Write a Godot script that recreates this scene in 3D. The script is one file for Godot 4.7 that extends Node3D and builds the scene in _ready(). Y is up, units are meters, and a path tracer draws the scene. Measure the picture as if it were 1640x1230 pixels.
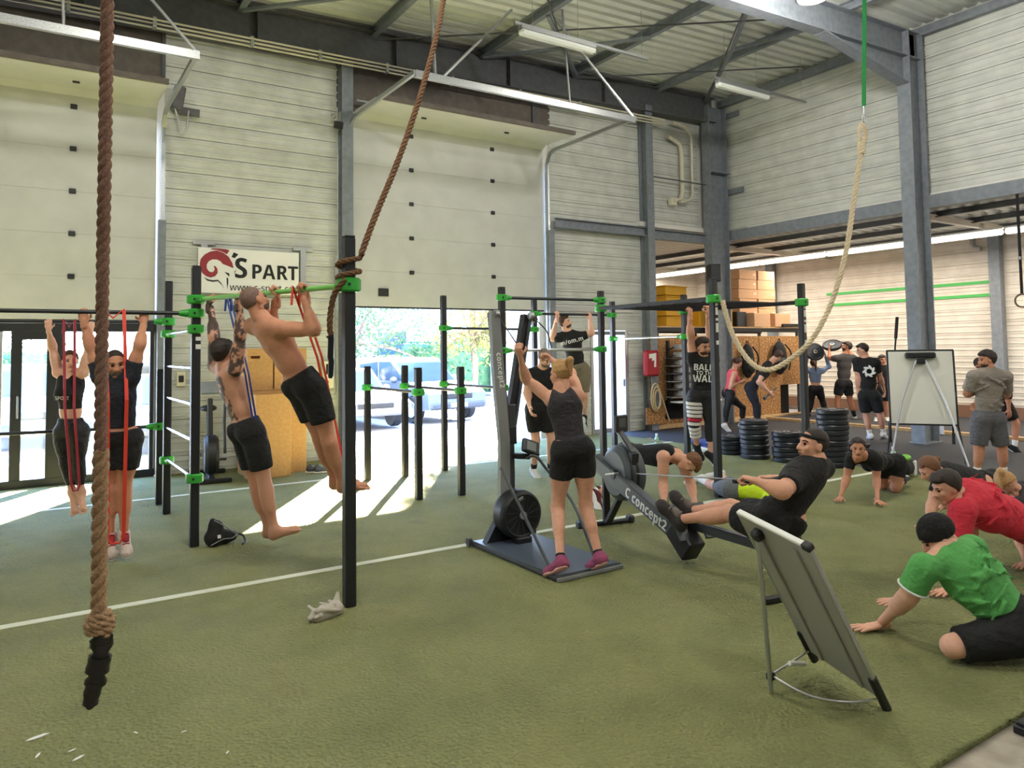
extends Node3D
# A functional-fitness hall: turf floor, steel portal frame, two sectional doors, pull-up rigs, rowing and ski machines, people training.

func _ready() -> void:
	# ---- camera
	var yaw := deg_to_rad(33.15)
	var pitch := deg_to_rad(2.98)
	var roll := deg_to_rad(-0.787)
	var f0 := Vector3(sin(yaw), 0, -cos(yaw))
	var r0 := Vector3(cos(yaw), 0, sin(yaw))
	var fw := f0 * cos(pitch) + Vector3.UP * sin(pitch)
	var u1 := Vector3.UP * cos(pitch) - f0 * sin(pitch)
	var cam := Camera3D.new()
	cam.name = "camera"
	cam.transform = Transform3D(Basis(r0 * cos(roll) + u1 * sin(roll), u1 * cos(roll) - r0 * sin(roll), -fw), Vector3(0, 1.78, 0))
	cam.near = 0.05
	cam.far = 400.0
	cam.set_frustum(0.05 * 1230.0 / 1189.0, Vector2(0, -0.05 * 115.7 / 1189.0), 0.05, 400.0)
	add_child(cam)
	cam.current = true
	# ---- sky, exposure
	var we := WorldEnvironment.new()
	we.name = "world_environment"
	var env := Environment.new()
	env.background_mode = Environment.BG_SKY
	var sky := Sky.new()
	var sm := ProceduralSkyMaterial.new()
	sm.sky_top_color = Color(0.42, 0.60, 0.86)
	sm.sky_horizon_color = Color(0.86, 0.91, 0.96)
	sm.ground_horizon_color = Color(0.80, 0.82, 0.82)
	sm.ground_bottom_color = Color(0.45, 0.45, 0.44)
	sm.sky_energy_multiplier = 4.5
	sky.sky_material = sm
	env.sky = sky
	env.tonemap_mode = Environment.TONE_MAPPER_LINEAR
	env.tonemap_exposure = 1.0
	env.sdfgi_enabled = true
	env.ssao_enabled = true
	env.ssil_enabled = true
	we.environment = env
	add_child(we)
	# ---- sun: comes in low through the open sectional door
	var sun := DirectionalLight3D.new()
	sun.name = "sun"
	sun.light_energy = 58.0
	sun.light_color = Color(1.0, 0.95, 0.86)
	sun.light_angular_distance = 0.6
	sun.shadow_enabled = true
	add_child(sun)
	sun.look_at_from_position(Vector3.ZERO, Vector3(-2.94, -2.58, 4.48), Vector3.UP)
	make_materials()
	structure()
	print("structure ", Time.get_ticks_msec())
	outside()
	rigs()
	machines()
	furnishings()
	print("objects ", Time.get_ticks_msec())
	people()
	print("people ", Time.get_ticks_msec())
# ---------------------------------------------------------------- mesh building
class MB:
	var v := PackedVector3Array()
	var n := PackedVector3Array()
	var ix := PackedInt32Array()
	var col := PackedColorArray()       # filled only where a body carries ink
	func tri(a: Vector3, b: Vector3, c: Vector3) -> void:      # counter-clockwise seen from outside
		var k := v.size()
		var nn := (b - a).cross(c - a).normalized()
		v.append(a); v.append(b); v.append(c)
		n.append(nn); n.append(nn); n.append(nn)
		ix.append(k); ix.append(k + 2); ix.append(k + 1)
	func quad(a: Vector3, b: Vector3, c: Vector3, d: Vector3) -> void:
		var k := v.size()
		var nn := (c - a).cross(d - b).normalized()
		v.append(a); v.append(b); v.append(c); v.append(d)
		for i in 4: n.append(nn)
		ix.append_array(PackedInt32Array([k, k + 2, k + 1, k, k + 3, k + 2]))
	func box(c: Vector3, s: Vector3, b := Basis.IDENTITY, bev := 0.0) -> MB:
		var h := s * 0.5
		var e: float = minf(bev, minf(h.x, minf(h.y, h.z)) * 0.9)
		if e <= 0.0:
			var p := []
			for i in 8:
				p.append(c + b * Vector3(h.x if i & 1 else -h.x, h.y if i & 2 else -h.y, h.z if i & 4 else -h.z))
			quad(p[4], p[5], p[7], p[6]); quad(p[1], p[0], p[2], p[3]); quad(p[5], p[1], p[3], p[7])
			quad(p[0], p[4], p[6], p[2]); quad(p[6], p[7], p[3], p[2]); quad(p[0], p[1], p[5], p[4])
			return self
		# chamfered: three points at each corner
		var q := {}
		for i in 8:
			var sg := Vector3(1 if i & 1 else -1, 1 if i & 2 else -1, 1 if i & 4 else -1)
			for ax in 3:
				var o := h - Vector3(e, e, e)
				o[ax] = h[ax]
				q[i * 3 + ax] = c + b * (o * sg)
		for ax in 3:
			var u := (ax + 1) % 3
			var w := (ax + 2) % 3
			for sd in 2:
				var base := sd << ax
				var i0 := base
				var i1 := base | (1 << u)
				var i2 := base | (1 << u) | (1 << w)
				var i3 := base | (1 << w)
				if sd == 1: quad(q[i0 * 3 + ax], q[i1 * 3 + ax], q[i2 * 3 + ax], q[i3 * 3 + ax])
				else: quad(q[i3 * 3 + ax], q[i2 * 3 + ax], q[i1 * 3 + ax], q[i0 * 3 + ax])
		for ax in 3:                       # edges along ax, between faces u and w
			var u := (ax + 1) % 3
			var w := (ax + 2) % 3
			for su in 2:
				for sw in 2:
					var i0 := (su << u) | (sw << w)
					var i1 := i0 | (1 << ax)
					var A: Vector3 = q[i0 * 3 + u]; var B: Vector3 = q[i1 * 3 + u]
					var C: Vector3 = q[i1 * 3 + w]; var D: Vector3 = q[i0 * 3 + w]
					if su == sw: quad(D, C, B, A)
					else: quad(A, B, C, D)
		for i in 8:
			var odd: bool = ((i & 1) + ((i >> 1) & 1) + ((i >> 2) & 1)) % 2 == 1
			if odd: tri(q[i * 3], q[i * 3 + 1], q[i * 3 + 2])
			else: tri(q[i * 3 + 2], q[i * 3 + 1], q[i * 3])
		return self
	func bar(a: Vector3, b: Vector3, w: float, h: float, up := Vector3.UP, bev := 0.0) -> MB:
		var z := b - a
		var l := z.length()
		z = z / l
		if absf(z.dot(up)) > 0.99: up = Vector3.RIGHT
		var x := up.cross(z).normalized()
		return box((a + b) * 0.5, Vector3(w, h, l), Basis(x, z.cross(x), z), bev)
	func tube(pts: Array, r, sides := 10, caps := true) -> MB:
		var m := pts.size()
		var t := []
		for i in m:
			var d: Vector3 = pts[mini(i + 1, m - 1)] - pts[maxi(i - 1, 0)]
			t.append(d.normalized())
		var x: Vector3 = t[0].cross(Vector3.UP if absf(t[0].y) < 0.9 else Vector3.RIGHT).normalized()
		var k0 := v.size()
		for i in m:
			x = (x - t[i] * x.dot(t[i])).normalized()
			var y: Vector3 = t[i].cross(x)
			var rr: float = r[i] if r is Array or r is PackedFloat32Array else r
			for j in sides:
				var a := TAU * j / sides
				var nn: Vector3 = x * cos(a) + y * sin(a)
				v.append(pts[i] + nn * rr)
				n.append(nn)
		for i in m - 1:
			for j in sides:
				var a := k0 + i * sides + j
				var b := k0 + i * sides + (j + 1) % sides
				ix.append_array(PackedInt32Array([a, a + sides, b, b, a + sides, b + sides]))
		if caps:
			for e in 2:
				var i: int = 0 if e == 0 else m - 1
				var k := v.size()
				var nn: Vector3 = -t[0] if e == 0 else t[m - 1]
				v.append(pts[i]); n.append(nn)
				for j in sides:
					v.append(v[k0 + i * sides + j]); n.append(nn)
				for j in sides:
					var p := k + 1 + j
					var q := k + 1 + (j + 1) % sides
					if e == 0: ix.append_array(PackedInt32Array([k, p, q]))
					else: ix.append_array(PackedInt32Array([k, q, p]))
		return self
	func cyl(a: Vector3, b: Vector3, r: float, sides := 14) -> MB:
		return tube([a, b], r, sides)
	func lathe(prof: Array, o: Vector3, b := Basis.IDENTITY, sides := 24) -> MB:   # prof: Vector2(radius, height) bottom to top, flat-shaded rings
		for i in prof.size() - 1:
			var p: Vector2 = prof[i]
			var q: Vector2 = prof[i + 1]
			var d := q - p
			var nr := Vector2(d.y, -d.x).normalized()
			var k := v.size()
			for j in sides + 1:
				var a := TAU * j / sides
				var dir := Vector3(cos(a), 0, -sin(a))
				v.append(o + b * (dir * p.x + Vector3.UP * p.y)); v.append(o + b * (dir * q.x + Vector3.UP * q.y))
				var nn := (b * (dir * nr.x + Vector3.UP * nr.y)).normalized()
				n.append(nn); n.append(nn)
			for j in sides:
				var a := k + j * 2
				ix.append_array(PackedInt32Array([a, a + 1, a + 2, a + 2, a + 1, a + 3]))
		return self
	func prism(poly: PackedVector2Array, depth: float, xf: Transform3D) -> MB:     # polygon in local xy, from z -depth/2 to depth/2
		var t := Geometry2D.triangulate_polygon(poly)
		var ccw: bool = not Geometry2D.is_polygon_clockwise(poly)
		for sd in [1, -1]:
			for i in range(0, t.size(), 3):
				var a := poly[t[i]]; var b := poly[t[i + 1]]; var c := poly[t[i + 2]]
				var z: float = depth * 0.5 * sd
				var A := xf * Vector3(a.x, a.y, z); var B := xf * Vector3(b.x, b.y, z); var C := xf * Vector3(c.x, c.y, z)
				if ((b - a).cross(c - a) > 0) == (sd == 1): tri(A, B, C)
				else: tri(A, C, B)
		for i in poly.size():
			var a := poly[i]; var b := poly[(i + 1) % poly.size()]
			var h := depth * 0.5
			if ccw: quad(xf * Vector3(a.x, a.y, -h), xf * Vector3(b.x, b.y, -h), xf * Vector3(b.x, b.y, h), xf * Vector3(a.x, a.y, h))
			else: quad(xf * Vector3(b.x, b.y, -h), xf * Vector3(a.x, a.y, -h), xf * Vector3(a.x, a.y, h), xf * Vector3(b.x, b.y, h))
		return self
	func ball(c: Vector3, r: Vector3, b := Basis.IDENTITY, sides := 14, rings := 8) -> MB:
		var k := v.size()
		for i in rings + 1:
			var ph := PI * i / rings
			for j in sides + 1:
				var a := TAU * j / sides
				var d := Vector3(sin(ph) * cos(a), cos(ph), sin(ph) * sin(a))
				v.append(c + b * (d * r)); n.append((b * (d / r)).normalized())
		for i in rings:
			for j in sides:
				var a := k + i * (sides + 1) + j
				var e := a + sides + 1
				ix.append_array(PackedInt32Array([a, e, a + 1, a + 1, e, e + 1]))
		return self
	func mesh() -> ArrayMesh:
		var arr := []
		arr.resize(Mesh.ARRAY_MAX)
		arr[Mesh.ARRAY_VERTEX] = v; arr[Mesh.ARRAY_NORMAL] = n; arr[Mesh.ARRAY_INDEX] = ix
		if col.size() == v.size(): arr[Mesh.ARRAY_COLOR] = col
		var m := ArrayMesh.new()
		m.add_surface_from_arrays(Mesh.PRIMITIVE_TRIANGLES, arr)
		return m

var used := {}
func numbered(nm: String) -> String:
	var k: int = used.get(nm, 0)
	used[nm] = k + 1
	return nm if k == 0 else "%s_%03d" % [nm, k]

func thing(nm: String, label: String, cat: String, at := Vector3.ZERO, turn := 0.0, group := "") -> Node3D:
	var o := Node3D.new()
	o.name = numbered(nm)
	add_child(o)
	o.position = at
	o.rotation.y = turn
	o.set_meta("label", label)
	o.set_meta("category", cat)
	if group: o.set_meta("group", group)
	return o

func setting(nm: String, label: String) -> Node3D:
	var o := Node3D.new()
	o.name = numbered(nm)
	add_child(o)
	o.set_meta("label", label)
	o.set_meta("kind", "structure")
	return o

func part(nm: String, b, m: Material, parent: Node, at := Vector3.ZERO) -> MeshInstance3D:
	var o := MeshInstance3D.new()
	o.mesh = b.mesh() if b is MB else b
	o.material_override = m
	o.position = at
	if parent == self: o.name = numbered(nm)
	else: o.name = nm
	parent.add_child(o, true)
	return o

func tag(o: Node, label: String, cat: String, group := "") -> Node:
	o.set_meta("label", label)
	o.set_meta("category", cat)
	if group: o.set_meta("group", group)
	return o

func V(x: float, y: float, z: float) -> Vector3: return Vector3(x, y, z)

# ---------------------------------------------------------------- materials
func noise_tex(freq: float, cols: Array, seed_ := 1, size := 512, octaves := 4, typ := FastNoiseLite.TYPE_SIMPLEX_SMOOTH, normal := false, bump := 4.0) -> NoiseTexture2D:
	var f := FastNoiseLite.new()
	f.noise_type = typ
	f.seed = seed_
	f.frequency = freq
	f.fractal_octaves = octaves
	var t := NoiseTexture2D.new()
	t.width = size; t.height = size
	t.seamless = true
	t.noise = f
	t.generate_mipmaps = false
	if normal:
		t.as_normal_map = true
		t.bump_strength = bump
	elif cols.size() > 0:
		var g := Gradient.new()
		var off := PackedFloat32Array()
		var cc := PackedColorArray()
		for c in cols:
			off.append(c[0]); cc.append(c[1])
		g.offsets = off; g.colors = cc
		t.color_ramp = g
	return t

func mat(c: Color, rough := 0.6, metal := 0.0, spec := 0.5) -> StandardMaterial3D:
	var m := StandardMaterial3D.new()
	m.albedo_color = c
	m.roughness = rough
	m.metallic = metal
	m.metallic_specular = spec
	return m

func tmat(tex: Texture2D, scale: float, rough := 0.7, world := true, nrm: Texture2D = null, nstr := 1.0) -> StandardMaterial3D:
	var m := StandardMaterial3D.new()
	m.albedo_texture = tex
	m.roughness = rough
	m.uv1_triplanar = true
	m.uv1_world_triplanar = world
	m.uv1_scale = Vector3.ONE * scale
	if nrm:
		m.normal_enabled = true
		m.normal_texture = nrm
		m.normal_scale = nstr
	return m

func rgb(r: int, g: int, b: int) -> Color: return Color8(r, g, b)

var M := {}
func make_materials() -> void:
	# painted steel, cladding
	M.steel = tmat(noise_tex(0.02, [[0.0, rgb(108, 114, 122)], [0.5, rgb(120, 126, 134)], [1.0, rgb(131, 137, 144)]], 3), 0.6, 0.55)
	M.steel_dark = tmat(noise_tex(0.02, [[0.0, rgb(76, 77, 80)], [1.0, rgb(94, 95, 98)]], 4), 0.6, 0.6)
	M.clad = tmat(noise_tex(0.012, [[0.0, rgb(184, 186, 178)], [0.5, rgb(197, 199, 191)], [1.0, rgb(207, 209, 202)]], 5), 0.35, 0.5)
	M.clad_grey = tmat(noise_tex(0.012, [[0.0, rgb(183, 186, 180)], [1.0, rgb(205, 207, 200)]], 6), 0.35, 0.5)
	M.clad_ext = tmat(noise_tex(0.012, [[0.0, rgb(204, 196, 184)], [1.0, rgb(224, 217, 206)]], 7), 0.35, 0.5)
	M.lintel = tmat(noise_tex(0.02, [[0.0, rgb(84, 76, 70)], [1.0, rgb(104, 96, 88)]], 8), 0.5, 0.6)
	M.deck = tmat(noise_tex(0.015, [[0.0, rgb(212, 215, 210)], [1.0, rgb(228, 231, 227)]], 9), 0.3, 0.5)
	M.door_white = tmat(noise_tex(0.01, [[0.0, rgb(186, 187, 182)], [1.0, rgb(198, 199, 194)]], 10), 0.3, 0.45)
	M.galv = tmat(noise_tex(0.05, [[0.0, rgb(150, 152, 152)], [1.0, rgb(188, 190, 190)]], 11), 1.5, 0.35)
	M.galv.metallic = 0.7
	M.alu = mat(rgb(190, 192, 194), 0.35, 0.8)
	M.chrome = mat(rgb(215, 217, 220), 0.2, 0.9)
	M.black = mat(rgb(22, 23, 26), 0.5)
	M.black_post = tmat(noise_tex(0.05, [[0.0, rgb(20, 22, 27)], [1.0, rgb(31, 33, 39)]], 12), 1.5, 0.42)
	M.black_matte = mat(rgb(20, 20, 22), 0.85)
	M.frame_black = mat(rgb(28, 30, 34), 0.4)
	M.green = mat(rgb(46, 160, 52), 0.4)
	M.green_bar = mat(rgb(118, 188, 96), 0.45)
	M.green_tape = mat(rgb(74, 178, 88), 0.6)
	M.plastic_grey = mat(rgb(112, 116, 120), 0.45)
	M.plastic_dark = mat(rgb(46, 49, 53), 0.45)
	M.erg_grey = mat(rgb(128, 131, 132), 0.5)
	M.erg_dark = mat(rgb(62, 68, 74), 0.45)
	M.white = mat(rgb(232, 232, 228), 0.5)
	M.print_white = mat(rgb(226, 226, 222), 0.7)
	M.print_black = mat(rgb(24, 24, 24), 0.7)
	M.cream_plastic = mat(rgb(214, 208, 184), 0.5)
	M.ivory_pipe = mat(rgb(206, 200, 178), 0.5)
	M.red_box = mat(rgb(150, 22, 34), 0.5)
	M.hose = mat(rgb(196, 172, 128), 0.6)
	M.yellow_crate = mat(rgb(214, 160, 24), 0.5)
	M.board_white = mat(rgb(216, 216, 206), 0.35)
	M.board_back = mat(rgb(160, 158, 152), 0.5)
	M.cardboard = tmat(noise_tex(0.03, [[0.0, rgb(178, 134, 84)], [1.0, rgb(198, 155, 102)]], 13), 1.0, 0.85)
	M.box_tan = tmat(noise_tex(0.03, [[0.0, rgb(190, 148, 112)], [1.0, rgb(208, 168, 132)]], 14), 1.0, 0.85)
	M.osb = tmat(noise_tex(0.035, [[0.0, rgb(104, 66, 34)], [0.35, rgb(150, 104, 60)], [0.6, rgb(180, 136, 86)], [1.0, rgb(208, 170, 120)]], 15, 512, 3, FastNoiseLite.TYPE_CELLULAR), 1.2, 0.8)
	M.ply = tmat(noise_tex(0.02, [[0.0, rgb(186, 150, 104)], [1.0, rgb(212, 180, 134)]], 16), 0.8, 0.75)
	M.concrete = tmat(noise_tex(0.012, [[0.0, rgb(132, 124, 112)], [0.5, rgb(158, 149, 136)], [1.0, rgb(176, 167, 153)]], 17), 0.7, 0.8)
	M.rubber_floor = tmat(noise_tex(0.2, [[0.0, rgb(36, 38, 44)], [0.7, rgb(48, 50, 56)], [1.0, rgb(66, 68, 76)]], 18), 1.0, 0.75)
	M.rubber = tmat(noise_tex(0.1, [[0.0, rgb(24, 26, 30)], [1.0, rgb(36, 38, 44)]], 19), 1.5, 0.6)
	M.mat_grey = mat(rgb(72, 82, 96), 0.4)
	# turf: coarse patches over a fine blade grain
	M.turf = tmat(noise_tex(0.006, [[0.0, rgb(128, 131, 86)], [0.45, rgb(140, 142, 94)], [0.75, rgb(148, 148, 100)], [1.0, rgb(136, 134, 89)]], 20, 1024, 5), 0.17, 0.95)
	M.turf.detail_enabled = true
	M.turf.detail_blend_mode = BaseMaterial3D.BLEND_MODE_MUL
	M.turf.detail_albedo = noise_tex(0.35, [[0.0, rgb(178, 182, 172)], [0.5, rgb(226, 228, 220)], [1.0, rgb(255, 255, 250)]], 21, 1024, 2)
	M.turf.detail_uv_layer = BaseMaterial3D.DETAIL_UV_2
	M.turf.uv2_triplanar = true
	M.turf.uv2_world_triplanar = true
	M.turf.uv2_scale = Vector3.ONE * 1.1
	M.turf.normal_enabled = true
	M.turf.normal_texture = noise_tex(0.2, [], 22, 1024, 2, FastNoiseLite.TYPE_SIMPLEX_SMOOTH, true, 6.0)
	M.turf.normal_scale = 0.9
	M.turf_white = tmat(noise_tex(0.2, [[0.0, rgb(196, 198, 176)], [1.0, rgb(222, 224, 204)]], 23), 1.0, 0.95)
	M.asphalt = tmat(noise_tex(0.05, [[0.0, rgb(150, 150, 152)], [1.0, rgb(176, 176, 178)]], 24), 0.5, 0.9)
	M.glass = mat(Color(0.86, 0.93, 0.95, 0.10), 0.02)
	M.glass.transparency = BaseMaterial3D.TRANSPARENCY_ALPHA
	M.car_glass = mat(rgb(52, 66, 78), 0.08)
	M.rope_brown = tmat(noise_tex(0.09, [[0.0, rgb(84, 60, 50)], [0.5, rgb(122, 92, 78)], [1.0, rgb(162, 128, 108)]], 25), 2.0, 0.95)
	M.rope_tan = tmat(noise_tex(0.09, [[0.0, rgb(112, 86, 62)], [0.5, rgb(152, 122, 92)], [1.0, rgb(190, 160, 126)]], 26), 2.0, 0.95)
	M.rope_dark = tmat(noise_tex(0.09, [[0.0, rgb(66, 42, 26)], [0.5, rgb(100, 70, 46)], [1.0, rgb(150, 116, 84)]], 27), 2.0, 0.95)
	M.rope_cream = tmat(noise_tex(0.09, [[0.0, rgb(190, 168, 134)], [0.5, rgb(222, 206, 176)], [1.0, rgb(240, 228, 204)]], 28), 2.0, 0.95)
	M.tape_black = mat(rgb(14, 14, 15), 0.3)
	M.sling_green = mat(rgb(30, 138, 70), 0.7)
	M.cloth_beige = tmat(noise_tex(0.03, [[0.0, rgb(168, 160, 146)], [1.0, rgb(192, 185, 170)]], 29), 1.5, 0.95)
	M.band_red = mat(rgb(216, 60, 40), 0.55)
	M.band_maroon = mat(rgb(150, 34, 52), 0.55)
	M.band_blue = mat(rgb(34, 62, 140), 0.55)
	M.lamp_lit = mat(rgb(255, 252, 244), 0.5)
	M.lamp_lit.emission_enabled = true
	M.lamp_lit.emission = Color(1.0, 0.96, 0.9)
	M.lamp_lit.emission_energy_multiplier = 3.0
	M.lamp_off = mat(rgb(216, 220, 212), 0.4)
	M.leaf = mat(rgb(52, 80, 48), 0.8)
	M.leaf.backlight_enabled = true
	M.leaf.backlight = rgb(20, 32, 12)
	M.leaf_yellow = mat(rgb(104, 106, 52), 0.8)
	M.leaf_yellow.backlight_enabled = true
	M.leaf_yellow.backlight = rgb(40, 42, 14)
	M.hedge = mat(rgb(48, 88, 56), 0.75)
	M.bark = tmat(noise_tex(0.05, [[0.0, rgb(84, 70, 58)], [1.0, rgb(124, 108, 92)]], 30), 1.0, 0.9)
	M.facade = mat(rgb(222, 220, 214), 0.7)
# ---------------------------------------------------------------- the hall
const ZB := -12.2          # inner face of the back wall
const XR := 14.1           # inner face of the upper right wall
const XE := 18.6           # inner face of the low annexe's far wall
func roof_y(x: float) -> float: return 7.30 + 0.037 * x

# one ribbed cladding board lying along X (a to b) with its face towards +Z, or along Z with its face towards -X
func clad_mesh(length: float, h: float, ribs := 2) -> ArrayMesh:
	var prof := PackedVector2Array()      # x = out, y = up
	prof.append(Vector2(-0.04, 0)); prof.append(Vector2(0.0, 0.0))
	for i in ribs:
		var y0 := h * (i + 0.30) / ribs
		var y1 := h * (i + 0.62) / ribs
		prof.append(Vector2(0.0, y0)); prof.append(Vector2(0.011, y0 + 0.008)); prof.append(Vector2(0.011, y1 - 0.008)); prof.append(Vector2(0.0, y1))
	prof.append(Vector2(0.0, h - 0.012)); prof.append(Vector2(-0.010, h - 0.006)); prof.append(Vector2(-0.04, h - 0.006))
	return MB.new().prism(prof, length, Transform3D(Basis(Vector3(0, 0, 1), Vector3.UP, Vector3(-1, 0, 0)), Vector3.ZERO)).mesh()

func clad_wall(root: Node3D, x0: float, x1: float, y0: float, y1: float, z: float, pitch: float, m: Material, ribs := 2, along_z := false) -> void:
	var k := maxi(1, roundi((y1 - y0) / pitch))
	var h := (y1 - y0) / k
	var me := clad_mesh(x1 - x0, h, ribs)
	for i in k:
		var o := part("panel", me, m, root)
		if along_z:
			o.transform = Transform3D(Basis(Vector3.UP, -PI / 2), Vector3(z, y0 + i * h, (x0 + x1) / 2))
		else:
			o.position = Vector3((x0 + x1) / 2, y0 + i * h, z)

func ibeam(b: MB, a: Vector3, e: Vector3, depth: float, width: float, up := Vector3.UP, tf := 0.018, tw := 0.012) -> void:
	var d := (e - a).normalized()
	var x := up.cross(d).normalized()
	var y := d.cross(x)
	b.bar(a + y * (depth / 2 - tf / 2), e + y * (depth / 2 - tf / 2), width, tf, y)
	b.bar(a - y * (depth / 2 - tf / 2), e - y * (depth / 2 - tf / 2), width, tf, y)
	b.bar(a, e, tw, depth - 2 * tf, y)

func st(nm: String, label: String, b, m: Material) -> MeshInstance3D:
	var o := part(nm, b, m, self)
	o.set_meta("label", label)
	o.set_meta("kind", "structure")
	return o

func structure() -> void:
	# floors
	st("floor", "green artificial turf floor of the hall", MB.new().box(V(1.15, -0.012, -6.975), V(18.3, 0.024, 10.45)), M.turf)
	var eb := MB.new()
	var rng := RandomNumberGenerator.new()
	rng.seed = 31
	for i in 5200:
		var c := V(rng.randf_range(1.5, 6.5), rng.randf_range(-0.014, 0.002), -1.75 + rng.randf_range(-0.015, 0.004))
		var tip := c + V(rng.randfn() * 0.008, rng.randf_range(0.0, 0.016), rng.randf_range(0.006, 0.026))
		eb.tri(c + V(0.0025, 0, 0), c - V(0.0025, 0, 0), tip)
	part("edge_blades", eb, M.turf, get_node("floor")).set_meta("kind", "stuff")
	st("floor", "bare concrete floor beside the turf edge", MB.new().box(V(5.2, -0.12, -2.5), V(27.2, 0.19, 21.4)), M.concrete)
	st("floor", "black rubber gym floor under the low annexe ceiling", MB.new().box(V(12.8, -0.012, -5.0), V(5.0, 0.026, 14.3)), M.rubber_floor)
	var pl := setting("floor", "raised lifting platform with plywood edge along the annexe wall")
	part("platform", MB.new().box(V(16.95, 0.03, -5.0), V(3.3, 0.06, 14.3)), M.rubber_floor, pl)
	part("edge_board", MB.new().box(V(15.27, 0.035, -5.0), V(0.12, 0.07, 14.3), Basis.IDENTITY, 0.005), M.ply, pl)
	var ln := setting("trim_1", "white lines inlaid in the green turf")
	part("line", MB.new().box(V(1.15, 0.001, -6.04), V(18.3, 0.006, 0.085)), M.turf_white, ln)
	part("line", MB.new().box(V(1.15, 0.001, -10.28), V(18.3, 0.006, 0.085)), M.turf_white, ln)

	# back wall
	var wb := setting("wall_back", "ribbed cream cladding wall around the two sectional doors")
	clad_wall(wb, 1.70, 4.42, 0.0, 6.75, ZB, 0.27, M.clad)
	clad_wall(wb, 8.92, 9.92, 0.0, 2.18, ZB, 0.27, M.clad)
	clad_wall(wb, 10.98, 11.4, 0.0, 2.18, ZB, 0.27, M.clad)
	clad_wall(wb, 8.92, 11.4, 2.18, 7.0, ZB, 0.27, M.clad)
	clad_wall(wb, 11.62, 13.3, 4.45, 7.1, ZB, 0.27, M.clad)
	clad_wall(wb, -8.0, -2.7, 0.0, 6.7, ZB, 0.27, M.clad)
	part("lintel_panel", MB.new().box(V(-0.52, 6.42, ZB - 0.02), V(4.4, 0.82, 0.05)), M.lintel, wb)
	part("lintel_panel", MB.new().box(V(6.68, 6.44, ZB - 0.02), V(4.55, 0.86, 0.05)), M.lintel, wb)
	part("lintel_stile", MB.new().box(V(1.67, 6.42, ZB + 0.02), V(0.05, 0.8, 0.06)), M.steel_dark, wb)
	part("lintel_stile", MB.new().box(V(8.55, 6.5, ZB + 0.02), V(0.1, 0.6, 0.06)), M.steel_dark, wb)
	# solid backing so that no sky leaks through joints
	for r in [[-8.15, -2.47, 0.0, 8.2], [-2.47, 1.54, 5.25, 8.2], [1.56, 4.71, 0.0, 8.2], [4.71, 8.65, 5.6, 8.2], [8.65, 9.94, 0.0, 8.2], [9.94, 10.96, 2.18, 8.2], [10.96, 11.6, 0.0, 8.2], [11.6, 14.2, 4.45, 8.2]]:
		part("outer_skin", MB.new().box(V((r[0] + r[1]) / 2, (r[2] + r[3]) / 2, ZB - 0.13), V(r[1] - r[0], r[3] - r[2], 0.16)), M.facade, wb)
	part("roller_rail", MB.new().box(V(10.0, 2.62, ZB + 0.01), V(2.2, 0.10, 0.05)), M.galv, wb)

	# right wall above the annexe opening
	var wr := setting("wall_right", "pale ribbed cladding high on the wall above the annexe opening")
	clad_wall(wr, ZB, 8.0, 4.55, 7.95, XR, 0.26, M.clad_grey, 2, true)
	part("outer_skin", MB.new().box(V(XR + 0.12, 6.4, -2.1), V(0.14, 3.7, 20.4)), M.facade, wr)
	part("edge_beam", MB.new().box(V(XR - 0.06, 4.43, -2.1), V(0.16, 0.24, 20.2)), M.steel, wr)
	part("girt", MB.new().bar(V(XR - 0.06, 7.34, ZB + 0.05), V(XR - 0.06, 7.34, -11.55), 0.06, 0.12), M.steel, wr)
	part("girt", MB.new().bar(V(XR - 0.06, 5.49, ZB + 0.05), V(XR - 0.06, 5.49, -11.48), 0.06, 0.12), M.steel, wr)

	# annexe: far wall, its end wall, its ceiling
	var we := setting("wall_annexe", "cream ribbed far wall of the low annexe with scuff marks")
	clad_wall(we, -17.2, 8.0, 0.06, 4.5, XE, 0.27, M.clad_ext, 2, true)
	part("outer_skin", MB.new().box(V(XE + 0.12, 2.3, -4.6), V(0.14, 4.8, 25.4)), M.facade, we)
	part("plinth", MB.new().box(V(XE - 0.02, 0.2, -4.6), V(0.05, 0.3, 25.2)), mat(rgb(120, 88, 70), 0.7), we)
	part("green_stripe", MB.new().box(V(XE - 0.018, 3.21, -10.3), V(0.012, 0.07, 4.3)), M.green_tape, we)
	part("green_stripe", MB.new().box(V(XE - 0.018, 2.91, -10.3), V(0.012, 0.07, 4.3)), M.green_tape, we)
	part("post", MB.new().box(V(XE - 0.12, 2.25, -8.08), V(0.2, 4.4, 0.24), Basis.IDENTITY, 0.01), M.steel, we)
	part("post", MB.new().box(V(XE - 0.12, 2.25, -14.2), V(0.2, 4.4, 0.24), Basis.IDENTITY, 0.01), M.steel, we)
	part("pipe", MB.new().tube([V(XE - 0.1, 4.3, -8.55), V(XE - 0.15, 4.12, -8.55), V(XE - 0.16, 4.02, -8.5), V(XE - 0.16, 3.98, -8.36)], 0.06, 12), M.galv, we)
	var wn := setting("wall_annexe_end", "plain cream end wall behind the storage shelf")
	clad_wall(wn, 11.3, XE, 0.0, 4.6, -17.2, 0.27, M.clad_ext)
	part("outer_skin", MB.new().box(V(15.0, 2.3, -17.36), V(7.6, 4.8, 0.14)), M.facade, wn)
	part("side_skin", MB.new().box(V(11.42, 2.3, -14.8), V(0.14, 4.7, 4.9)), M.facade, wn)
	var ce := setting("ceiling_annexe", "corrugated metal ceiling of the low annexe")
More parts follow.
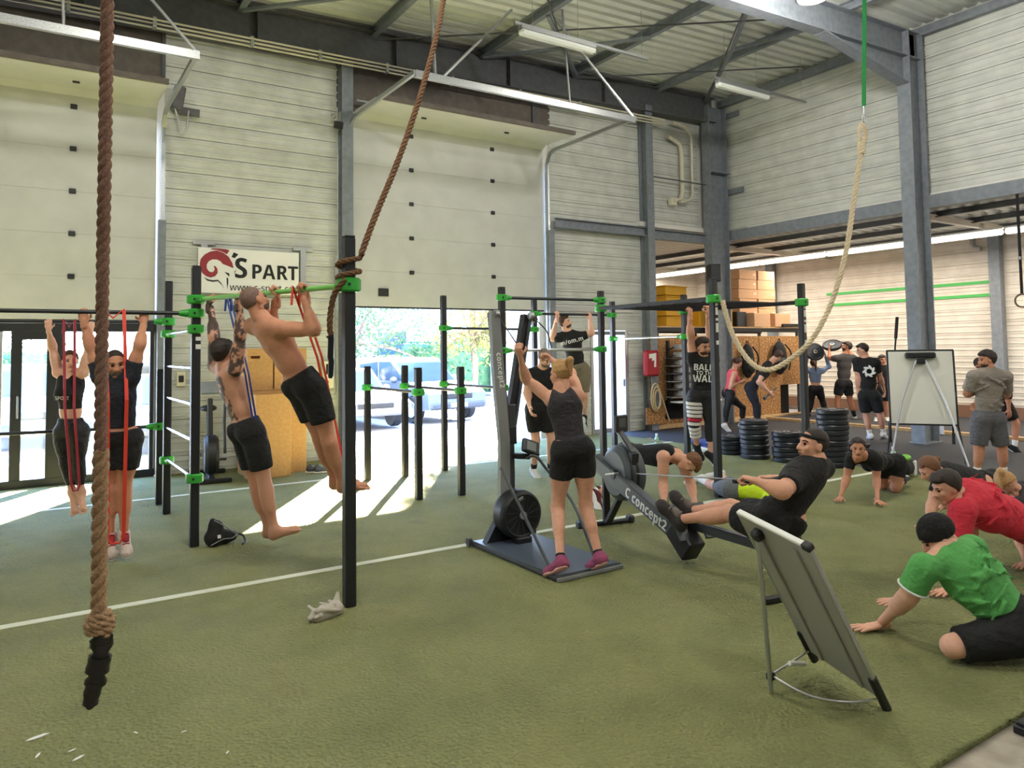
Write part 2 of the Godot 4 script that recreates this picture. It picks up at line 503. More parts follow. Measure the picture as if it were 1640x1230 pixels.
	for i in 25:
		var z0 := 8.0 - i * 1.01
		var b := MB.new()
		for k in 4:
			var za := z0 - k * 0.2525
			var pts := [[0.0, 0.0], [0.09, 0.0], [0.12, 0.055], [0.2225, 0.055], [0.2525, 0.0]]
			for j in 4:
				var xa := 11.4 if za < ZB - 0.1 else XR + 0.02
				b.quad(V(xa, 4.36 + pts[j][1], za - pts[j][0]), V(xa, 4.36 + pts[j + 1][1], za - pts[j + 1][0]), V(XE, 4.36 + pts[j + 1][1], za - pts[j + 1][0]), V(XE, 4.36 + pts[j][1], za - pts[j][0]))
		part("deck_sheet", b, M.deck, ce)
	part("roof_skin", MB.new().box(V(16.4, 4.55, -1.6), V(4.7, 0.1, 19.6)), M.facade, ce)
	part("roof_skin", MB.new().box(V(15.0, 4.55, -14.7), V(7.4, 0.1, 5.2)), M.facade, ce)
	for x in [14.7, 16.1, 17.6]:
		var b := MB.new()
		ibeam(b, V(x, 4.30, 8.0), V(x, 4.30, -17.1), 0.11, 0.06)
		part("purlin", b, M.steel_dark, ce)
	for z in [-7.45, -12.3, -2.4]:
		var b := MB.new()
		ibeam(b, V(14.2, 4.22, z), V(XE, 4.22, z), 0.12, 0.1)
		part("rafter", b, M.clad_ext, ce)

	# walls behind and left of the viewer
	var wl := setting("wall_left", "plain cladding side wall of the hall")
	clad_wall(wl, ZB, 8.0, 0.0, 8.0, -8.0, 1.0, M.clad, 3, true)
	part("outer_skin", MB.new().box(V(-8.16, 4.0, -2.1), V(0.2, 8.4, 20.6)), M.facade, wl)
	var wf := setting("wall_front", "plain cladding wall of the hall facing the doors")
	part("skin", MB.new().box(V(5.2, 4.0, 8.1), V(27.4, 8.4, 0.2)), M.clad, wf)

	# roof: ribbed deck sheets, purlins, rafters
	var cl := setting("ceiling", "pale corrugated steel roof deck")
	for i in 21:
		var z0 := -12.3 + i * 0.98
		var b := MB.new()
		for k in 4:
			var za := z0 + k * 0.245
			var pts := [[0.0, 0.0], [0.14, 0.0], [0.165, 0.05], [0.22, 0.05], [0.245, 0.0]]
			for j in 4:
				var a0 := V(-8.1, roof_y(-8.1) + pts[j][1], za + pts[j][0])
				var a1 := V(14.2, roof_y(14.2) + pts[j][1], za + pts[j][0])
				var b0 := V(-8.1, roof_y(-8.1) + pts[j + 1][1], za + pts[j + 1][0])
				var b1 := V(14.2, roof_y(14.2) + pts[j + 1][1], za + pts[j + 1][0])
				b.quad(a0, a1, b1, b0)
		part("deck_sheet", b, M.deck, cl)
	var sk := MB.new()
	var s0 := V(-8.3, roof_y(-8.3) + 0.12, -2.1)
	var s1 := V(14.4, roof_y(14.4) + 0.12, -2.1)
	sk.bar(s0, s1, 20.7, 0.08)
	part("roof_skin", sk, M.facade, cl)
	for x in [-6.2, -4.0, -1.75, 0.5, 2.75, 5.0, 7.2, 9.45, 11.8]:
		var b := MB.new()
		ibeam(b, V(x, roof_y(x) - 0.10, ZB + 0.1), V(x, roof_y(x) - 0.10, 7.9), 0.17, 0.1)
		st("steel_purlin", "grey steel purlin running under the roof deck", b, M.steel)
	var b := MB.new()
	b.bar(V(XR - 0.1, roof_y(14) - 0.16, ZB + 0.1), V(XR - 0.1, roof_y(14) - 0.16, 7.9), 0.12, 0.16)
	st("steel_purlin", "grey eaves beam along the top of the right wall", b, M.steel)
	b = MB.new()
	var e0 := V(-8.0, roof_y(-8.0) - 0.40, ZB + 0.22)
	var e1 := V(13.6, roof_y(13.6) - 0.40, ZB + 0.22)
	ibeam(b, e0, e1, 0.58, 0.24)
	for x in [0.6, 3.0, 5.4, 7.8, 10.2]:
		b.box(V(x, roof_y(x) - 0.4, ZB + 0.22), V(0.02, 0.54, 0.22))
	st("steel_rafter", "deep dark steel beam along the top of the door wall", b, M.steel_dark)
	for z in [-7.31, -1.2, 5.0]:
		b = MB.new()
		ibeam(b, V(-8.0, roof_y(-8.0) - 0.45, z), V(13.9, roof_y(13.9) - 0.45, z), 0.5, 0.22)
		# haunch under the rafter next to the column
		var hz := 0.012
		var poly := PackedVector2Array([Vector2(11.0, roof_y(11.0) - 0.70), Vector2(13.5, roof_y(13.5) - 0.70), Vector2(13.5, 6.60)])
		b.prism(poly, hz, Transform3D(Basis.IDENTITY, V(0, 0, z)))
		b.bar(V(11.0, roof_y(11.0) - 0.70, z), V(13.5, 6.60, z), 0.22, 0.02)
		st("steel_rafter", "grey portal rafter with a deepened haunch at the column", b, M.steel)
	for z in [-7.31, -1.2, 5.0]:
		b = MB.new()
		ibeam(b, V(13.74, 0.0, z), V(13.74, 7.6, z), 0.5, 0.25, Vector3.RIGHT, 0.025)
		b.box(V(13.74, 0.01, z), V(0.56, 0.02, 0.32))
		st("steel_column", "tall grey steel portal column beside the annexe opening", b, M.steel)
	# columns in the back wall
	b = MB.new()
	ibeam(b, V(13.62, 0.0, -11.95), V(13.62, 7.5, -11.95), 0.6, 0.24, Vector3.RIGHT, 0.025)
	b.box(V(13.62, 5.9, -11.9), V(0.62, 0.03, 0.3))
	st("steel_column", "broad dark grey corner column between door wall and right wall", b, M.steel)
	b = MB.new()
	ibeam(b, V(11.5, 0.0, -12.06), V(11.5, 7.2, -12.06), 0.26, 0.2, Vector3.BACK, 0.02)
	st("steel_column", "slim grey column with the red box on it", b, M.steel)
	b = MB.new()
	ibeam(b, V(4.53, 0.0, -12.1), V(4.53, 6.9, -12.1), 0.2, 0.2, Vector3.BACK)
	st("steel_column", "slim grey column left of the open sectional door", b, M.steel)
	b = MB.new()
	b.box(V(1.66, 1.9, -12.12), V(0.1, 3.8, 0.14))
	st("steel_column", "grey jamb post right of the glazed entrance", b, M.steel)
	b = MB.new()
	b.box(V(8.86, 2.1, -12.12), V(0.14, 4.2, 0.14))
	st("steel_column", "grey jamb post right of the open sectional door", b, M.steel)
	b = MB.new()
	ibeam(b, V(8.95, 4.36, -12.05), V(11.4, 4.36, -12.05), 0.2, 0.14)
	ibeam(b, V(11.6, 4.33, -12.05), V(13.4, 4.33, -12.05), 0.22, 0.14)
	st("steel_girder", "grey wall girder between the open door and the corner column", b, M.steel)
	# wind bracing rods and angles under the roof
	for r in [[5.0, -12.0, 11.8, -7.4], [9.45, -12.0, 5.0, -7.4], [9.45, -12.0, 13.4, -9.3], [13.4, -12.0, 9.45, -7.4]]:
		var p0 := V(r[0], roof_y(r[0]) - 0.22, r[1])
		var p1 := V(r[2], roof_y(r[2]) - 0.22, r[3])
		st("bracing_rod", "thin dark bracing rod under the roof deck", MB.new().cyl(p0, p1, 0.016, 8), M.steel_dark)
	for r in [[7.2, -11.9, 9.45, -9.7], [2.75, -11.9, 5.0, -9.8], [9.45, -11.9, 7.2, -9.8], [13.3, -11.9, 11.3, -9.4], [11.3, -9.4, 12.0, -7.5], [11.3, -9.4, 9.6, -7.5], [0.5, -12.0, 2.75, -9.8]]:
		var p0 := V(r[0], roof_y(r[0]) - 0.2, r[1])
		var p1 := V(r[2], roof_y(r[2]) - 0.2, r[3])
		st("bracing_bar", "flat grey bracing bar under the roof deck", MB.new().bar(p0, p1, 0.07, 0.05), M.steel)

	entrance()
	sectional_door("door_2", -2.52, 1.58, 2.30, 5.34, [0.5, -1.4], "white sectional door raised above the black glazed entrance")
	sectional_door("door_3", 4.66, 8.70, 2.58, 5.69, [5.78, 7.51], "white sectional door rolled half open over daylight")
	exit_door()
	lights_and_pipes()

func entrance() -> void:
	var d := setting("door_1", "black aluminium glazed entrance under the raised white door")
	var y1 := 2.3
	# head, sill, stiles
	part("head_rail", MB.new().box(V(-0.45, 2.215, ZB - 0.02), V(4.1, 0.17, 0.10), Basis.IDENTITY, 0.004), M.frame_black, d)
	part("sill_rail", MB.new().box(V(-0.45, 0.055, ZB - 0.02), V(4.1, 0.11, 0.10), Basis.IDENTITY, 0.004), M.frame_black, d)
	for s in [[1.555, 0.05], [0.34, 0.22], [-0.12, 0.13], [-0.30, 0.04], [-1.3, 0.14], [-2.46, 0.10]]:
		part("stile", MB.new().box(V(s[0], 1.12, ZB - 0.02), V(s[1], 2.06, 0.085), Basis.IDENTITY, 0.004), M.frame_black if s[1] != 0.04 else M.alu, d)
	part("mid_rail", MB.new().box(V(0.09, 2.08, ZB - 0.02), V(0.3, 0.12, 0.08)), M.frame_black, d)
	for g in [[0.45, 1.53], [-0.055, 0.23], [-1.23, -0.32], [-2.41, -1.37]]:
		part("pane", MB.new().box(V((g[0] + g[1]) / 2, 1.12, ZB - 0.02), V(g[1] - g[0], 2.02, 0.012)), M.glass, d)
	part("door_handle", MB.new().tube([V(-0.10, 0.95, ZB + 0.05), V(-0.10, 1.25, ZB + 0.05)], 0.012, 8), M.chrome, d)

func sectional_door(nm: String, x0: float, x1: float, yb: float, yf: float, vx: Array, label: String) -> void:
	var d := setting(nm, label)
	var w := x1 - x0
	var cx := (x0 + x1) / 2
	var z := ZB + 0.06
	var k := roundi((yf - yb) / 0.605)
	var h := (yf - yb) / k
	for i in k:
		part("panel", MB.new().box(V(cx, yb + (i + 0.5) * h, z - 0.02), V(w, h - 0.0015, 0.045), Basis.IDENTITY, 0.0025), M.door_white, d)
	part("light_seal_sheet", MB.new().box(V(cx, (yb + yf) / 2, z - 0.05), V(w, yf - yb, 0.01)), M.door_white, d)  # unseen backing added to stop daylight leaking through the panel joints
	# the section bending into the horizontal tracks
	var pts := [Vector2(z - 0.02, yf), Vector2(z + 0.03, yf + 0.16), Vector2(z + 0.16, yf + 0.24), Vector2(-11.06, yf + 0.20)]
	for i in 3:
		var a: Vector2 = pts[i]
		var e: Vector2 = pts[i + 1]
		part("panel" if i == 2 else "bent_panel", MB.new().bar(V(cx, a.y, a.x), V(cx, e.y, e.x), w, 0.045, Vector3.UP, 0.003), M.door_white, d)
	part("bottom_seal", MB.new().box(V(cx, yb - 0.012, z - 0.02), V(w, 0.035, 0.04)), M.black, d)
	part("top_edge", MB.new().box(V(cx, yf + 0.22, -11.03), V(w, 0.07, 0.05)), M.lintel, d)
	for i in k:
		var y := yb + (i + 1) * h
		for x in vx:
			part("hinge_cover", MB.new().box(V(x, y, z + 0.014), V(0.085, 0.07, 0.03), Basis.IDENTITY, 0.006), M.black, d)
	for x in vx:
		part("hinge_cover", MB.new().box(V(x, yf + 0.19, -11.6), V(0.085, 0.02, 0.04)), M.black, d)
	if nm == "door_3":
		part("lock_plate", MB.new().box(V(5.23, 2.83, z + 0.014), V(0.19, 0.14, 0.03), Basis.IDENTITY, 0.006), M.black, d)
	# vertical tracks bending into horizontal ones, their end frame and hangers
	for sx in [-1, 1]:
		var x: float = (x0 - 0.06) if sx < 0 else (x1 + 0.09)
		var tp := [V(x, 0.0 if nm == "door_3" and sx > 0 else 2.3, z), V(x, yf - 0.35, z), V(x, yf - 0.12, z + 0.04), V(x, yf + 0.06, z + 0.16), V(x, yf + 0.1, z + 0.35), V(x, yf + 0.1, -9.5)]
		var b := MB.new()
		for i in tp.size() - 1:
			b.bar(tp[i], tp[i + 1], 0.05, 0.06)
		part("track", b, M.galv, d)
		if sx == 1:
			part("hanger", MB.new().bar(V(x, yf + 0.12, -9.5), V(x - 1.4, roof_y(x) - 0.2, -9.9), 0.04, 0.03), M.galv, d)
		else:
			part("hanger", MB.new().bar(V(x + 0.32, yf + 0.12, -9.5), V(x + 0.3, roof_y(x) - 0.2, -9.6), 0.05, 0.03), M.galv, d)
			part("hanger", MB.new().bar(V(x + 0.45, yf + 0.12, -9.5), V(x + 2.0, roof_y(x + 2) - 0.15, -10.0), 0.05, 0.03), M.galv, d)
	part("hanger", MB.new().cyl(V(x1 - 1.3, yf + 0.12, -9.5), V(x1 - 1.35, roof_y(x1) - 0.2, -9.6), 0.018, 8), M.galv, d)
	part("end_channel", MB.new().bar(V(x0 - 0.06, yf + 0.08, -9.5), V(x1 + 0.12, yf + 0.08, -9.5), 0.06, 0.1), M.galv, d)
	part("spring_shaft", MB.new().cyl(V(x0, yf + 0.42, ZB + 0.25), V(x1, yf + 0.42, ZB + 0.25), 0.03, 10), M.galv, d)

func exit_door() -> void:
	var d := setting("door_4", "bright glazed exit door beside the red box")
	for s in [[9.97, 0.07], [10.92, 0.08]]:
		part("stile", MB.new().box(V(s[0], 1.08, ZB - 0.03), V(s[1], 2.16, 0.08), Basis.IDENTITY, 0.004), M.alu, d)
	part("head_rail", MB.new().box(V(10.45, 2.12, ZB - 0.03), V(0.88, 0.08, 0.08)), M.steel, d)
	part("pane", MB.new().box(V(10.45, 1.1, ZB - 0.03), V(0.88, 2.0, 0.012)), M.glass, d)
	part("sill_rail", MB.new().box(V(10.45, 0.05, ZB - 0.03), V(0.88, 0.1, 0.08)), M.alu, d)
	part("door_handle", MB.new().box(V(10.82, 1.05, ZB + 0.03), V(0.03, 0.16, 0.05), Basis.IDENTITY, 0.006), M.steel_dark, d)

func lights_and_pipes() -> void:
	# row of lit fluorescent battens in the annexe
	for i in 12:
		var z := -17.0 + i * 2.0
		var o := thing("fluorescent_light", "lit white fluorescent batten in the row below the annexe ceiling", "lamp", V(16.5, 4.04, z + 0.97), 0.0, "lit battens under the annexe ceiling")
		part("housing", MB.new().box(V(0, 0.08, 0), V(0.1, 0.04, 1.96), Basis.IDENTITY, 0.005), M.white, o)
		part("tube", MB.new().box(V(0, 0.0, 0), V(0.12, 0.11, 1.95), Basis.IDENTITY, 0.03), M.lamp_lit, o)
		var l := AreaLight3D.new()
		l.name = "light"
		l.area_size = Vector2(0.1, 1.9)
		l.rotation_degrees = Vector3(-90, 0, 0)
		l.position = V(0, -0.07, 0)
		l.light_energy = 8.5
		l.light_color = Color(1.0, 0.95, 0.88)
		l.area_range = 30.0
		l.shadow_enabled = true
		o.add_child(l)
	# two unlit battens on suspended rails in the hall
	for r in [[6.27, 7.75, "unlit fluorescent batten hung over the open sectional door"], [10.69, 12.15, "unlit fluorescent batten hung near the right wall"]]:
		var o := thing("fluorescent_light", r[2], "lamp", V((r[0] + r[1]) / 2, 6.7, -9.27))
		part("housing", MB.new().box(V(0, 0.05, 0), V(r[1] - r[0], 0.06, 0.12), Basis.IDENTITY, 0.005), M.galv, o)
		part("tube_cover", MB.new().box(V(0, -0.02, 0), V(r[1] - r[0], 0.09, 0.14), Basis.IDENTITY, 0.03), M.lamp_off, o)
		part("rail", MB.new().box(V(0.55, 0.1, 0), V(r[1] - r[0] + 1.3, 0.04, 0.05)), M.galv, o)
		for x in [-0.5, 0.4, 1.8]:
			part("wire", MB.new().cyl(V(x, 0.1, 0), V(x, 1.0, 0), 0.004, 6), M.galv, o)
	# high-bay lamps
	for p in [[9.1, -6.15, "lit high-bay lamp hung beside the green sling"], [1.5, -4.4, "lit high-bay lamp over the middle of the turf"], [9.1, 0.8, "lit high-bay lamp over the concrete floor"], [1.5, 1.6, "lit high-bay lamp behind the turf edge"], [-5.0, -5.0, "lit high-bay lamp near the side wall"]]:
		var o := thing("high_bay_lamp", p[2], "lamp", V(p[0], 6.62, p[1]))
		part("prismatic_bowl", MB.new().lathe([Vector2(0.0, 0.0), Vector2(0.20, 0.01), Vector2(0.21, 0.03), Vector2(0.13, 0.20), Vector2(0.09, 0.23), Vector2(0.0, 0.23)], V(0, 0, 0)), M.lamp_lit, o)
		part("rim", MB.new().lathe([Vector2(0.205, 0.005), Vector2(0.225, 0.01), Vector2(0.225, 0.03), Vector2(0.205, 0.035)], V(0, 0, 0)), M.galv, o)
		part("gear_box", MB.new().box(V(0, 0.36, 0), V(0.16, 0.22, 0.16), Basis.IDENTITY, 0.02), M.plastic_grey, o)
		part("cable", MB.new().cyl(V(0, 0.45, 0), V(0, roof_y(p[0]) - 6.64, 0), 0.008, 6), M.black, o)
		var l := OmniLight3D.new()
		l.name = "light"
		l.position = V(0, 0.1, 0)
		l.light_energy = 10.8
		l.light_size = 0.18
		l.light_color = Color(1.0, 0.985, 0.95)
		l.omni_range = 40.0
		l.omni_attenuation = 2.0
		l.shadow_enabled = true
		o.add_child(l)
	# cable tray with conduits along the back beam
	var o := thing("cable_conduit", "pale electrical conduits running along the dark top beam", "conduit", V(0, 0, 0))
	for k in 3:
		part("pipe", MB.new().cyl(V(-6.0, 6.52 + k * 0.05, ZB + 0.30 + k * 0.03), V(11.9, 6.80 + k * 0.05, ZB + 0.30 + k * 0.03), 0.017, 8), M.ivory_pipe, o)
	for x in [0.4, 1.5, 2.9, 4.0, 5.2, 6.5, 8.0, 9.5]:
		part("clip", MB.new().box(V(x, 6.58 + 0.0157 * (x + 6), ZB + 0.32), V(0.05, 0.16, 0.1)), M.galv, o)
	o = thing("drain_pipe", "cream pipes looping down the wall beside the corner column", "pipe")
	part("pipe", MB.new().tube([V(12.2, 6.62, ZB + 0.15), V(12.55, 6.5, ZB + 0.15), V(12.62, 6.3, ZB + 0.15), V(12.62, 5.4, ZB + 0.15), V(12.55, 5.2, ZB + 0.15), V(12.3, 5.14, ZB + 0.15)], 0.05, 10), M.ivory_pipe, o)
	part("pipe", MB.new().tube([V(12.3, 6.95, ZB + 0.2), V(12.7, 6.92, ZB + 0.2), V(12.9, 6.7, ZB + 0.2), V(12.9, 5.35, ZB + 0.2), V(12.8, 5.2, ZB + 0.2), V(12.5, 5.12, ZB + 0.2)], 0.03, 10), M.ivory_pipe, o)
	part("junction_box", MB.new().box(V(12.32, 5.12, ZB + 0.12), V(0.18, 0.16, 0.12), Basis.IDENTITY, 0.01), M.cream_plastic, o)
	part("tie_rod", MB.new().cyl(V(11.6, 5.62, ZB + 0.2), V(13.3, 5.6, ZB + 0.25), 0.016, 8), M.steel_dark, o)
	o = thing("floodlight", "small black floodlight on the column between the doors", "lamp", V(4.35, 5.75, ZB + 0.2))
	part("bracket", MB.new().box(V(0.08, 0, -0.08), V(0.05, 0.3, 0.1), Basis.IDENTITY, 0.006), M.galv, o)
	part("head", MB.new().box(V(0.0, -0.12, 0.05), V(0.14, 0.12, 0.1), Basis(Vector3.RIGHT, 0.4), 0.01), M.black, o)
	part("sensor", MB.new().ball(V(-0.08, 0.02, 0.03), V(0.05, 0.04, 0.04)), M.galv, o)
	o = thing("door_motor", "dark door motor on the track end of the raised white door", "motor", V(1.86, 5.6, ZB + 0.135))
	part("body", MB.new().box(V(0, 0.08, 0), V(0.16, 0.36, 0.2), Basis(Vector3.FORWARD, 0.15), 0.02), M.steel_dark, o)
	part("arm", MB.new().bar(V(0.05, -0.1, 0), V(0.3, -0.12, 0.05), 0.09, 0.1), M.steel_dark, o)
	part("chain", MB.new().tube([V(-0.05, -0.1, 0.06), V(0.02, -0.35, 0.06), V(0.06, -0.5, 0.06), V(0.12, -0.35, 0.06), V(0.14, -0.1, 0.06)], 0.014, 6), M.galv, o)
# ---------------------------------------------------------------- rigs
func resample(pts: Array, step: float) -> Array:
	var c := Curve3D.new()
	c.bake_interval = step
	for i in pts.size():
		var a: Vector3 = pts[maxi(i - 1, 0)]
		var b: Vector3 = pts[mini(i + 1, pts.size() - 1)]
		var t := (b - a) / 6.0
		c.add_point(pts[i], -t, t)
	return Array(c.get_baked_points())

func rope_mesh(pts: Array, r: float, pitch: float, sides := 6, fray := 0.0, seed_ := 1) -> MB:
	var rng := RandomNumberGenerator.new()
	rng.seed = seed_
	var p := resample(pts, pitch / 9.0)
	var m := p.size()
	var b := MB.new()
	for s in 3:
		var q := []
		var rr := PackedFloat32Array()
		var x: Vector3 = Vector3.ZERO
		var run := 0.0
		for i in m:
			var t: Vector3 = (p[mini(i + 1, m - 1)] - p[maxi(i - 1, 0)]).normalized()
			if i == 0: x = t.cross(Vector3.UP if absf(t.y) < 0.9 else Vector3.RIGHT).normalized()
			else: run += (p[i] - p[i - 1]).length()
			x = (x - t * x.dot(t)).normalized()
			var a := TAU * (s / 3.0 + run / pitch)
			q.append(p[i] + (x * cos(a) + t.cross(x) * sin(a)) * r * 0.5)
			rr.append(r * (0.56 + (rng.randf() - 0.5) * fray * 0.25))
		b.tube(q, rr, sides)
	return b

func fibres(pts: Array, r: float, count: int, length: float, seed_: int) -> MB:
	var rng := RandomNumberGenerator.new()
	rng.seed = seed_
	var p := resample(pts, 0.02)
	var b := MB.new()
	for i in count:
		var c: Vector3 = p[rng.randi() % p.size()]
		var d := Vector3(rng.randfn(), rng.randfn(), rng.randfn()).normalized()
		var e := c + d * (r + length * rng.randf())
		var sdv := d.cross(Vector3(rng.randfn(), rng.randfn(), rng.randfn())).normalized() * 0.0022
		b.tri(c + d * r * 0.7 + sdv, c + d * r * 0.7 - sdv, e)
	return b

func collar(root: Node3D, x: float, y: float, z: float, dirs := [], r := 0.078, h := 0.085) -> Node3D:
	var b := MB.new()
	b.lathe([Vector2(0.04, -h / 2), Vector2(r - 0.012, -h / 2), Vector2(r, -h / 2 + 0.012), Vector2(r, h / 2 - 0.012), Vector2(r - 0.012, h / 2), Vector2(0.04, h / 2)], V(x, y, z), Basis.IDENTITY, 20)
	for d: Vector3 in dirs:
		b.tube([V(x, y, z) + d * 0.05, V(x, y, z) + d * 0.10, V(x, y, z) + d * 0.15], [0.042, 0.036, 0.024], 10)
	var o := part("clamp", b, M.green, root)
	part("screw", MB.new().cyl(V(x, y, z) + Vector3(-0.3, 0, 0.95).normalized() * (r - 0.004), V(x, y, z) + Vector3(-0.3, 0, 0.95).normalized() * (r + 0.006), 0.012, 8), M.black, o)
	return o

func post(root: Node3D, x: float, z: float, h := 2.61, s := 0.08) -> Node3D:
	var o := part("post", MB.new().box(V(x, h / 2, z), V(s, h, s), Basis.IDENTITY, 0.008), M.black_post, root)
	part("cap", MB.new().box(V(x, h + 0.006, z), V(s * 0.96, 0.014, s * 0.96), Basis.IDENTITY, 0.005), M.plastic_dark, o)
	return o

func hbar(root: Node3D, a: Vector3, b: Vector3, r := 0.021, m: Material = null) -> void:
	var d := (b - a).normalized()
	part("bar", MB.new().cyl(a + d * 0.06, b - d * 0.06, r, 12), m if m else M.black_post, root)

func rigs() -> void:
	var X := Vector3.RIGHT
	var Z := Vector3.BACK
	# left rig: two rows of posts, side ladder, green chin bar to the lone pole
	var o := thing("pullup_rig", "black pull-up rig with side ladder, green clamps and a green bar to a lone pole", "rig")
	for p in [[1.33, -7.5], [1.34, -9.21], [-0.42, -7.5], [-0.42, -9.21], [-0.42, -9.84]]:
		post(o, p[0], p[1])
	post(o, 1.35, -9.84, 1.6)
	var pd := post(o, 1.93, -5.10)
	hbar(o, V(-0.42, 2.17, -7.5), V(1.33, 2.17, -7.5), 0.019)
	hbar(o, V(-0.42, 2.15, -9.21), V(1.34, 2.16, -9.21), 0.019)
	hbar(o, V(-0.42, 0.95, -9.84), V(1.35, 0.93, -9.84), 0.019)
	collar(o, 1.33, 2.17, -7.5, [-X]); collar(o, 1.33, 2.30, -7.5, [V(0.19, -0.015, 0.98)], 0.084); collar(o, 1.33, 2.02, -7.5, [-Z])
	collar(o, 1.34, 2.16, -9.21, [-X]); collar(o, 1.34, 2.02, -9.21, [Z]); collar(o, 1.35, 0.93, -9.84, [-X])
	collar(o, -0.42, 2.17, -7.5, [X]); collar(o, -0.42, 2.15, -9.21, [X]); collar(o, -0.42, 0.95, -9.84, [X])
	collar(o, 1.34, 0.60, -9.21, [Z]); collar(o, 1.33, 0.63, -7.5, [-Z])
	for y in [2.02, 1.655, 1.305, 0.965, 0.615]:
		part("rung", MB.new().cyl(V(1.335, y, -9.17), V(1.335, y, -7.54), 0.017, 10), M.chrome, o)
	part("green_bar", MB.new().cyl(V(1.35, 2.30, -7.45), V(1.92, 2.262, -5.12), 0.02, 12), M.green_bar, o)
	collar(o, 1.93, 2.265, -5.10, [V(-0.24, 0.015, -0.97)], 0.088, 0.10)
	for k in 2:
		part("sticker", MB.new().box(V(1.345, 1.93 - k * 0.075, -7.458), V(0.045, 0.035 + 0.01 * k, 0.003)), M.print_white, o)

	# dip bars on short posts
	o = thing("dip_station", "pair of parallel dip bars on four short black posts before the open door", "rig")
	for p in [[4.02, -9.9], [4.57, -9.85], [3.98, -8.2], [4.53, -8.13]]:
		post(o, p[0], p[1], 1.575)
		collar(o, p[0], 1.29, p[1], [Z if p[1] < -9 else -Z])
	hbar(o, V(4.02, 1.29, -9.9), V(3.98, 1.29, -8.2), 0.019)
	hbar(o, V(4.57, 1.29, -9.85), V(4.53, 1.29, -8.13), 0.019)

	# big rig with the overhead ladder
	o = thing("pullup_rig", "large black rig with an overhead ladder and green clamps beside the ski machine", "rig")
	for p in [[5.26, -8.3], [5.26, -9.95], [7.0, -10.05], [6.96, -8.3], [8.69, -10.05], [8.69, -8.33], [6.95, -6.18], [8.69, -6.2]]:
		var po := post(o, p[0], p[1])
		if p[1] > -6.5:
			for q in [[2.30, 0.03], [2.22, 0.09], [2.12, 0.03], [2.02, 0.11], [1.84, 0.05]]:
				part("sticker", MB.new().box(V(p[0] + 0.008, q[0], p[1] + 0.0415), V(0.042, q[1], 0.003)), M.print_white, po)
	hbar(o, V(5.26, 2.48, -8.3), V(6.96, 2.49, -8.3)); collar(o, 5.26, 2.48, -8.3, [X]); collar(o, 6.96, 2.49, -8.3, [-X])
	hbar(o, V(5.26, 1.78, -8.3), V(6.96, 1.78, -8.3), 0.021, M.chrome); collar(o, 5.26, 1.78, -8.3, [X]); collar(o, 6.96, 1.78, -8.3, [-X])
	hbar(o, V(7.0, 2.38, -10.05), V(8.69, 2.38, -10.05)); collar(o, 7.0, 2.38, -10.05, [X]); collar(o, 8.69, 2.38, -10.05, [-X])
	hbar(o, V(5.26, 2.13, -9.95), V(7.0, 2.12, -10.05), 0.019); collar(o, 5.26, 2.13, -9.95, [X]); collar(o, 7.0, 2.12, -10.05, [-X])
	hbar(o, V(5.26, 1.29, -9.95), V(5.26, 1.29, -8.3), 0.019); collar(o, 5.26, 1.29, -9.95, [Z]); collar(o, 5.26, 1.29, -8.3, [-Z])
	hbar(o, V(8.69, 1.96, -10.05), V(8.69, 1.96, -8.33), 0.021, M.chrome); collar(o, 8.69, 1.96, -10.05, [Z]); collar(o, 8.69, 1.96, -8.33, [-Z])
	for p in [[6.96, -8.3], [8.69, -8.33], [6.95, -6.18], [8.69, -6.2]]:
		collar(o, p[0], 2.37, p[1], [], 0.088, 0.10)
	for x in [6.9, 7.02, 8.63, 8.75]:
		part("rail", MB.new().bar(V(x, 2.37, -8.3), V(x, 2.37, -6.2), 0.03, 0.045), M.black_post, o)
	for k in 8:
		part("rung", MB.new().cyl(V(6.98, 2.36, -8.05 + k * 0.235), V(8.67, 2.36, -8.05 + k * 0.235), 0.018, 10), M.black_post, o)

	# ropes
	o = thing("climbing_rope", "thick brown climbing rope hanging free with a knot and black taped end", "rope", V(0.19, 0, -2.53))
	var top := [V(-0.01, 7.2, 0.11), V(-0.008, 2.83, 0.08), V(-0.006, 2.05, 0.03), V(-0.002, 1.5, 0.0)]
	var low := [V(-0.002, 1.5, 0.0), V(-0.001, 1.25, -0.01), V(0.0, 1.10, -0.02), V(0.0, 1.0, -0.02)]
	part("rope", rope_mesh(top, 0.0185, 0.095, 7), M.rope_brown, o)
	part("frayed_rope", rope_mesh(low, 0.0225, 0.115, 7, 0.6, 3), M.rope_tan, o)
	part("fibres", fibres(low, 0.018, 700, 0.012, 4), M.rope_tan, o).set_meta("kind", "stuff")
	var kn := []
	for i in 64:
		var t := i / 63.0
		var a := t * TAU * 3.2
		var rr0 := 0.021 + 0.010 * sin(t * PI)
		kn.append(V(0.004 + cos(a) * rr0, 1.018 - t * 0.058, -0.02 + sin(a) * rr0))
	var kno := part("knot", rope_mesh(kn, 0.0135, 0.06, 6), M.rope_tan, o)
	part("knot_core", MB.new().ball(V(0.004, 0.99, -0.02), V(0.026, 0.032, 0.026)), M.rope_tan, kno)
	var path := resample([V(0.006, 0.962, -0.02), V(0.010, 0.93, -0.022), V(0.006, 0.89, -0.025), V(0.0, 0.855, -0.028), V(-0.004, 0.82, -0.03), V(-0.012, 0.79, -0.035), V(-0.018, 0.742, -0.04)], 0.006)
	var rr := PackedFloat32Array()
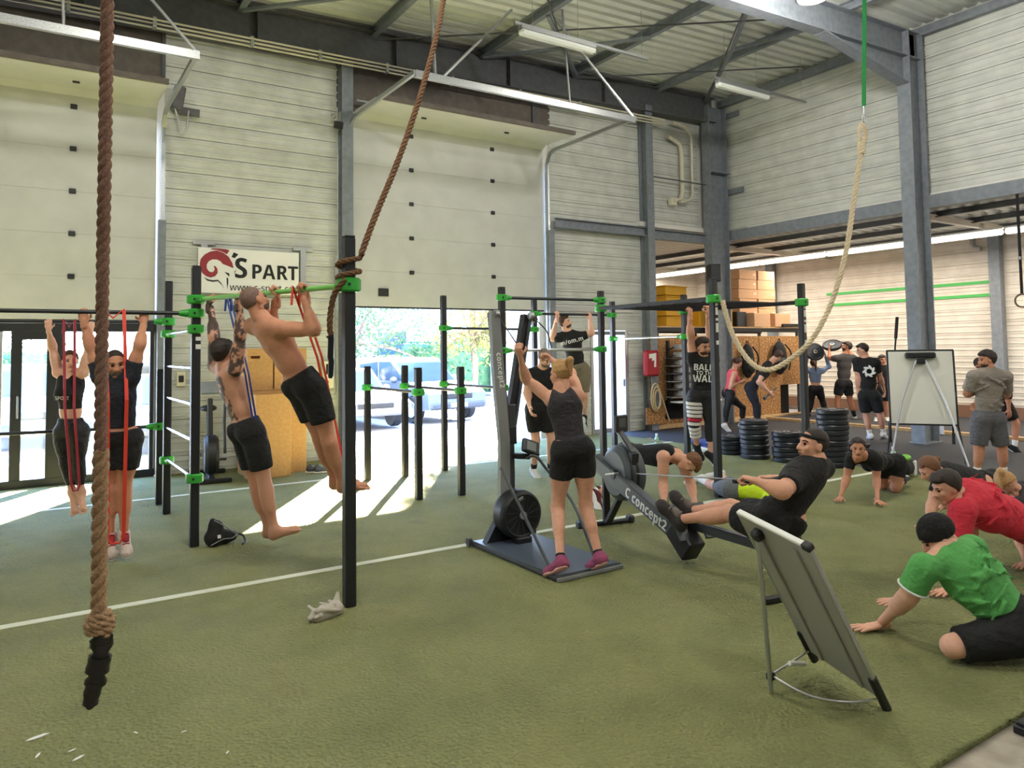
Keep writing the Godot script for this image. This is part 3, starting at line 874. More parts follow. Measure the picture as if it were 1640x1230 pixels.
	for i in path.size():
		var t := float(i) / (path.size() - 1)
		var r := 0.0285 + 0.0045 * sin(t * 21.0) + 0.0025 * sin(t * 47.0)
		if t < 0.06: r *= 0.5 + t / 0.12
		if t > 0.62: r = lerpf(0.024, 0.019, (t - 0.62) / 0.38)
		if t > 0.93: r *= 1.0 - (t - 0.93) * 9.0
		rr.append(r)
	part("tape_end", MB.new().tube(path, rr, 14), M.tape_black, o)
	for k in 6:
		part("tape_wrap", MB.new().tube([path[6 + k * 8], path[8 + k * 8]], rr[7 + k * 8] + 0.0018, 16), M.tape_black, o)

	o = thing("climbing_rope", "dark brown rope slung from the roof and tied to the lone black pole", "rope")
	part("rope", rope_mesh([V(3.75, 7.3, -6.2), V(3.3, 5.8, -5.85), V(3.0, 4.85, -5.62), V(2.87, 4.49, -5.49), V(2.63, 3.86, -5.33), V(2.39, 3.29, -5.22), V(2.14, 2.79, -5.10), V(2.0, 2.48, -5.04)], 0.024, 0.13, 6), M.rope_dark, o)
	var wrap := []
	for i in 40:
		var a := i / 39.0 * TAU * 1.75 + 0.4
		wrap.append(V(1.93 + cos(a) * 0.078, 2.46 - i * 0.0043, -5.10 + sin(a) * 0.078))
	part("wrap", rope_mesh([V(2.0, 2.48, -5.04)] + wrap, 0.020, 0.12, 6), M.rope_dark, o)
	part("tail", rope_mesh([V(1.88, 2.30, -5.03), V(1.83, 2.22, -5.08), V(1.81, 2.12, -5.12), V(1.80, 1.98, -5.13), V(1.81, 1.90, -5.13)], 0.021, 0.12, 6, 0.6, 5), M.rope_dark, o)
	part("tape_end", MB.new().tube([V(1.80, 1.905, -5.13), V(1.81, 1.88, -5.13), V(1.806, 1.75, -5.135), V(1.815, 1.72, -5.14), V(1.81, 1.62, -5.14), V(1.806, 1.60, -5.14)], [0.030, 0.022, 0.022, 0.021, 0.020, 0.012], 10), M.tape_black, o)

	o = thing("climbing_rope", "frayed cream rope hanging in a bow from a green sling to the overhead ladder", "rope")
	var bow := [V(8.06, 4.08, -4.88), V(8.0, 3.5, -4.96), V(7.93, 2.89, -5.04), V(7.80, 2.30, -5.16), V(7.61, 1.86, -5.31), V(7.43, 1.59, -5.55), V(7.29, 1.51, -5.72), V(7.19, 1.63, -5.88), V(7.09, 1.92, -6.01), V(7.03, 2.18, -6.06), V(7.0, 2.34, -6.08)]
	part("rope", rope_mesh(bow, 0.030, 0.16, 6, 0.4, 6), M.rope_cream, o)
	part("fibres", fibres(bow.slice(3), 0.032, 900, 0.03, 7), M.rope_cream, o).set_meta("kind", "stuff")
	var loop := []
	for i in 30:
		var a := PI * 1.75 * i / 29.0 - PI * 1.37
		loop.append(V(8.065 + cos(a) * 0.075, 4.24 + sin(a) * 0.11, -4.86 - 0.02 * i / 29.0))
	part("eye_loop", rope_mesh(loop, 0.022, 0.12, 6), M.rope_cream, o)
	part("binding", rope_mesh([V(8.06, 4.17, -4.87), V(8.05, 4.10, -4.88), V(8.06, 4.0, -4.89)], 0.045, 0.1, 6), M.rope_cream, o)
	part("sling", MB.new().bar(V(8.08, 7.3, -4.72), V(8.065, 4.55, -4.84), 0.05, 0.008, Vector3.RIGHT), M.sling_green, o)
	part("sling", MB.new().bar(V(8.12, 7.3, -4.73), V(8.085, 4.55, -4.85), 0.05, 0.008, Vector3(0.6, 0, 0.8)), M.sling_green, o)
	var ring := []
	for i in 21:
		ring.append(V(8.068 + cos(TAU * i / 20) * 0.03, 4.41 + sin(TAU * i / 20) * 0.055, -4.85))
	part("shackle", MB.new().tube(ring, 0.008, 8, false), M.chrome, o)
	part("hook", MB.new().tube([V(8.07, 4.56, -4.85), V(8.07, 4.48, -4.85), V(8.07, 4.45, -4.85)], 0.010, 8), M.chrome, o)

	# gymnastic ring below the annexe beam
	o = thing("gymnastic_ring", "single gymnastic ring on a black strap below the annexe beam", "ring", V(14.02, 2.5, -5.75))
	part("strap", MB.new().bar(V(0, 1.85, 0), V(0, 0.1, 0), 0.045, 0.006, Vector3.RIGHT), M.black_matte, o)
	part("strap", MB.new().bar(V(-0.02, 1.85, 0.01), V(-0.02, 0.7, 0.01), 0.045, 0.006, Vector3.RIGHT), M.black_matte, o)
	part("buckle", MB.new().box(V(-0.01, 0.72, 0), V(0.03, 0.06, 0.06), Basis.IDENTITY, 0.006), M.galv, o)
	var rg := []
	for i in 33:
		rg.append(V(0, cos(TAU * i / 32) * 0.108, sin(TAU * i / 32) * 0.108))
	part("ring", MB.new().tube(rg, 0.015, 10, false), M.bark, o)

	# resistance bands
	band("resistance_band", "maroon resistance band hanging with the woman in the crop top", V(0.37, 2.15, -9.17), V(0.38, 1.25, -9.06), V(0.45, 0.42, -9.13), 0.10, 0.026, M.band_maroon)
	band("resistance_band", "wide red resistance band hanging with the man in the dark tee", V(0.635, 2.17, -7.46), V(0.655, 1.40, -7.21), V(0.665, 0.22, -7.31), 0.17, 0.030, M.band_red)
	band("resistance_band", "blue resistance band on the green bar by the tattooed man", V(1.525, 2.29, -7.05), V(1.62, 1.6, -6.75), V(1.86, 0.24, -6.82), 0.035, 0.016, M.band_blue)
	band("resistance_band", "orange red resistance band on the green bar by the man chinning up", V(1.745, 2.275, -5.75), V(1.95, 1.75, -5.80), V(2.22, 0.72, -5.95), 0.045, 0.018, M.band_red)

func band(nm: String, label: String, top: Vector3, mid: Vector3, bot: Vector3, gap: float, w: float, m: Material, side := Vector3.RIGHT) -> void:
	var o := thing(nm, label, "band")
	for s in [-1, 1]:
		var p := [top + side * s * gap / 2 + V(0, 0.02, 0), mid + side * s * gap * 0.42, bot + side * s * gap * 0.36]
		for i in 2:
			part("strand", MB.new().bar(p[i], p[i + 1], w, 0.006, Vector3(0.2, 0, 1)), m, o)
	part("loop", MB.new().tube([top - side * (gap / 2 + 0.01) + V(0, -0.12, 0), top - side * gap / 2 + V(0, 0.028, 0), top + V(0, -0.055, 0.0), top + side * gap / 2 + V(0, 0.028, 0), top + side * (gap / 2 + 0.01) + V(0, -0.12, 0.0)], 0.010, 8), m, o)
	part("foot_loop", MB.new().tube([bot - side * gap * 0.36, bot - side * gap * 0.2 + V(0, -0.05, 0), bot + side * gap * 0.2 + V(0, -0.05, 0), bot + side * gap * 0.36], 0.010, 8), m, o)
# ---------------------------------------------------------------- machines
func text_part(parent: Node3D, nm: String, s: String, size: float, at: Vector3, basis: Basis, m: Material, font := "Droid Sans", weight := 400, depth := 0.004) -> MeshInstance3D:
	var t := TextMesh.new()
	var f := SystemFont.new()
	f.font_names = PackedStringArray([font])
	f.font_weight = weight
	t.font = f
	t.text = s
	t.font_size = 64
	t.pixel_size = size / 64.0
	t.depth = depth
	t.curve_step = 2.0
	t.horizontal_alignment = HORIZONTAL_ALIGNMENT_CENTER
	t.vertical_alignment = VERTICAL_ALIGNMENT_CENTER
	var o := part(nm, t, m, parent)
	o.transform = Transform3D(basis, at)
	return o

func machines() -> void:
	ski_machine()
	rower()
	exercise_bike()

func ski_machine() -> void:
	var o := thing("ski_machine", "grey and black ski machine with a flywheel on a floor stand", "machine", V(3.75, 0, -5.35))
	# floor stand
	part("stand", MB.new().box(V(0, 0.022, 0.02), V(0.66, 0.036, 1.34), Basis.IDENTITY, 0.01), M.plastic_dark, o)
	part("stand_mat", MB.new().box(V(0, 0.043, 0.02), V(0.62, 0.008, 1.30), Basis.IDENTITY, 0.003), M.mat_grey, o)
	part("stand_rim", MB.new().box(V(0, 0.018, 0.695), V(0.66, 0.03, 0.02), Basis.IDENTITY, 0.004), M.erg_grey, o)
	for s in [-1, 1]:
		part("wheel", MB.new().cyl(V(s * 0.33, 0.045, -0.62), V(s * 0.37, 0.045, -0.62), 0.035, 14), M.plastic_dark, o)
	# flywheel drum
	var fb := Basis(Vector3.RIGHT, PI / 2 + 0.02)
	var fc := V(0.03, 0.29, -0.40)
	var fw := part("flywheel_housing", MB.new().lathe([Vector2(0.0, -0.10), Vector2(0.17, -0.10), Vector2(0.21, -0.085), Vector2(0.22, -0.05), Vector2(0.22, 0.05), Vector2(0.21, 0.085), Vector2(0.19, 0.10), Vector2(0.175, 0.092), Vector2(0.0, 0.092)], fc, fb, 36), M.black, o)
	for k in 14:
		var a := TAU * k / 14
		part("fin", MB.new().bar(fc + V(cos(a) * 0.05, sin(a) * 0.05, 0.096), fc + V(cos(a + 0.25) * 0.17, sin(a + 0.25) * 0.17, 0.096), 0.008, 0.010, Vector3.BACK), M.plastic_dark, fw)
	part("hub", MB.new().cyl(fc + V(0, 0, 0.09), fc + V(0, 0, 0.115), 0.035, 16), M.erg_grey, fw)
	part("damper", MB.new().box(fc + V(-0.02, 0.15, 0.10), V(0.05, 0.03, 0.02), Basis(Vector3.BACK, 0.4), 0.004), M.chrome, fw)
	part("skirt", MB.new().prism(PackedVector2Array([Vector2(-0.26, 0.045), Vector2(0.15, 0.045), Vector2(0.12, 0.3), Vector2(-0.12, 0.26)]), 0.08, Transform3D(Basis.IDENTITY, V(0, 0, -0.50))), M.black, o)
	part("foot_block", MB.new().box(V(0.03, 0.07, -0.33), V(0.16, 0.06, 0.12), Basis.IDENTITY, 0.01), M.black, o)
	# upright and the two arms of the V
	part("upright", MB.new().box(V(0.02, 0.62, -0.55), V(0.13, 1.16, 0.10), Basis.IDENTITY, 0.012), M.erg_dark, o)
	part("front_cover", MB.new().prism(PackedVector2Array([Vector2(-0.115, 0.30), Vector2(-0.01, 0.30), Vector2(-0.005, 0.95), Vector2(-0.10, 2.13), Vector2(-0.19, 2.15), Vector2(-0.17, 1.6), Vector2(-0.11, 0.95)]), 0.05, Transform3D(Basis.IDENTITY, V(0.005, 0, -0.48))), M.erg_grey, o)
	part("arm", MB.new().bar(V(0.0, 1.05, -0.55), V(-0.12, 2.14, -0.53), 0.10, 0.07, Vector3.BACK, 0.008), M.plastic_dark, o)
	part("arm", MB.new().bar(V(0.04, 1.0, -0.55), V(0.30, 2.12, -0.60), 0.10, 0.08, Vector3.BACK, 0.008), M.black, o)
	part("arm_rail", MB.new().bar(V(0.07, 1.0, -0.495), V(0.31, 2.08, -0.545), 0.025, 0.02, Vector3.BACK), M.erg_dark, o)
	for p in [V(-0.13, 2.12, -0.46), V(0.30, 2.11, -0.52)]:
		part("pulley", MB.new().cyl(p - V(0.02, 0, 0), p + V(0.02, 0, 0), 0.035, 16), M.galv, o)
	part("crank_head", MB.new().box(V(0.36, 2.09, -0.58), V(0.1, 0.05, 0.06), Basis(Vector3.BACK, -0.5), 0.01), M.black, o)
	part("arm_tie", MB.new().bar(V(0.02, 0.98, -0.52), V(0.03, 1.28, -0.52), 0.14, 0.06, Vector3.BACK, 0.01), M.plastic_dark, o)
	part("number_strip", MB.new().box(V(0.05, 0.99, -0.487), V(0.09, 0.16, 0.01), Basis.IDENTITY, 0.003), M.black, o)
	# monitor on its bracket
	var mon := part("monitor", MB.new().box(V(0.19, 0.88, -0.40), V(0.19, 0.13, 0.045), Basis(Vector3.BACK, -0.35) * Basis(Vector3.RIGHT, -0.35), 0.012), M.plastic_dark, o)
	part("screen", MB.new().box(V(0.186, 0.888, -0.376), V(0.11, 0.085, 0.01), Basis(Vector3.BACK, -0.35) * Basis(Vector3.RIGHT, -0.35), 0.002), mat(rgb(118, 126, 124), 0.3), mon)
	part("monitor_bracket", MB.new().bar(V(0.06, 0.80, -0.5), V(0.20, 0.79, -0.42), 0.07, 0.05, Vector3.UP, 0.008), M.black, o)
	# drive cords to the handles in her hands, and the two long rods resting on the stand
	part("cord", MB.new().tube(resample([V(-0.13, 2.10, -0.42), V(-0.30, 1.95, 0.0), V(-0.44, 1.82, 0.36)], 0.06), 0.006, 6), M.black, o)
	part("cord", MB.new().tube(resample([V(0.30, 2.09, -0.48), V(0.18, 1.95, -0.1), V(0.04, 1.80, 0.16)], 0.06), 0.006, 6), M.black, o)
	part("rod", MB.new().tube([V(-0.34, 0.78, -0.08), V(-0.24, 0.05, 0.48)], 0.013, 10), M.erg_dark, o)
	part("rod", MB.new().tube(resample([V(0.14, 0.78, -0.40), V(0.20, 0.80, -0.33), V(0.27, 0.66, -0.22), V(0.36, 0.4, 0.02), V(0.24, 0.06, 0.44)], 0.04), 0.013, 10), M.erg_dark, o)
	var dir := (V(-0.12, 2.14, 0) - V(0.0, 1.05, 0)).normalized()
	text_part(o, "lettering", "concept2", 0.075, V(-0.095, 1.60, -0.452), Basis(-dir, Vector3(dir.y, -dir.x, 0), Vector3.BACK), M.print_white, "Droid Sans", 700)

func rower() -> void:
	var turn := atan2(-0.43, 2.42)
	var o := thing("rowing_machine", "grey rowing machine with round flywheel and long rail under the rowing man", "machine", V(4.93, 0, -5.87), turn)
	# front foot and V legs
	part("foot_bar", MB.new().bar(V(-0.31, 0.025, 0.0), V(0.31, 0.025, 0.0), 0.06, 0.035, Vector3.UP, 0.008), M.black, o)
	for s in [-1, 1]:
		part("foot_cap", MB.new().box(V(s * 0.29, 0.04, 0.0), V(0.07, 0.075, 0.09), Basis.IDENTITY, 0.015), M.plastic_dark, o)
	part("leg", MB.new().bar(V(0, 0.03, 0.02), V(0.0, 0.60, 0.02), 0.07, 0.045, Vector3.BACK, 0.006), M.black, o)
	part("leg", MB.new().bar(V(0, 0.03, 0.04), V(0.0, 0.46, 0.40), 0.07, 0.045, Vector3.BACK, 0.006), M.black, o)
	# flywheel housing, a drum lying on its side
	var fb := Basis(Vector3.BACK, PI / 2)
	var fc := V(0.02, 0.58, 0.34)
	var fw := part("flywheel_housing", MB.new().lathe([Vector2(0.0, -0.12), Vector2(0.20, -0.12), Vector2(0.25, -0.09), Vector2(0.26, -0.05), Vector2(0.26, 0.05), Vector2(0.25, 0.09), Vector2(0.21, 0.12), Vector2(0.0, 0.12)], fc, fb, 40), M.erg_dark, o)
	part("rim", MB.new().lathe([Vector2(0.262, -0.012), Vector2(0.272, -0.008), Vector2(0.272, 0.008), Vector2(0.262, 0.012)], fc, fb, 40), M.black, fw)
	part("rim", MB.new().lathe([Vector2(0.255, 0.052), Vector2(0.266, 0.056), Vector2(0.266, 0.07), Vector2(0.250, 0.075)], fc, fb, 40), M.black, fw)
	part("damper_knob", MB.new().cyl(fc + V(-0.12, 0.0, 0.06), fc + V(-0.17, 0.0, 0.06), 0.045, 16), M.black, fw)
	part("damper_lever", MB.new().bar(fc + V(-0.155, -0.02, -0.06), fc + V(-0.155, 0.02, 0.12), 0.02, 0.05, Vector3.RIGHT, 0.005), M.galv, fw)
	# sloping main frame with lettering
	var a := V(-0.10, 0.66, 0.0)
	var e := V(-0.07, 0.20, 1.42)
	part("main_frame", MB.new().bar(a, e, 0.10, 0.15, Vector3.UP, 0.012), M.erg_dark, o)
	part("frame_end", MB.new().bar(V(-0.06, 0.28, 1.30), V(-0.05, 0.10, 1.52), 0.16, 0.20, Vector3.UP, 0.012), M.black, o)
	var d := (e - a).normalized()
	text_part(o, "lettering", "C concept2", 0.125, a + d * 0.98 + V(-0.053, 0.0, 0), Basis(d, Vector3.LEFT.cross(d).normalized(), Vector3.LEFT), M.print_white, "Droid Sans", 700)
	part("bolt", MB.new().cyl(V(-0.15, 0.645, 0.05), V(-0.156, 0.645, 0.05), 0.012, 10), M.chrome, o)
	# monitor arm with the handle cradle
	part("monitor_arm", MB.new().bar(V(0.0, 0.38, 0.50), V(0.0, 0.80, 0.56), 0.08, 0.07, Vector3.BACK, 0.008), M.black, o)
	part("monitor_arm", MB.new().bar(V(0.0, 0.78, 0.55), V(0.05, 0.98, 0.20), 0.06, 0.05, Vector3.UP, 0.008), M.black, o)
	var mon := part("monitor", MB.new().box(V(0.06, 1.04, 0.24), V(0.17, 0.17, 0.04), Basis(Vector3.UP, 0.3), 0.01), M.black, o)
	part("screen", MB.new().box(V(0.06, 1.05, 0.262), V(0.10, 0.09, 0.006), Basis(Vector3.UP, 0.3)), mat(rgb(70, 78, 78), 0.3), mon)
	# rail, rear leg, seat
	part("rail", MB.new().bar(V(0, 0.30, 1.25), V(0, 0.335, 2.55), 0.06, 0.07, Vector3.UP, 0.006), M.plastic_dark, o)
	part("rail_track", MB.new().bar(V(0, 0.335, 1.4), V(0, 0.372, 2.52), 0.045, 0.012, Vector3.UP), M.chrome, o)
	part("rear_leg", MB.new().bar(V(0, 0.31, 2.45), V(0, 0.03, 2.50), 0.06, 0.05, Vector3.BACK, 0.006), M.black, o)
	part("rear_foot", MB.new().bar(V(-0.2, 0.025, 2.5), V(0.2, 0.025, 2.5), 0.05, 0.05, Vector3.UP, 0.01), M.black, o)
	part("seat", MB.new().box(V(0.0, 0.415, 2.40), V(0.32, 0.055, 0.24), Basis.IDENTITY, 0.02), M.black, o)
	for s in [-1, 1]:
		var fr := part("foot_rest", MB.new().bar(V(s * 0.13, 0.20, 1.52), V(s * 0.13, 0.46, 1.34), 0.11, 0.02, Vector3.BACK, 0.005), M.plastic_dark, o)
		part("foot_strap", MB.new().bar(V(s * 0.13 - 0.06, 0.40, 1.46), V(s * 0.13 + 0.06, 0.40, 1.46), 0.03, 0.01, Vector3.UP), M.black, fr)
	# chain and handle
	var hd := o.transform.affine_inverse() * V(4.52, 0.80, -3.62)
	part("chain", MB.new().cyl(V(0.0, 0.60, 0.56), hd, 0.007, 6), M.galv, o)
	part("handle", MB.new().tube([hd + V(-0.26, 0.02, 0.02), hd + V(-0.1, 0, 0), hd + V(0.1, 0, 0), hd + V(0.26, 0.02, 0.02)], 0.015, 10), M.black, o)

func exercise_bike() -> void:
	var o := thing("exercise_bike", "black air bike standing by the wall behind the tattooed man", "machine", V(2.22, 0, -11.4), 1.45)
	part("base", MB.new().bar(V(-0.45, 0.06, 0.0), V(0.5, 0.06, 0.0), 0.08, 0.07, Vector3.UP, 0.01), M.black, o)
	for x in [-0.45, 0.5]:
		part("foot_bar", MB.new().bar(V(x, 0.035, -0.26), V(x, 0.035, 0.26), 0.07, 0.06, Vector3.UP, 0.01), M.black, o)
	var fb := Basis(Vector3.RIGHT, PI / 2)
	part("fan_cage", MB.new().lathe([Vector2(0, -0.09), Vector2(0.24, -0.09), Vector2(0.27, -0.05), Vector2(0.27, 0.05), Vector2(0.24, 0.09), Vector2(0, 0.09)], V(-0.28, 0.38, 0), fb, 30), M.black, o)
	part("frame", MB.new().bar(V(-0.1, 0.1, 0), V(0.16, 0.62, 0), 0.06, 0.08, Vector3.BACK, 0.01), M.black, o)
	part("seat_post", MB.new().bar(V(0.18, 0.55, 0), V(0.28, 0.95, 0), 0.05, 0.05, Vector3.BACK, 0.01), M.black, o)
	part("seat", MB.new().ball(V(0.30, 0.99, 0), V(0.15, 0.05, 0.12)), M.black, o)
	part("head_tube", MB.new().bar(V(-0.15, 0.3, 0), V(-0.02, 1.15, 0), 0.07, 0.07, Vector3.BACK, 0.01), M.black, o)
	part("monitor", MB.new().box(V(0.0, 1.30, 0), V(0.05, 0.18, 0.26), Basis(Vector3.BACK, -0.3), 0.01), M.steel, o)
	for s in [-1, 1]:
		part("handle_arm", MB.new().tube([V(-0.1, 0.36, s * 0.2), V(0.05, 0.8, s * 0.2), V(0.08, 1.2, s * 0.22), V(0.2, 1.25, s * 0.22)], 0.02, 8), M.plastic_dark, o)
		part("crank", MB.new().bar(V(0.02, 0.33, s * 0.11), V(0.02 + s * 0.12, 0.33 - s * 0.08, s * 0.14), 0.03, 0.02), M.galv, o)
		part("pedal", MB.new().box(V(0.02 + s * 0.12, 0.33 - s * 0.08, s * 0.19), V(0.1, 0.03, 0.1), Basis.IDENTITY, 0.006), M.plastic_dark, o)
# ---------------------------------------------------------------- furnishings
func furnishings() -> void:
	sign_board()
	easels()
	plates()
	storage()
	small_things()

func sign_board() -> void:
	var o := thing("sign_board", "white sign with a crimson ram horn helmet emblem and black lettering", "sign", V(2.945, 3.08, ZB + 0.09))
	part("board", MB.new().box(V(0, 0, 0), V(1.55, 0.70, 0.025), Basis.IDENTITY, 0.003), M.white, o)
	var I := Basis.IDENTITY
	var z := 0.016
	var crim := mat(rgb(142, 38, 48), 0.6)
	var shape := func(flat: Array) -> PackedVector2Array:      # outline points on the board, in millimetres from its centre
		var q := PackedVector2Array()
		for i in range(0, flat.size(), 2): q.append(Vector2(flat[i], flat[i + 1]) * 0.001)
		return q
	var horn: PackedVector2Array = shape.call([-255, 48, -274, 132, -327, 223, -410, 283, -502, 311, -600, 291, -684, 238, -737, 170, -752, 94, -745, 18, -714, -50, -654, -95, -585, -111, -524, -88, -489, -35, -494, 26, -524, 68, -550, 68, -535, 33, -540, -5, -570, -32, -616, -20, -649, 26, -651, 86, -623, 139, -570, 170, -502, 173, -448, 147, -418, 109, -334, 79])
	part("emblem_horn", MB.new().prism(horn, 0.004, Transform3D(I, V(0, 0, z))), crim, o)
	part("emblem_crest", MB.new().prism(shape.call([-605, 322, -562, 342, -471, 345, -365, 340, -316, 326, -357, 262, -410, 292, -502, 320]), 0.004, Transform3D(I, V(0, 0, z))), crim, o)
	for q in [[-691, -111, -638, -164, -562, -179, -486, -164, -426, -224, -392, -277, -441, -186, -486, -144, -562, -153, -631, -141], [-251, 298, -182, 271, -236, 208, -286, 223], [-388, -17, -319, -35, -316, -88, -357, -50], [-357, -103, -334, -111, -331, -186, -347, -285, -353, -186], [-215, 26, -222, 0, -245, -32, -240, -5]]:
		part("emblem_line", MB.new().prism(shape.call(q), 0.004, Transform3D(I, V(0, 0, z))), M.print_black, o)
	text_part(o, "lettering", "S", 0.43, V(-0.135, 0.05, z), I, M.print_black, "Droid Sans", 700)
	text_part(o, "lettering", "PART", 0.315, V(0.385, 0.005, z), I, M.print_black, "Droid Sans", 700)
	text_part(o, "lettering", "www.c-spart.com", 0.145, V(0.255, -0.25, z), I, M.print_black)
	for x in [-0.68, 0.86]:
		var b := part("bracket", MB.new().box(V(x, 0.03, -0.04), V(0.10, 0.80, 0.05), Basis.IDENTITY, 0.006), M.galv, o)
		part("bracket_foot", MB.new().box(V(x, 0.42, -0.045), V(0.34, 0.05, 0.05), Basis.IDENTITY, 0.006), M.galv, b)

func easels() -> void:
	# front easel seen from behind
	var o := thing("whiteboard_easel", "low whiteboard easel leaning back on a single leg, seen from behind", "easel")
	var tl := V(3.05, 0.915, -2.56)
	var tr := V(2.98, 0.880, -2.14)
	var bl := V(3.62, 0.12, -2.60)
	var br := V(3.47, 0.10, -2.12)
	var cx := (tl + tr + bl + br) / 4
	var up := ((tl + tr) - (bl + br)).normalized()
	var sd := ((tr + br) - (tl + bl)).normalized()
	sd = (sd - up * sd.dot(up)).normalized()
	var nn := sd.cross(up)
	var bs := Basis(sd, up, nn)
	var w := 0.48
	var h := 0.98
	part("board", MB.new().box(cx, V(w, h, 0.016), bs, 0.003), M.board_back, o)
	part("writing_face", MB.new().box(cx - nn * 0.010, V(w - 0.03, h - 0.03, 0.004), bs), M.board_white, o)
	part("top_rail", MB.new().box(cx + up * h / 2, V(w + 0.01, 0.02, 0.03), bs, 0.005), M.white, o)
	for s in [-1, 1]:
		part("side_rail", MB.new().box(cx + sd * s * w / 2, V(0.014, h, 0.026), bs, 0.004), M.alu, o)
		part("foot", MB.new().box(cx + sd * s * (w / 2 - 0.005) - up * (h / 2 - 0.03), V(0.035, 0.24, 0.045), bs, 0.012), M.black, o)
		part("slide_channel", MB.new().box(cx + sd * s * 0.13 + nn * 0.014 - up * 0.02, V(0.03, h * 0.92, 0.014), bs, 0.003), M.board_back, o)
	part("corner_clip", MB.new().box(cx + sd * (w / 2 - 0.01) + up * (h / 2), V(0.05, 0.035, 0.04), bs, 0.006), M.black, o)
	var hinge := cx - sd * 0.11 + up * (h / 2 - 0.07) + nn * 0.03
	part("clamp_knob", MB.new().box(hinge, V(0.055, 0.06, 0.05), bs, 0.012), M.black, o)
	var leg_foot := V(3.23, 0.012, -2.56)
	part("leg", MB.new().tube([hinge, leg_foot], 0.0125, 12), M.alu, o)
	part("leg_collar", MB.new().box(leg_foot + V(-0.004, 0.08, 0.003), V(0.04, 0.04, 0.04), Basis.IDENTITY, 0.008), M.black, o)
	var col := leg_foot + V(-0.004, 0.085, 0.003)
	part("spreader", MB.new().tube(resample([col, V(3.26, 0.06, -2.36), V(3.36, 0.055, -2.22), V(3.49, 0.06, -2.15)], 0.05), 0.006, 8), M.alu, o)
	part("spreader", MB.new().tube([col, V(3.60, 0.13, -2.585)], 0.006, 8), M.alu, o)
	part("spreader_grip", MB.new().tube([V(3.37, 0.125, -2.55), V(3.47, 0.105, -2.53)], 0.012, 10), M.white, o)
	# rear easel
	o = thing("whiteboard_easel", "tall flip chart easel with pale board standing on the black rubber floor", "easel", V(11.5, 0, -6.15))
	var t := 0.60
	o.rotation.y = -PI / 2 + t
	part("board", MB.new().box(V(0, 1.13, 0), V(0.88, 1.12, 0.03), Basis(Vector3.RIGHT, -0.16), 0.004), M.board_white, o)
	part("frame", MB.new().box(V(0, 1.69, -0.09), V(0.92, 0.03, 0.04), Basis(Vector3.RIGHT, -0.16), 0.006), M.black, o)
	for s in [-1, 1]:
		part("side_rail", MB.new().box(V(s * 0.45, 1.13, 0), V(0.03, 1.13, 0.035), Basis(Vector3.RIGHT, -0.16), 0.005), M.black, o)
		part("front_leg", MB.new().tube([V(s * 0.45, 0.62, 0.06), V(s * 0.52, 0.01, 0.18)], 0.014, 8), M.black, o)
		part("rear_leg", MB.new().tube([V(s * 0.04, 1.60, 0.02), V(s * 0.30, 0.9, 0.16), V(s * 0.50, 0.02, 0.50)], 0.016, 8), M.alu, o)
	part("clamp_head", MB.new().box(V(0, 1.62, 0.0), V(0.42, 0.09, 0.10), Basis.IDENTITY, 0.02), M.black, o)
	part("clamp_block", MB.new().box(V(0, 1.54, 0.02), V(0.14, 0.10, 0.08), Basis.IDENTITY, 0.02), M.black, o)
	part("bottom_rail", MB.new().box(V(0, 0.57, 0.09), V(0.90, 0.025, 0.035), Basis.IDENTITY, 0.005), M.black, o)

const NTH := ["lowest", "second", "third", "fourth", "fifth", "sixth", "seventh", "eighth", "ninth", "tenth", "eleventh", "twelfth"]
func plates() -> void:
	var mt := tmat(noise_tex(0.08, [[0.0, rgb(26, 29, 36)], [1.0, rgb(42, 47, 56)]], 31), 1.5, 0.38)
	var r := 0.225
	var t := 0.075
	var me := MB.new().lathe([Vector2(0.026, 0.0), Vector2(0.07, 0.0), Vector2(0.075, 0.012), Vector2(0.17, 0.012), Vector2(0.18, 0.0), Vector2(r - 0.012, 0.0), Vector2(r, 0.014), Vector2(r, t - 0.014), Vector2(r - 0.012, t), Vector2(0.18, t), Vector2(0.17, t - 0.012), Vector2(0.075, t - 0.012), Vector2(0.07, t), Vector2(0.026, t), Vector2(0.026, 0.0)], Vector3.ZERO, Basis.IDENTITY, 32).mesh()
	var hub := MB.new().lathe([Vector2(0.025, 0.004), Vector2(0.05, 0.004), Vector2(0.05, t + 0.001), Vector2(0.025, t + 0.001)], Vector3.ZERO, Basis.IDENTITY, 20).mesh()
	var rng := RandomNumberGenerator.new()
	rng.seed = 9
	var spots := [[9.93, -8.52, 4, "bumper plate from the floor in the low stack beside the towel"], [9.82, -7.96, 8, "bumper plate from the floor in the stack below the cream rope"], [9.93, -7.42, 6, "bumper plate from the floor in the short stack beside the rig post"], [10.05, -6.72, 11, "bumper plate from the floor in the tallest stack"], [11.72, -7.4, 2, "bumper plate lying near the flip chart easel"]]
	for s in spots:
		for k in s[2]:
			var o := thing("bumper_plate", s[3].replace("bumper plate", "%s bumper plate" % NTH[k]) + "", "weight plate", V(s[0] + rng.randf_range(-0.012, 0.012), k * (t + 0.002) + 0.003, s[1] + rng.randf_range(-0.012, 0.012)), rng.randf() * TAU, s[3].replace("bumper plate", "plates"))
			part("disc", me, mt, o)
			part("hub", hub, M.galv, o)
	# the two plates held overhead
	for p in [[V(16.30, 1.64, -11.30), Basis(Vector3.UP, -0.6) * Basis(Vector3.RIGHT, PI / 2 - 0.25), "dark bumper plate held up by the woman in light blue"], [V(16.36, 1.80, -10.86), Basis(Vector3.UP, -0.6) * Basis(Vector3.RIGHT, 0.5) * Basis(Vector3.BACK, 0.25), "dark bumper plate held up by the man in the grey tee"]]:
		var o := thing("bumper_plate", p[2], "weight plate", p[0])
		o.basis = p[1]
		part("disc", me, mt, o, V(0, -t / 2, 0))
		part("hub", hub, M.galv, o, V(0, -t / 2, 0))

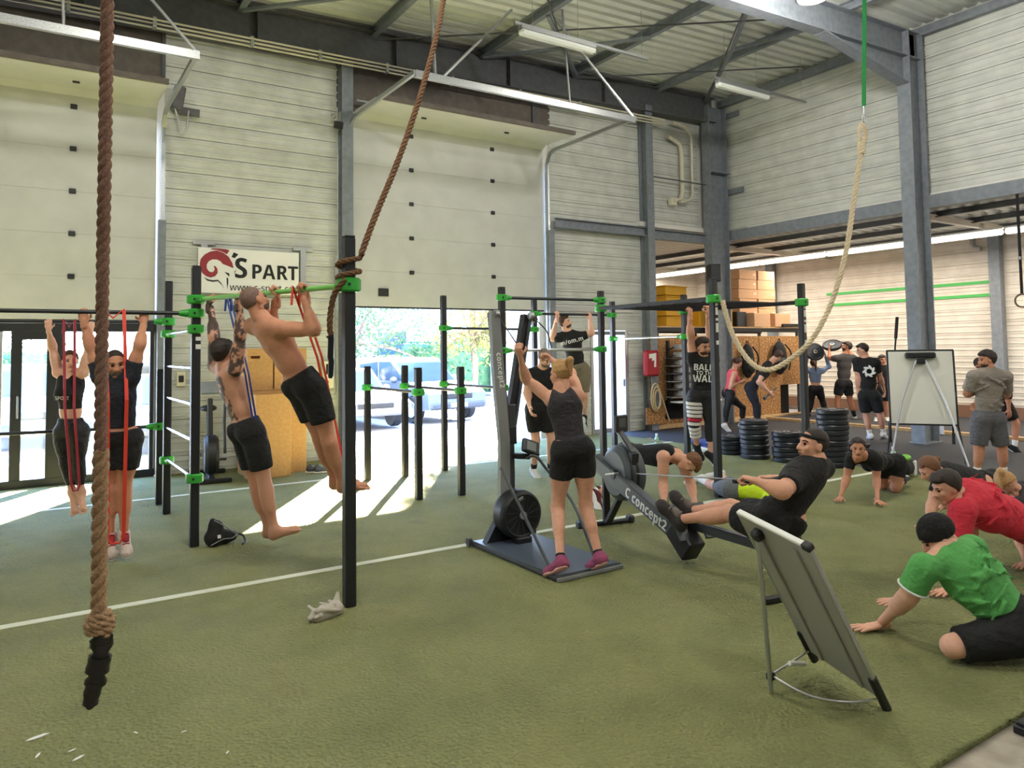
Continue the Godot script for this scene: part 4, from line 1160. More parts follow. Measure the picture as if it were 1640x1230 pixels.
func storage() -> void:
	# strand-board partition with openings
	var o := setting("wall_partition", "strand board partition in front of the storage shelf")
	for r in [[11.45, 12.66, 0.35, 2.05], [12.68, 13.9, 0.0, 2.05], [13.92, 15.12, 0.0, 2.05], [15.14, 15.90, 0.0, 2.05], [15.90, 16.9, 0.82, 2.05], [11.45, 12.66, 0.0, 0.34]]:
		part("board", MB.new().box(V((r[0] + r[1]) / 2, (r[2] + r[3]) / 2, -12.05), V(r[1] - r[0], r[3] - r[2], 0.03), Basis.IDENTITY, 0.002), M.osb, o)
	part("rail", MB.new().box(V(14.2, 0.06, -11.98), V(5.4, 0.10, 0.06), Basis.IDENTITY, 0.004), M.ply, o)
	part("dark_opening_sheet", MB.new().box(V(16.4, 0.45, -12.6), V(1.1, 0.85, 0.04)), M.black_matte, o)  # black sheet put behind the opening so that its inside reads dark
	part("jamb_board", MB.new().box(V(11.46, 0.32, -11.9), V(0.56, 0.36, 0.02)), M.osb, o)
	part("dark_panel", MB.new().box(V(12.2, 0.42, -12.02), V(0.62, 0.42, 0.02)), M.black_matte, o)
	# rack of folded step boards on shelves
	o = thing("storage_rack", "dark rack with thin shelves of grey boards against the strand board", "rack", V(12.5, 0.55, -11.9))
	for x in [-0.62, 0.62]:
		part("upright", MB.new().box(V(x, 0.7, 0), V(0.06, 1.4, 0.08), Basis.IDENTITY, 0.005), M.black, o)
		for k in 7:
			part("peg", MB.new().bar(V(x, 0.18 + k * 0.17, 0.03), V(x, 0.23 + k * 0.17, 0.20), 0.05, 0.02), M.black, o)
	for k in 6:
		part("shelf", MB.new().box(V(0, 0.16 + k * 0.17, 0.14), V(1.5, 0.018, 0.26), Basis.IDENTITY, 0.003), M.galv if k % 2 == 0 else M.steel_dark, o)
	part("tray", MB.new().box(V(0.05, 0.05, 0.18), V(1.35, 0.04, 0.3), Basis.IDENTITY, 0.008), M.white, o)
	var gm := mat(rgb(158, 158, 160), 0.6)
	for k in 7:
		for x in [-0.28, 0.30]:
			var q := thing("step_board", "%s grey wedge board in the dark rack, %s half" % [NTH[k], "hose side" if x < 0 else "rig side"], "board", V(12.5 + x, 0.735 + k * 0.17, -11.76), 0.0, "grey boards in the rack")
			part("wedge", MB.new().prism(PackedVector2Array([Vector2(-0.24, 0), Vector2(0.24, 0), Vector2(0.20, 0.11), Vector2(-0.20, 0.11)]), 0.22, Transform3D.IDENTITY), gm, q)
	# shelf above
	o = thing("storage_shelf", "long black storage shelf above the strand board", "shelf", V(14.3, 2.2, -12.75))
	part("front_beam", MB.new().box(V(0, 0.0, 0.62), V(5.2, 0.10, 0.06), Basis.IDENTITY, 0.006), M.black, o)
	part("back_beam", MB.new().box(V(0, 0.0, -0.62), V(5.2, 0.10, 0.06), Basis.IDENTITY, 0.006), M.black, o)
	part("deck", MB.new().box(V(0, 0.065, 0), V(5.2, 0.03, 1.3)), M.ply, o)
	for x in [-2.5, 0.0, 2.5]:
		for z in [-0.6, 0.6]:
			part("upright", MB.new().box(V(x, -1.1, z), V(0.07, 2.2, 0.07), Basis.IDENTITY, 0.006), M.steel_dark, o)
	part("clamp_bar", MB.new().bar(V(1.75, 0.12, 0.72), V(2.5, 0.12, 0.72), 0.06, 0.08, Vector3.UP, 0.006), M.black, o)
	for k in 4:
		var q := thing("storage_crate", "%s yellow plastic crate in the stack by the slim column" % NTH[k], "crate", V(12.62, 2.28 + k * 0.24, -12.6), 0.12, "yellow crates on the storage shelf")
		part("shell", MB.new().box(V(0, 0.115, 0), V(0.78, 0.22, 0.5), Basis.IDENTITY, 0.015), M.yellow_crate, q)
		part("rim", MB.new().box(V(0, 0.215, 0), V(0.82, 0.03, 0.54), Basis.IDENTITY, 0.008), M.yellow_crate, q)
	for p in [[13.55, 0.42, 0.4, "single yellow crate behind the hanging man's arms"], [14.30, 0.5, 0.42, "yellow crate beside a small black box"]]:
		var q := thing("storage_crate", p[3], "crate", V(p[0], 2.28, -12.5))
		part("shell", MB.new().box(V(0, p[1] / 2, 0), V(p[2], p[1], 0.4), Basis.IDENTITY, 0.015), M.yellow_crate, q)
		part("rim", MB.new().box(V(0, p[1] - 0.01, 0), V(p[2] + 0.04, 0.03, 0.44), Basis.IDENTITY, 0.008), M.yellow_crate, q)
	var q := thing("speaker_box", "small black box on the storage shelf before the cartons", "box", V(14.78, 2.28, -12.4))
	part("shell", MB.new().box(V(0, 0.19, 0), V(0.36, 0.38, 0.3), Basis.IDENTITY, 0.01), M.black, q)
	part("grille", MB.new().box(V(0, 0.19, 0.152), V(0.3, 0.32, 0.006)), M.plastic_dark, q)
	for c in 2:
		for k in 6:
			var bx := thing("cardboard_box", "%s tan carton of the shelf pile, %s column" % [NTH[k], "crate side" if c == 0 else "annexe wall side"], "carton", V(15.35 + c * 0.72 + 0.01 * (k % 2), 2.28 + k * 0.245, -12.75), 0.04 * (k % 3 - 1), "tan cartons piled on the storage shelf")
			part("box", MB.new().box(V(0, 0.12, 0), V(0.69, 0.238, 0.5), Basis.IDENTITY, 0.006), M.box_tan, bx)
			part("tape", MB.new().box(V(0.25, 0.13, 0.251), V(0.12, 0.06, 0.003)), mat(rgb(214, 190, 158), 0.4), bx)
	for k in 2:
		var bx := thing("cardboard_box", "low tan carton before the tall pile, %s" % ("beside the black box" if k == 0 else "farther from the black box"), "carton", V(15.35 + 0.8 * k, 2.28, -12.26), 0.06, "low tan cartons on the storage shelf")
		part("box", MB.new().box(V(0, 0.17, 0), V(0.66, 0.34, 0.34), Basis.IDENTITY, 0.006), M.box_tan, bx)
		part("flap", MB.new().box(V(0, 0.345, 0.05), V(0.64, 0.008, 0.22), Basis(Vector3.RIGHT, 0.06)), M.box_tan, bx)
	# rucksacks on the strand board
	for p in [[14.5, 1.45, 1.0, "large black rucksack hung on the strand board behind the pink top"], [15.7, 1.5, 1.25, "wide black rucksack hung on the strand board behind the bending man"]]:
		var r := thing("rucksack", p[3], "bag", V(p[0], p[1], -11.88))
		var s: float = p[2]
		part("body", MB.new().ball(V(0, 0, 0), V(0.20 * s, 0.42, 0.13)), M.black_matte, r)
		part("pocket", MB.new().ball(V(0.02, -0.14, 0.08), V(0.14 * s, 0.18, 0.09)), M.black, r)
		part("strap", MB.new().tube(resample([V(0.12 * s, 0.34, 0.06), V(0.24 * s, 0.1, 0.12), V(0.20 * s, -0.3, 0.08)], 0.05), 0.018, 6), M.black_matte, r)
		part("strap", MB.new().tube(resample([V(-0.05, 0.40, 0.0), V(0.0, 0.48, 0.0), V(0.05, 0.40, 0.0)], 0.04), 0.012, 6), M.black_matte, r)
	# speaker on the corner column
	var sp := thing("loudspeaker", "black loudspeaker on a bracket at the broad corner column", "speaker", V(13.2, 3.3, -11.7), -0.5)
	part("cabinet", MB.new().box(V(0, 0.19, 0), V(0.26, 0.40, 0.26), Basis.IDENTITY, 0.015), M.black, sp)
	part("grille", MB.new().box(V(0, 0.19, 0.132), V(0.22, 0.36, 0.008), Basis.IDENTITY, 0.003), M.plastic_dark, sp)
	part("bracket", MB.new().bar(V(0, 0.0, 0), V(0.12, -0.4, -0.12), 0.1, 0.1), mat(rgb(74, 80, 70), 0.6), sp)

func small_things() -> void:
	# red box and hose on the slim column
	var o := thing("hose_cabinet", "red wall box with a white emblem on the slim column", "box", V(11.33, 1.46, -11.86), -0.2)
	part("cover", MB.new().box(V(0, 0, 0), V(0.36, 0.56, 0.16), Basis.IDENTITY, 0.04), M.red_box, o)
	part("emblem", MB.new().prism(PackedVector2Array([Vector2(-0.10, 0.18), Vector2(0.08, 0.20), Vector2(0.07, -0.10), Vector2(0.02, -0.10), Vector2(0.03, 0.05), Vector2(-0.03, 0.03), Vector2(-0.03, 0.10), Vector2(-0.10, 0.08)]), 0.004, Transform3D(Basis.IDENTITY, V(0, 0.02, 0.082))), M.print_white, o)
	o = thing("hose", "coil of tan hose hanging below the red wall box", "hose", V(11.42, 0.72, -11.84))
	for k in 3:
		var pts := []
		for i in 33:
			var a := TAU * i / 32
			pts.append(V(cos(a) * (0.13 - k * 0.022) + 0.01 * k, sin(a) * (0.30 - k * 0.05) - 0.02 * k, 0.02 * k))
		part("coil", MB.new().tube(pts, 0.016, 8, false), M.hose, o)
	part("tail", MB.new().tube(resample([V(0.06, 0.2, 0.04), V(0.14, 0.0, 0.05), V(0.26, -0.34, 0.06), V(0.34, -0.52, 0.06)], 0.05), 0.016, 8), M.hose, o)
	# intercom
	o = thing("door_control", "cream door control box with a label on the ribbed wall", "control box", V(4.22, 1.42, ZB + 0.07))
	part("case", MB.new().box(V(0, 0, 0), V(0.20, 0.46, 0.10), Basis.IDENTITY, 0.015), M.cream_plastic, o)
	part("label", MB.new().box(V(0.02, 0.09, 0.052), V(0.13, 0.17, 0.004)), M.print_black, o)
	part("label", MB.new().box(V(0.035, 0.155, 0.055), V(0.08, 0.04, 0.004)), mat(rgb(220, 196, 60), 0.6), o)
	part("button", MB.new().cyl(V(-0.02, -0.12, 0.05), V(-0.02, -0.12, 0.065), 0.018, 12), M.red_box, o)
	part("cable", MB.new().tube(resample([V(0, -0.22, 0), V(0.02, -0.32, 0.04), V(0.10, -0.33, 0.05), V(0.14, -0.22, 0.02), V(0.13, 0.2, 0.0), V(0.12, 2.0, 0.0)], 0.05), 0.010, 6), M.galv, o)
	o = thing("wall_switch", "small black switch on the wall behind the side ladder", "switch", V(1.95, 1.42, ZB + 0.05))
	part("plate", MB.new().box(V(0, 0, 0), V(0.12, 0.22, 0.05), Basis.IDENTITY, 0.008), M.cream_plastic, o)
	part("rocker", MB.new().box(V(0, 0.0, 0.03), V(0.07, 0.10, 0.02), Basis.IDENTITY, 0.005), M.black, o)
	# cardboard wardrobe boxes behind the tattooed man
	o = thing("cardboard_box", "tall kraft cardboard box with dark hand slots behind the two shirtless men", "carton", V(3.12, 0, -11.45), 0.05)
	part("box", MB.new().box(V(0, 0.93, -0.04), V(0.88, 1.86, 0.42), Basis.IDENTITY, 0.006), M.cardboard, o)
	# front sheet stands off the box and is cut by two hand slots
	for r in [[-0.44, 0.44, 0.0, 1.24], [-0.44, 0.44, 1.246, 1.26], [-0.44, -0.072, 1.26, 1.71], [-0.048, 0.44, 1.26, 1.75], [-0.44, -0.40, 1.71, 1.75], [-0.26, -0.072, 1.71, 1.75], [-0.44, 0.44, 1.75, 1.86]]:
		part("front_sheet", MB.new().box(V((r[0] + r[1]) / 2, (r[2] + r[3]) / 2, 0.215), V(r[1] - r[0], r[3] - r[2], 0.07)), M.cardboard, o)
	o = thing("cardboard_box", "smaller kraft cardboard box in front of the tall one", "carton", V(2.98, 0, -11.05), 0.12)
	part("box", MB.new().box(V(0, 0.60, 0), V(0.52, 1.20, 0.30), Basis.IDENTITY, 0.006), M.cardboard, o)
	part("flap", MB.new().box(V(-0.29, 0.5, 0.05), V(0.012, 1.0, 0.32), Basis(Vector3.UP, 0.25)), M.cardboard, o)
	# shoes by the box
	for k in 2:
		shoe("dark trainer lying on the turf by the kraft boxes", V(3.62 + 0.1 * k, 0.0, -10.98 + 0.07 * k), 0.9 + 0.4 * k, mat(rgb(62, 66, 74), 0.7), "trainers by the kraft boxes")
	# backpack at the foot of the rig
	o = thing("backpack", "small black backpack with pale piping beside the rig post", "bag", V(1.54, 0, -7.42), 0.3)
	var bb := MB.new()
	sdf(bb, [pr(V(-0.06, 0.08, 0), V(-0.03, 0.17, 0), 0.085, 0.06), pr(V(0.05, 0.065, 0.0), V(0.12, 0.06, 0.0), 0.07, 0.05), pr(V(-0.07, 0.2, 0), V(-0.075, 0.24, 0.0), 0.035, 0.02)], 0.012, 0.05)
	part("body", bb, M.black_matte, o)
	part("piping", MB.new().tube(resample([V(-0.13, 0.03, 0.08), V(-0.02, 0.07, 0.10), V(0.08, 0.06, 0.085), V(0.16, 0.08, 0.04)], 0.03), 0.005, 6), M.erg_grey, o)
	part("piping", MB.new().tube(resample([V(-0.07, 0.24, 0.02), V(0.0, 0.19, 0.06), V(0.09, 0.12, 0.06), V(0.17, 0.05, 0.04)], 0.03), 0.005, 6), M.erg_grey, o)
	part("label", MB.new().box(V(-0.055, 0.10, 0.092), V(0.03, 0.03, 0.004), Basis(Vector3.RIGHT, -0.2)), M.print_white, o)
	part("strap", MB.new().tube(resample([V(0.15, 0.08, 0.0), V(0.2, 0.06, 0.06), V(0.19, 0.015, 0.12), V(0.13, 0.008, 0.18)], 0.03), 0.010, 6), M.black, o)
	# crumpled shirt
	o = thing("crumpled_shirt", "crumpled beige shirt lying on the turf at the lone pole", "clothes", V(1.72, 0, -4.98), 0.35)
	var cb := MB.new()
	var rng := RandomNumberGenerator.new()
	rng.seed = 12
	var pp := [pr(V(-0.08, 0.03, 0), V(0.08, 0.035, 0.01), 0.045, 0.05), pr(V(0.10, 0.04, -0.02), V(0.125, 0.12, -0.03), 0.035, 0.012)]
	for i in 16:
		var a := rng.randf() * TAU
		var c := V(rng.randf_range(-0.10, 0.10), rng.randf_range(0.03, 0.07), rng.randf_range(-0.05, 0.06))
		var d := V(cos(a), rng.randf_range(-0.25, 0.2), sin(a)) * rng.randf_range(0.04, 0.08)
		pp.append(pr(c - d, c + d, rng.randf_range(0.009, 0.016), rng.randf_range(0.006, 0.012), [[Vector3.ZERO, V(0, -1, 0)]]))
	sdf(cb, pp, 0.006, 0.012)
	part("cloth", cb, M.cloth_beige, o)
	# bottles, cloths and shoes in the background
	for p in [[9.55, 0.0, -9.9, "white bottle with green base behind the rowing machine", M.white], [11.0, 0.0, -6.35, "pale bottle beside the flip chart leg", M.white]]:
		o = thing("water_bottle", p[3], "bottle", V(p[0], p[1], p[2]))
		part("body", MB.new().lathe([Vector2(0, 0), Vector2(0.038, 0), Vector2(0.04, 0.02), Vector2(0.04, 0.14), Vector2(0.034, 0.17), Vector2(0.018, 0.19), Vector2(0.018, 0.22), Vector2(0, 0.22)], Vector3.ZERO, Basis.IDENTITY, 16), mat(rgb(150, 196, 160), 0.3), o)
		part("cap", MB.new().cyl(V(0, 0.2, 0), V(0, 0.245, 0), 0.022, 12), p[4], o)
	o = thing("towel", "blue and white towel lying behind the overhead ladder", "towel", V(9.85, 0, -9.1))
	cb = MB.new()
	pp = []
	for i in 8:
		var c := V(rng.randf_range(-0.12, 0.12), rng.randf_range(0.03, 0.16), rng.randf_range(-0.1, 0.1))
		var d := V(rng.randfn(), rng.randfn() * 0.4, rng.randfn()) * 0.06
		pp.append(pr(c - d, c + d, 0.04, 0.03, [[Vector3.ZERO, V(0, -1, 0)]]))
	sdf(cb, pp, 0.014, 0.03)
	part("cloth", cb, mat(rgb(84, 104, 178), 0.9), o)
	shoe("white trainer standing on the rubber floor by the towel", V(9.72, 0.0, -9.0), 0.4, M.white, "")
	o = thing("sports_bag", "green and white sports bag behind the woman on all fours", "bag", V(9.95, 0, -5.6), 0.3)
	cb = MB.new()
	sdf(cb, [pr(V(-0.14, 0.13, 0), V(0.16, 0.12, 0), 0.11, 0.11), pr(V(-0.1, 0.22, 0), V(0.1, 0.24, 0), 0.05, 0.05)], 0.016, 0.05)
	part("body", cb, M.black_matte, o)
	part("stripe", MB.new().ball(V(-0.02, 0.26, 0.02), V(0.17, 0.045, 0.07)), mat(rgb(110, 190, 50), 0.5), o)
	part("panel", MB.new().box(V(0.15, 0.11, 0.10), V(0.12, 0.2, 0.03), Basis.IDENTITY, 0.012), M.white, o)
	o = thing("clipboard_card", "small white card with a dark mark leaning on the platform edge", "card", V(15.12, 0.0, -7.9))
	part("card", MB.new().box(V(0, 0.16, 0), V(0.02, 0.3, 0.42), Basis(Vector3.BACK, 0.15), 0.004), M.white, o)
	part("mark", MB.new().box(V(-0.014, 0.18, 0.02), V(0.004, 0.12, 0.16), Basis(Vector3.BACK, 0.15)), mat(rgb(40, 50, 90), 0.6), o)
	# bars stood against the wall
	o = thing("barbell", "black bent curl bar standing upright before the annexe wall", "barbell", V(13.9, 0.0, -6.9))
	part("shaft", MB.new().tube(resample([V(0, 0.02, 0), V(0, 0.35, 0), V(0, 0.5, 0.05), V(0, 0.65, -0.03), V(0, 0.85, 0.05), V(0, 0.95, 0), V(0, 1.0, 0)], 0.04), 0.016, 10), M.black, o)
	part("sleeve", MB.new().cyl(V(0, 1.0, 0), V(0, 1.28, 0), 0.028, 12), M.plastic_dark, o)
	part("sleeve", MB.new().cyl(V(0, 0.0, 0), V(0, 0.2, 0), 0.028, 12), M.plastic_dark, o)
	o = thing("barbell", "black barbell leaning upright against the tall steel column", "barbell", V(13.35, 0.0, -7.75))
	part("shaft", MB.new().cyl(V(0, 0.3, 0), V(0.1, 1.9, 0.12), 0.016, 10), M.black, o)
	part("sleeve", MB.new().cyl(V(0.1, 1.9, 0.12), V(0.125, 2.3, 0.15), 0.028, 12), M.black, o)
	part("sleeve", MB.new().cyl(V(0, 0.0, 0), V(0.0, 0.35, 0), 0.028, 12), M.black, o)
	# white scraps on the turf
	for p in [[0.07, -4.22, 0.3, 0.10], [0.07, -4.03, 1.2, 0.05], [0.22, -3.9, 0.6, 0.06], [0.20, -3.99, 0.5, 0.04], [0.46, -4.0, 2.0, 0.035], [0.65, -3.88, 0.2, 0.03], [0.78, -3.57, 0.9, 0.03]]:
		o = thing("paper_scrap", "small white scrap trodden into the green turf", "scrap", V(p[0], 0.004, p[1]), p[2], "white scraps on the turf")
		part("scrap", MB.new().prism(PackedVector2Array([Vector2(-0.5, 0), Vector2(-0.2, -0.12), Vector2(0.3, -0.1), Vector2(0.5, 0.05), Vector2(0.1, 0.14), Vector2(-0.3, 0.1)]), 0.03, Transform3D(Basis(Vector3.RIGHT, PI / 2).scaled_local(Vector3.ONE * p[3]), Vector3.ZERO)), M.print_white, o)
	o = thing("barbell", "short dark bar held by the bending man in navy", "barbell", V(13.14, 0.80, -10.2))
	part("shaft", MB.new().cyl(V(-0.24, -0.07, 0.06), V(0.26, 0.10, -0.06), 0.022, 10), M.black, o)
	part("grip_end", MB.new().cyl(V(-0.30, -0.09, 0.075), V(-0.22, -0.063, 0.055), 0.035, 12), M.plastic_dark, o)
	# grooved rubber mat on the concrete
	o = thing("rubber_mat", "grooved black rubber mat lying on the concrete by the turf edge", "mat", V(4.36, -0.025, -1.40))
	part("slab", MB.new().box(V(0, 0.02, 0), V(1.0, 0.035, 0.62), Basis.IDENTITY, 0.004), M.rubber, o)
	for i in 9:
		part("rib", MB.new().box(V(-0.44 + i * 0.11, 0.045, 0), V(0.085, 0.02, 0.61), Basis.IDENTITY, 0.006), M.rubber, o)

func shoe(label: String, at: Vector3, turn: float, m: Material, group: String) -> void:
	var o := thing("trainer", label, "shoe", at, turn, group)
	var b := MB.new()
	sdf(b, [pr(V(0, 0.05, -0.08), V(0, 0.035, 0.10), 0.045, 0.035, [[V(0, 0.018, 0), V(0, -1, 0)]]), pr(V(0, 0.06, -0.08), V(0, 0.09, -0.07), 0.042, 0.036)], 0.009, 0.03)
	part("upper", b, m, o)
	part("sole", MB.new().box(V(0, 0.012, 0.005), V(0.085, 0.024, 0.28), Basis.IDENTITY, 0.01), M.white, o)
# ---------------------------------------------------------------- outside
func outside() -> void:
	st("ground", "sunlit pale asphalt yard outside the doors", MB.new().box(V(5, -0.11, -42.0), V(140, 0.16, 59.3)), M.asphalt)
	var o := thing("neighbour_building", "white rendered building across the yard", "building", V(22.0, 0, -36.0), -0.3)
	part("wall", MB.new().box(V(0, 3.2, 0), V(16, 6.4, 8)), M.facade, o)
	part("roof", MB.new().box(V(0, 6.5, 0), V(16.6, 0.25, 8.6)), M.steel_dark, o)
	for k in 4:
		var f := part("window", MB.new().box(V(-6 + k * 4.0, 2.2, 4.02), V(1.6, 1.3, 0.08)), M.alu, o)
		part("pane", MB.new().box(V(-6 + k * 4.0, 2.2, 4.07), V(1.4, 1.1, 0.02)), M.car_glass, f)
	o = thing("yard_wall", "low white boundary wall beyond the hedge", "wall", V(17.6, 0, -25.0), -0.15)
	part("wall", MB.new().box(V(0, 1.2, 0), V(4.2, 2.4, 0.2)), M.facade, o)
	part("coping", MB.new().box(V(0, 2.43, 0), V(4.3, 0.06, 0.3)), M.concrete, o)
	hedge(V(14.3, 0, -26.2), V(4.6, 2.2, 1.2), "clipped green hedge behind the dip bars")
	hedge(V(-4.5, 0, -34.0), V(14.0, 2.0, 1.4), "long green hedge beyond the glazed entrance")
	tree(V(9.3, 0, -24.2), 2.0, 3.2, M.leaf, 6500, 41, "leafy green tree behind the parked car")
	tree(V(13.0, 0, -22.4), 2.2, 1.5, M.leaf_yellow, 2600, 42, "yellow green tree beside the hedge")
	tree(V(13.3, 0, -19.8), 5.9, 1.6, M.leaf, 9000, 43, "high crowned tree added out of view to shade part of the sun patch")  # added as an occluder: its unseen crown shades part of the sun patch
	tree(V(-1.5, 0, -25.0), 2.4, 3.2, M.leaf, 3500, 44, "green tree beyond the glazed entrance")
	car(V(8.85, 0, -18.6), -1.45, rgb(66, 78, 94), true, "grey blue off-road car parked beyond the dip bars")
	car(V(6.6, 0, -18.0), -1.55, rgb(150, 152, 156), false, "pale grey car parked left of the grey blue one")
	car(V(0.1, 0, -19.0), -1.5, rgb(64, 84, 106), true, "blue car parked outside the glazed entrance")
	car(V(2.4, 0, -16.6), -1.6, rgb(34, 37, 42), false, "dark car close outside the glazed entrance")

func hedge(at: Vector3, s: Vector3, label: String) -> void:
	var o := thing("hedge", label, "hedge", at)
	var rng := RandomNumberGenerator.new()
	rng.seed = int(at.x * 10) + 77
	part("core", MB.new().box(V(0, s.y / 2, 0), s * 0.9, Basis.IDENTITY, 0.15), M.hedge, o)
	var b := MB.new()
	for i in int(900 * s.x / 4.0):
		var c := V(rng.randf_range(-0.5, 0.5) * s.x, rng.randf_range(0.05, 1.0) * s.y, 0.46 * s.z)
		if rng.randf() < 0.3: c = V(rng.randf_range(-0.5, 0.5) * s.x, s.y * 0.97, rng.randf_range(-0.5, 0.5) * s.z)
		leaf(b, c, rng, 0.09)
	var l := part("leaves", b, M.hedge, o)
	l.set_meta("kind", "stuff")

func leaf(b: MB, c: Vector3, rng: RandomNumberGenerator, s: float) -> void:
	var d := Vector3(rng.randfn(), rng.randfn(), rng.randfn()).normalized() * s * rng.randf_range(0.6, 1.2)
	var e := d.cross(Vector3(rng.randfn(), rng.randfn(), rng.randfn())).normalized() * d.length() * 0.32
	b.quad(c - d, c - e, c + d, c + e)

func tree(at: Vector3, h: float, r: float, m: Material, count: int, seed_: int, label: String) -> void:
	var o := thing("tree", label, "tree", at)
	var rng := RandomNumberGenerator.new()
	rng.seed = seed_
	part("trunk", MB.new().tube(resample([V(0, 0, 0), V(0.05, h * 0.5, 0.03), V(-0.03, h, 0), V(0, h + r * 0.9, 0)], 0.3), 0.11, 10), M.bark, o)
	var tips := []
	for i in 14:
		var a := rng.randf() * TAU
		var e := V(cos(a) * r * rng.randf_range(0.45, 0.95), h + r * rng.randf_range(-0.25 if seed_ != 43 else 0.2, 1.3 if seed_ != 43 else 0.8), sin(a) * r * rng.randf_range(0.45, 0.95))
		var s := V(0, h * rng.randf_range(0.75, 1.0) + 0.2, 0)
		part("branch", MB.new().tube(resample([s, s.lerp(e, 0.5) + V(0, 0.15, 0), e], 0.3), 0.035, 6), M.bark, o)
		tips.append(e)
		tips.append(s.lerp(e, 0.6))
	var b := MB.new()
	for i in count:
		var c: Vector3 = tips[rng.randi() % tips.size()]
		leaf(b, c + Vector3(rng.randfn(), rng.randfn() * 0.75, rng.randfn()) * r * (0.26 if seed_ != 43 else 0.14), rng, 0.11)
	if seed_ == 43: part("sun_block_core", MB.new().ball(V(0.1, h + 0.75, 0), V(1.55, 0.95, 1.3), Basis.IDENTITY, 18, 10), M.hedge, o)  # solid ball added inside the unseen crown to block the sun fully
	part("foliage", b, m, o).set_meta("kind", "stuff")

func car(at: Vector3, turn: float, col: Color, suv: bool, label: String) -> void:
	var o := thing("parked_car", label, "car", at, turn)
	var pm := mat(col, 0.25)
	pm.clearcoat_enabled = true
	var h := 1.0 if suv else 0.85
	# body outline along x (front is +x), extruded over the width
	var side := PackedVector2Array([Vector2(-2.1, 0.32), Vector2(-2.15, 0.6 * h), Vector2(-2.05, 0.98 * h), Vector2(1.0, 1.0 * h), Vector2(1.75, 0.92 * h), Vector2(2.12, 0.72 * h), Vector2(2.15, 0.35), Vector2(1.75, 0.30), Vector2(1.68, 0.52), Vector2(1.42, 0.68), Vector2(1.12, 0.62), Vector2(0.98, 0.30), Vector2(-0.98, 0.30), Vector2(-1.08, 0.58), Vector2(-1.36, 0.68), Vector2(-1.66, 0.55), Vector2(-1.75, 0.30)])
	part("body", MB.new().prism(side, 1.78, Transform3D.IDENTITY), pm, o)
	var roof := PackedVector2Array([Vector2(-2.02, 0.96 * h), Vector2(-1.75, 1.52 * h), Vector2(-1.3, 1.62 * h), Vector2(0.15, 1.60 * h), Vector2(1.02, 0.98 * h)])
	part("cabin", MB.new().prism(roof, 1.52, Transform3D.IDENTITY), pm, o)
	for s in [-1, 1]:
		part("side_window", MB.new().prism(PackedVector2Array([Vector2(-1.62, 1.02 * h), Vector2(-1.5, 1.44 * h), Vector2(-0.55, 1.52 * h), Vector2(-0.55, 1.02 * h)]), 0.02, Transform3D(Basis.IDENTITY, V(0, 0, s * 0.765))), M.car_glass, o)
		part("side_window", MB.new().prism(PackedVector2Array([Vector2(-0.45, 1.02 * h), Vector2(-0.45, 1.52 * h), Vector2(0.12, 1.52 * h), Vector2(0.78, 1.04 * h)]), 0.02, Transform3D(Basis.IDENTITY, V(0, 0, s * 0.765))), M.car_glass, o)
		part("headlight", MB.new().ball(V(2.0, 0.76 * h, s * 0.66), V(0.14, 0.09, 0.17)), M.chrome, o)
		part("mirror", MB.new().ball(V(0.62, 1.06 * h, s * 0.95), V(0.09, 0.08, 0.10)), pm, o)
		for x in [-1.37, 1.37]:
			var wh := part("wheel", MB.new().lathe([Vector2(0, -0.1), Vector2(0.2, -0.1), Vector2(0.31, -0.11), Vector2(0.33, -0.07), Vector2(0.33, 0.07), Vector2(0.31, 0.11), Vector2(0.2, 0.1), Vector2(0, 0.1)], V(x, 0.33, s * 0.80), Basis(Vector3.RIGHT, PI / 2), 24), M.rubber, o)
			part("rim", MB.new().lathe([Vector2(0, 0.0), Vector2(0.2, 0.0), Vector2(0.21, 0.01), Vector2(0.2, 0.02), Vector2(0.0, 0.02)], V(x, 0.33, s * 0.905), Basis(Vector3.RIGHT, s * PI / 2), 18), M.alu, wh)
	part("windscreen", MB.new().bar(V(0.20, 1.55 * h, 0), V(0.98, 1.01 * h, 0), 1.40, 0.02, Vector3.UP), M.car_glass, o)
	part("rear_window", MB.new().bar(V(-1.76, 1.50 * h, 0), V(-2.0, 1.02 * h, 0), 1.36, 0.02, Vector3.UP), M.car_glass, o)
	part("grille", MB.new().box(V(2.13, 0.66 * h, 0), V(0.05, 0.14, 0.9), Basis.IDENTITY, 0.02), M.black, o)
	part("bumper", MB.new().box(V(2.12, 0.42, 0), V(0.14, 0.18, 1.7), Basis.IDENTITY, 0.05), mat(col.darkened(0.3), 0.5), o)
	part("number_plate", MB.new().box(V(2.2, 0.44, 0), V(0.02, 0.11, 0.5)), M.white, o)
# ---------------------------------------------------------------- smooth bodies: distance field meshed as surface nets
class Prim:
	var kind := 0                 # 0 tapered capsule, 1 ellipsoid
	var a: Vector3
	var b: Vector3
	var ra: float
	var rb: float
	var B: Basis
	var r: Vector3
	var clips := []
	func box() -> AABB:
		if kind == 0:
			var m := maxf(ra, rb)
			var lo := Vector3(minf(a.x, b.x), minf(a.y, b.y), minf(a.z, b.z)) - Vector3(m, m, m)
			var hi := Vector3(maxf(a.x, b.x), maxf(a.y, b.y), maxf(a.z, b.z)) + Vector3(m, m, m)
			return AABB(lo, hi - lo)
		var e := Vector3.ZERO
		for i in 3:
			e[i] = sqrt(pow(B.x[i] * r.x, 2) + pow(B.y[i] * r.y, 2) + pow(B.z[i] * r.z, 2))
		return AABB(a - e, e * 2.0)

func pr(a: Vector3, b: Vector3, ra: float, rb: float, clips := []) -> Prim:
	var p := Prim.new()
	p.a = a; p.b = b; p.ra = ra; p.rb = rb; p.clips = clips
	if a.distance_squared_to(b) < 1e-8: p.b = a + Vector3(0, 0.0005, 0)
	return p

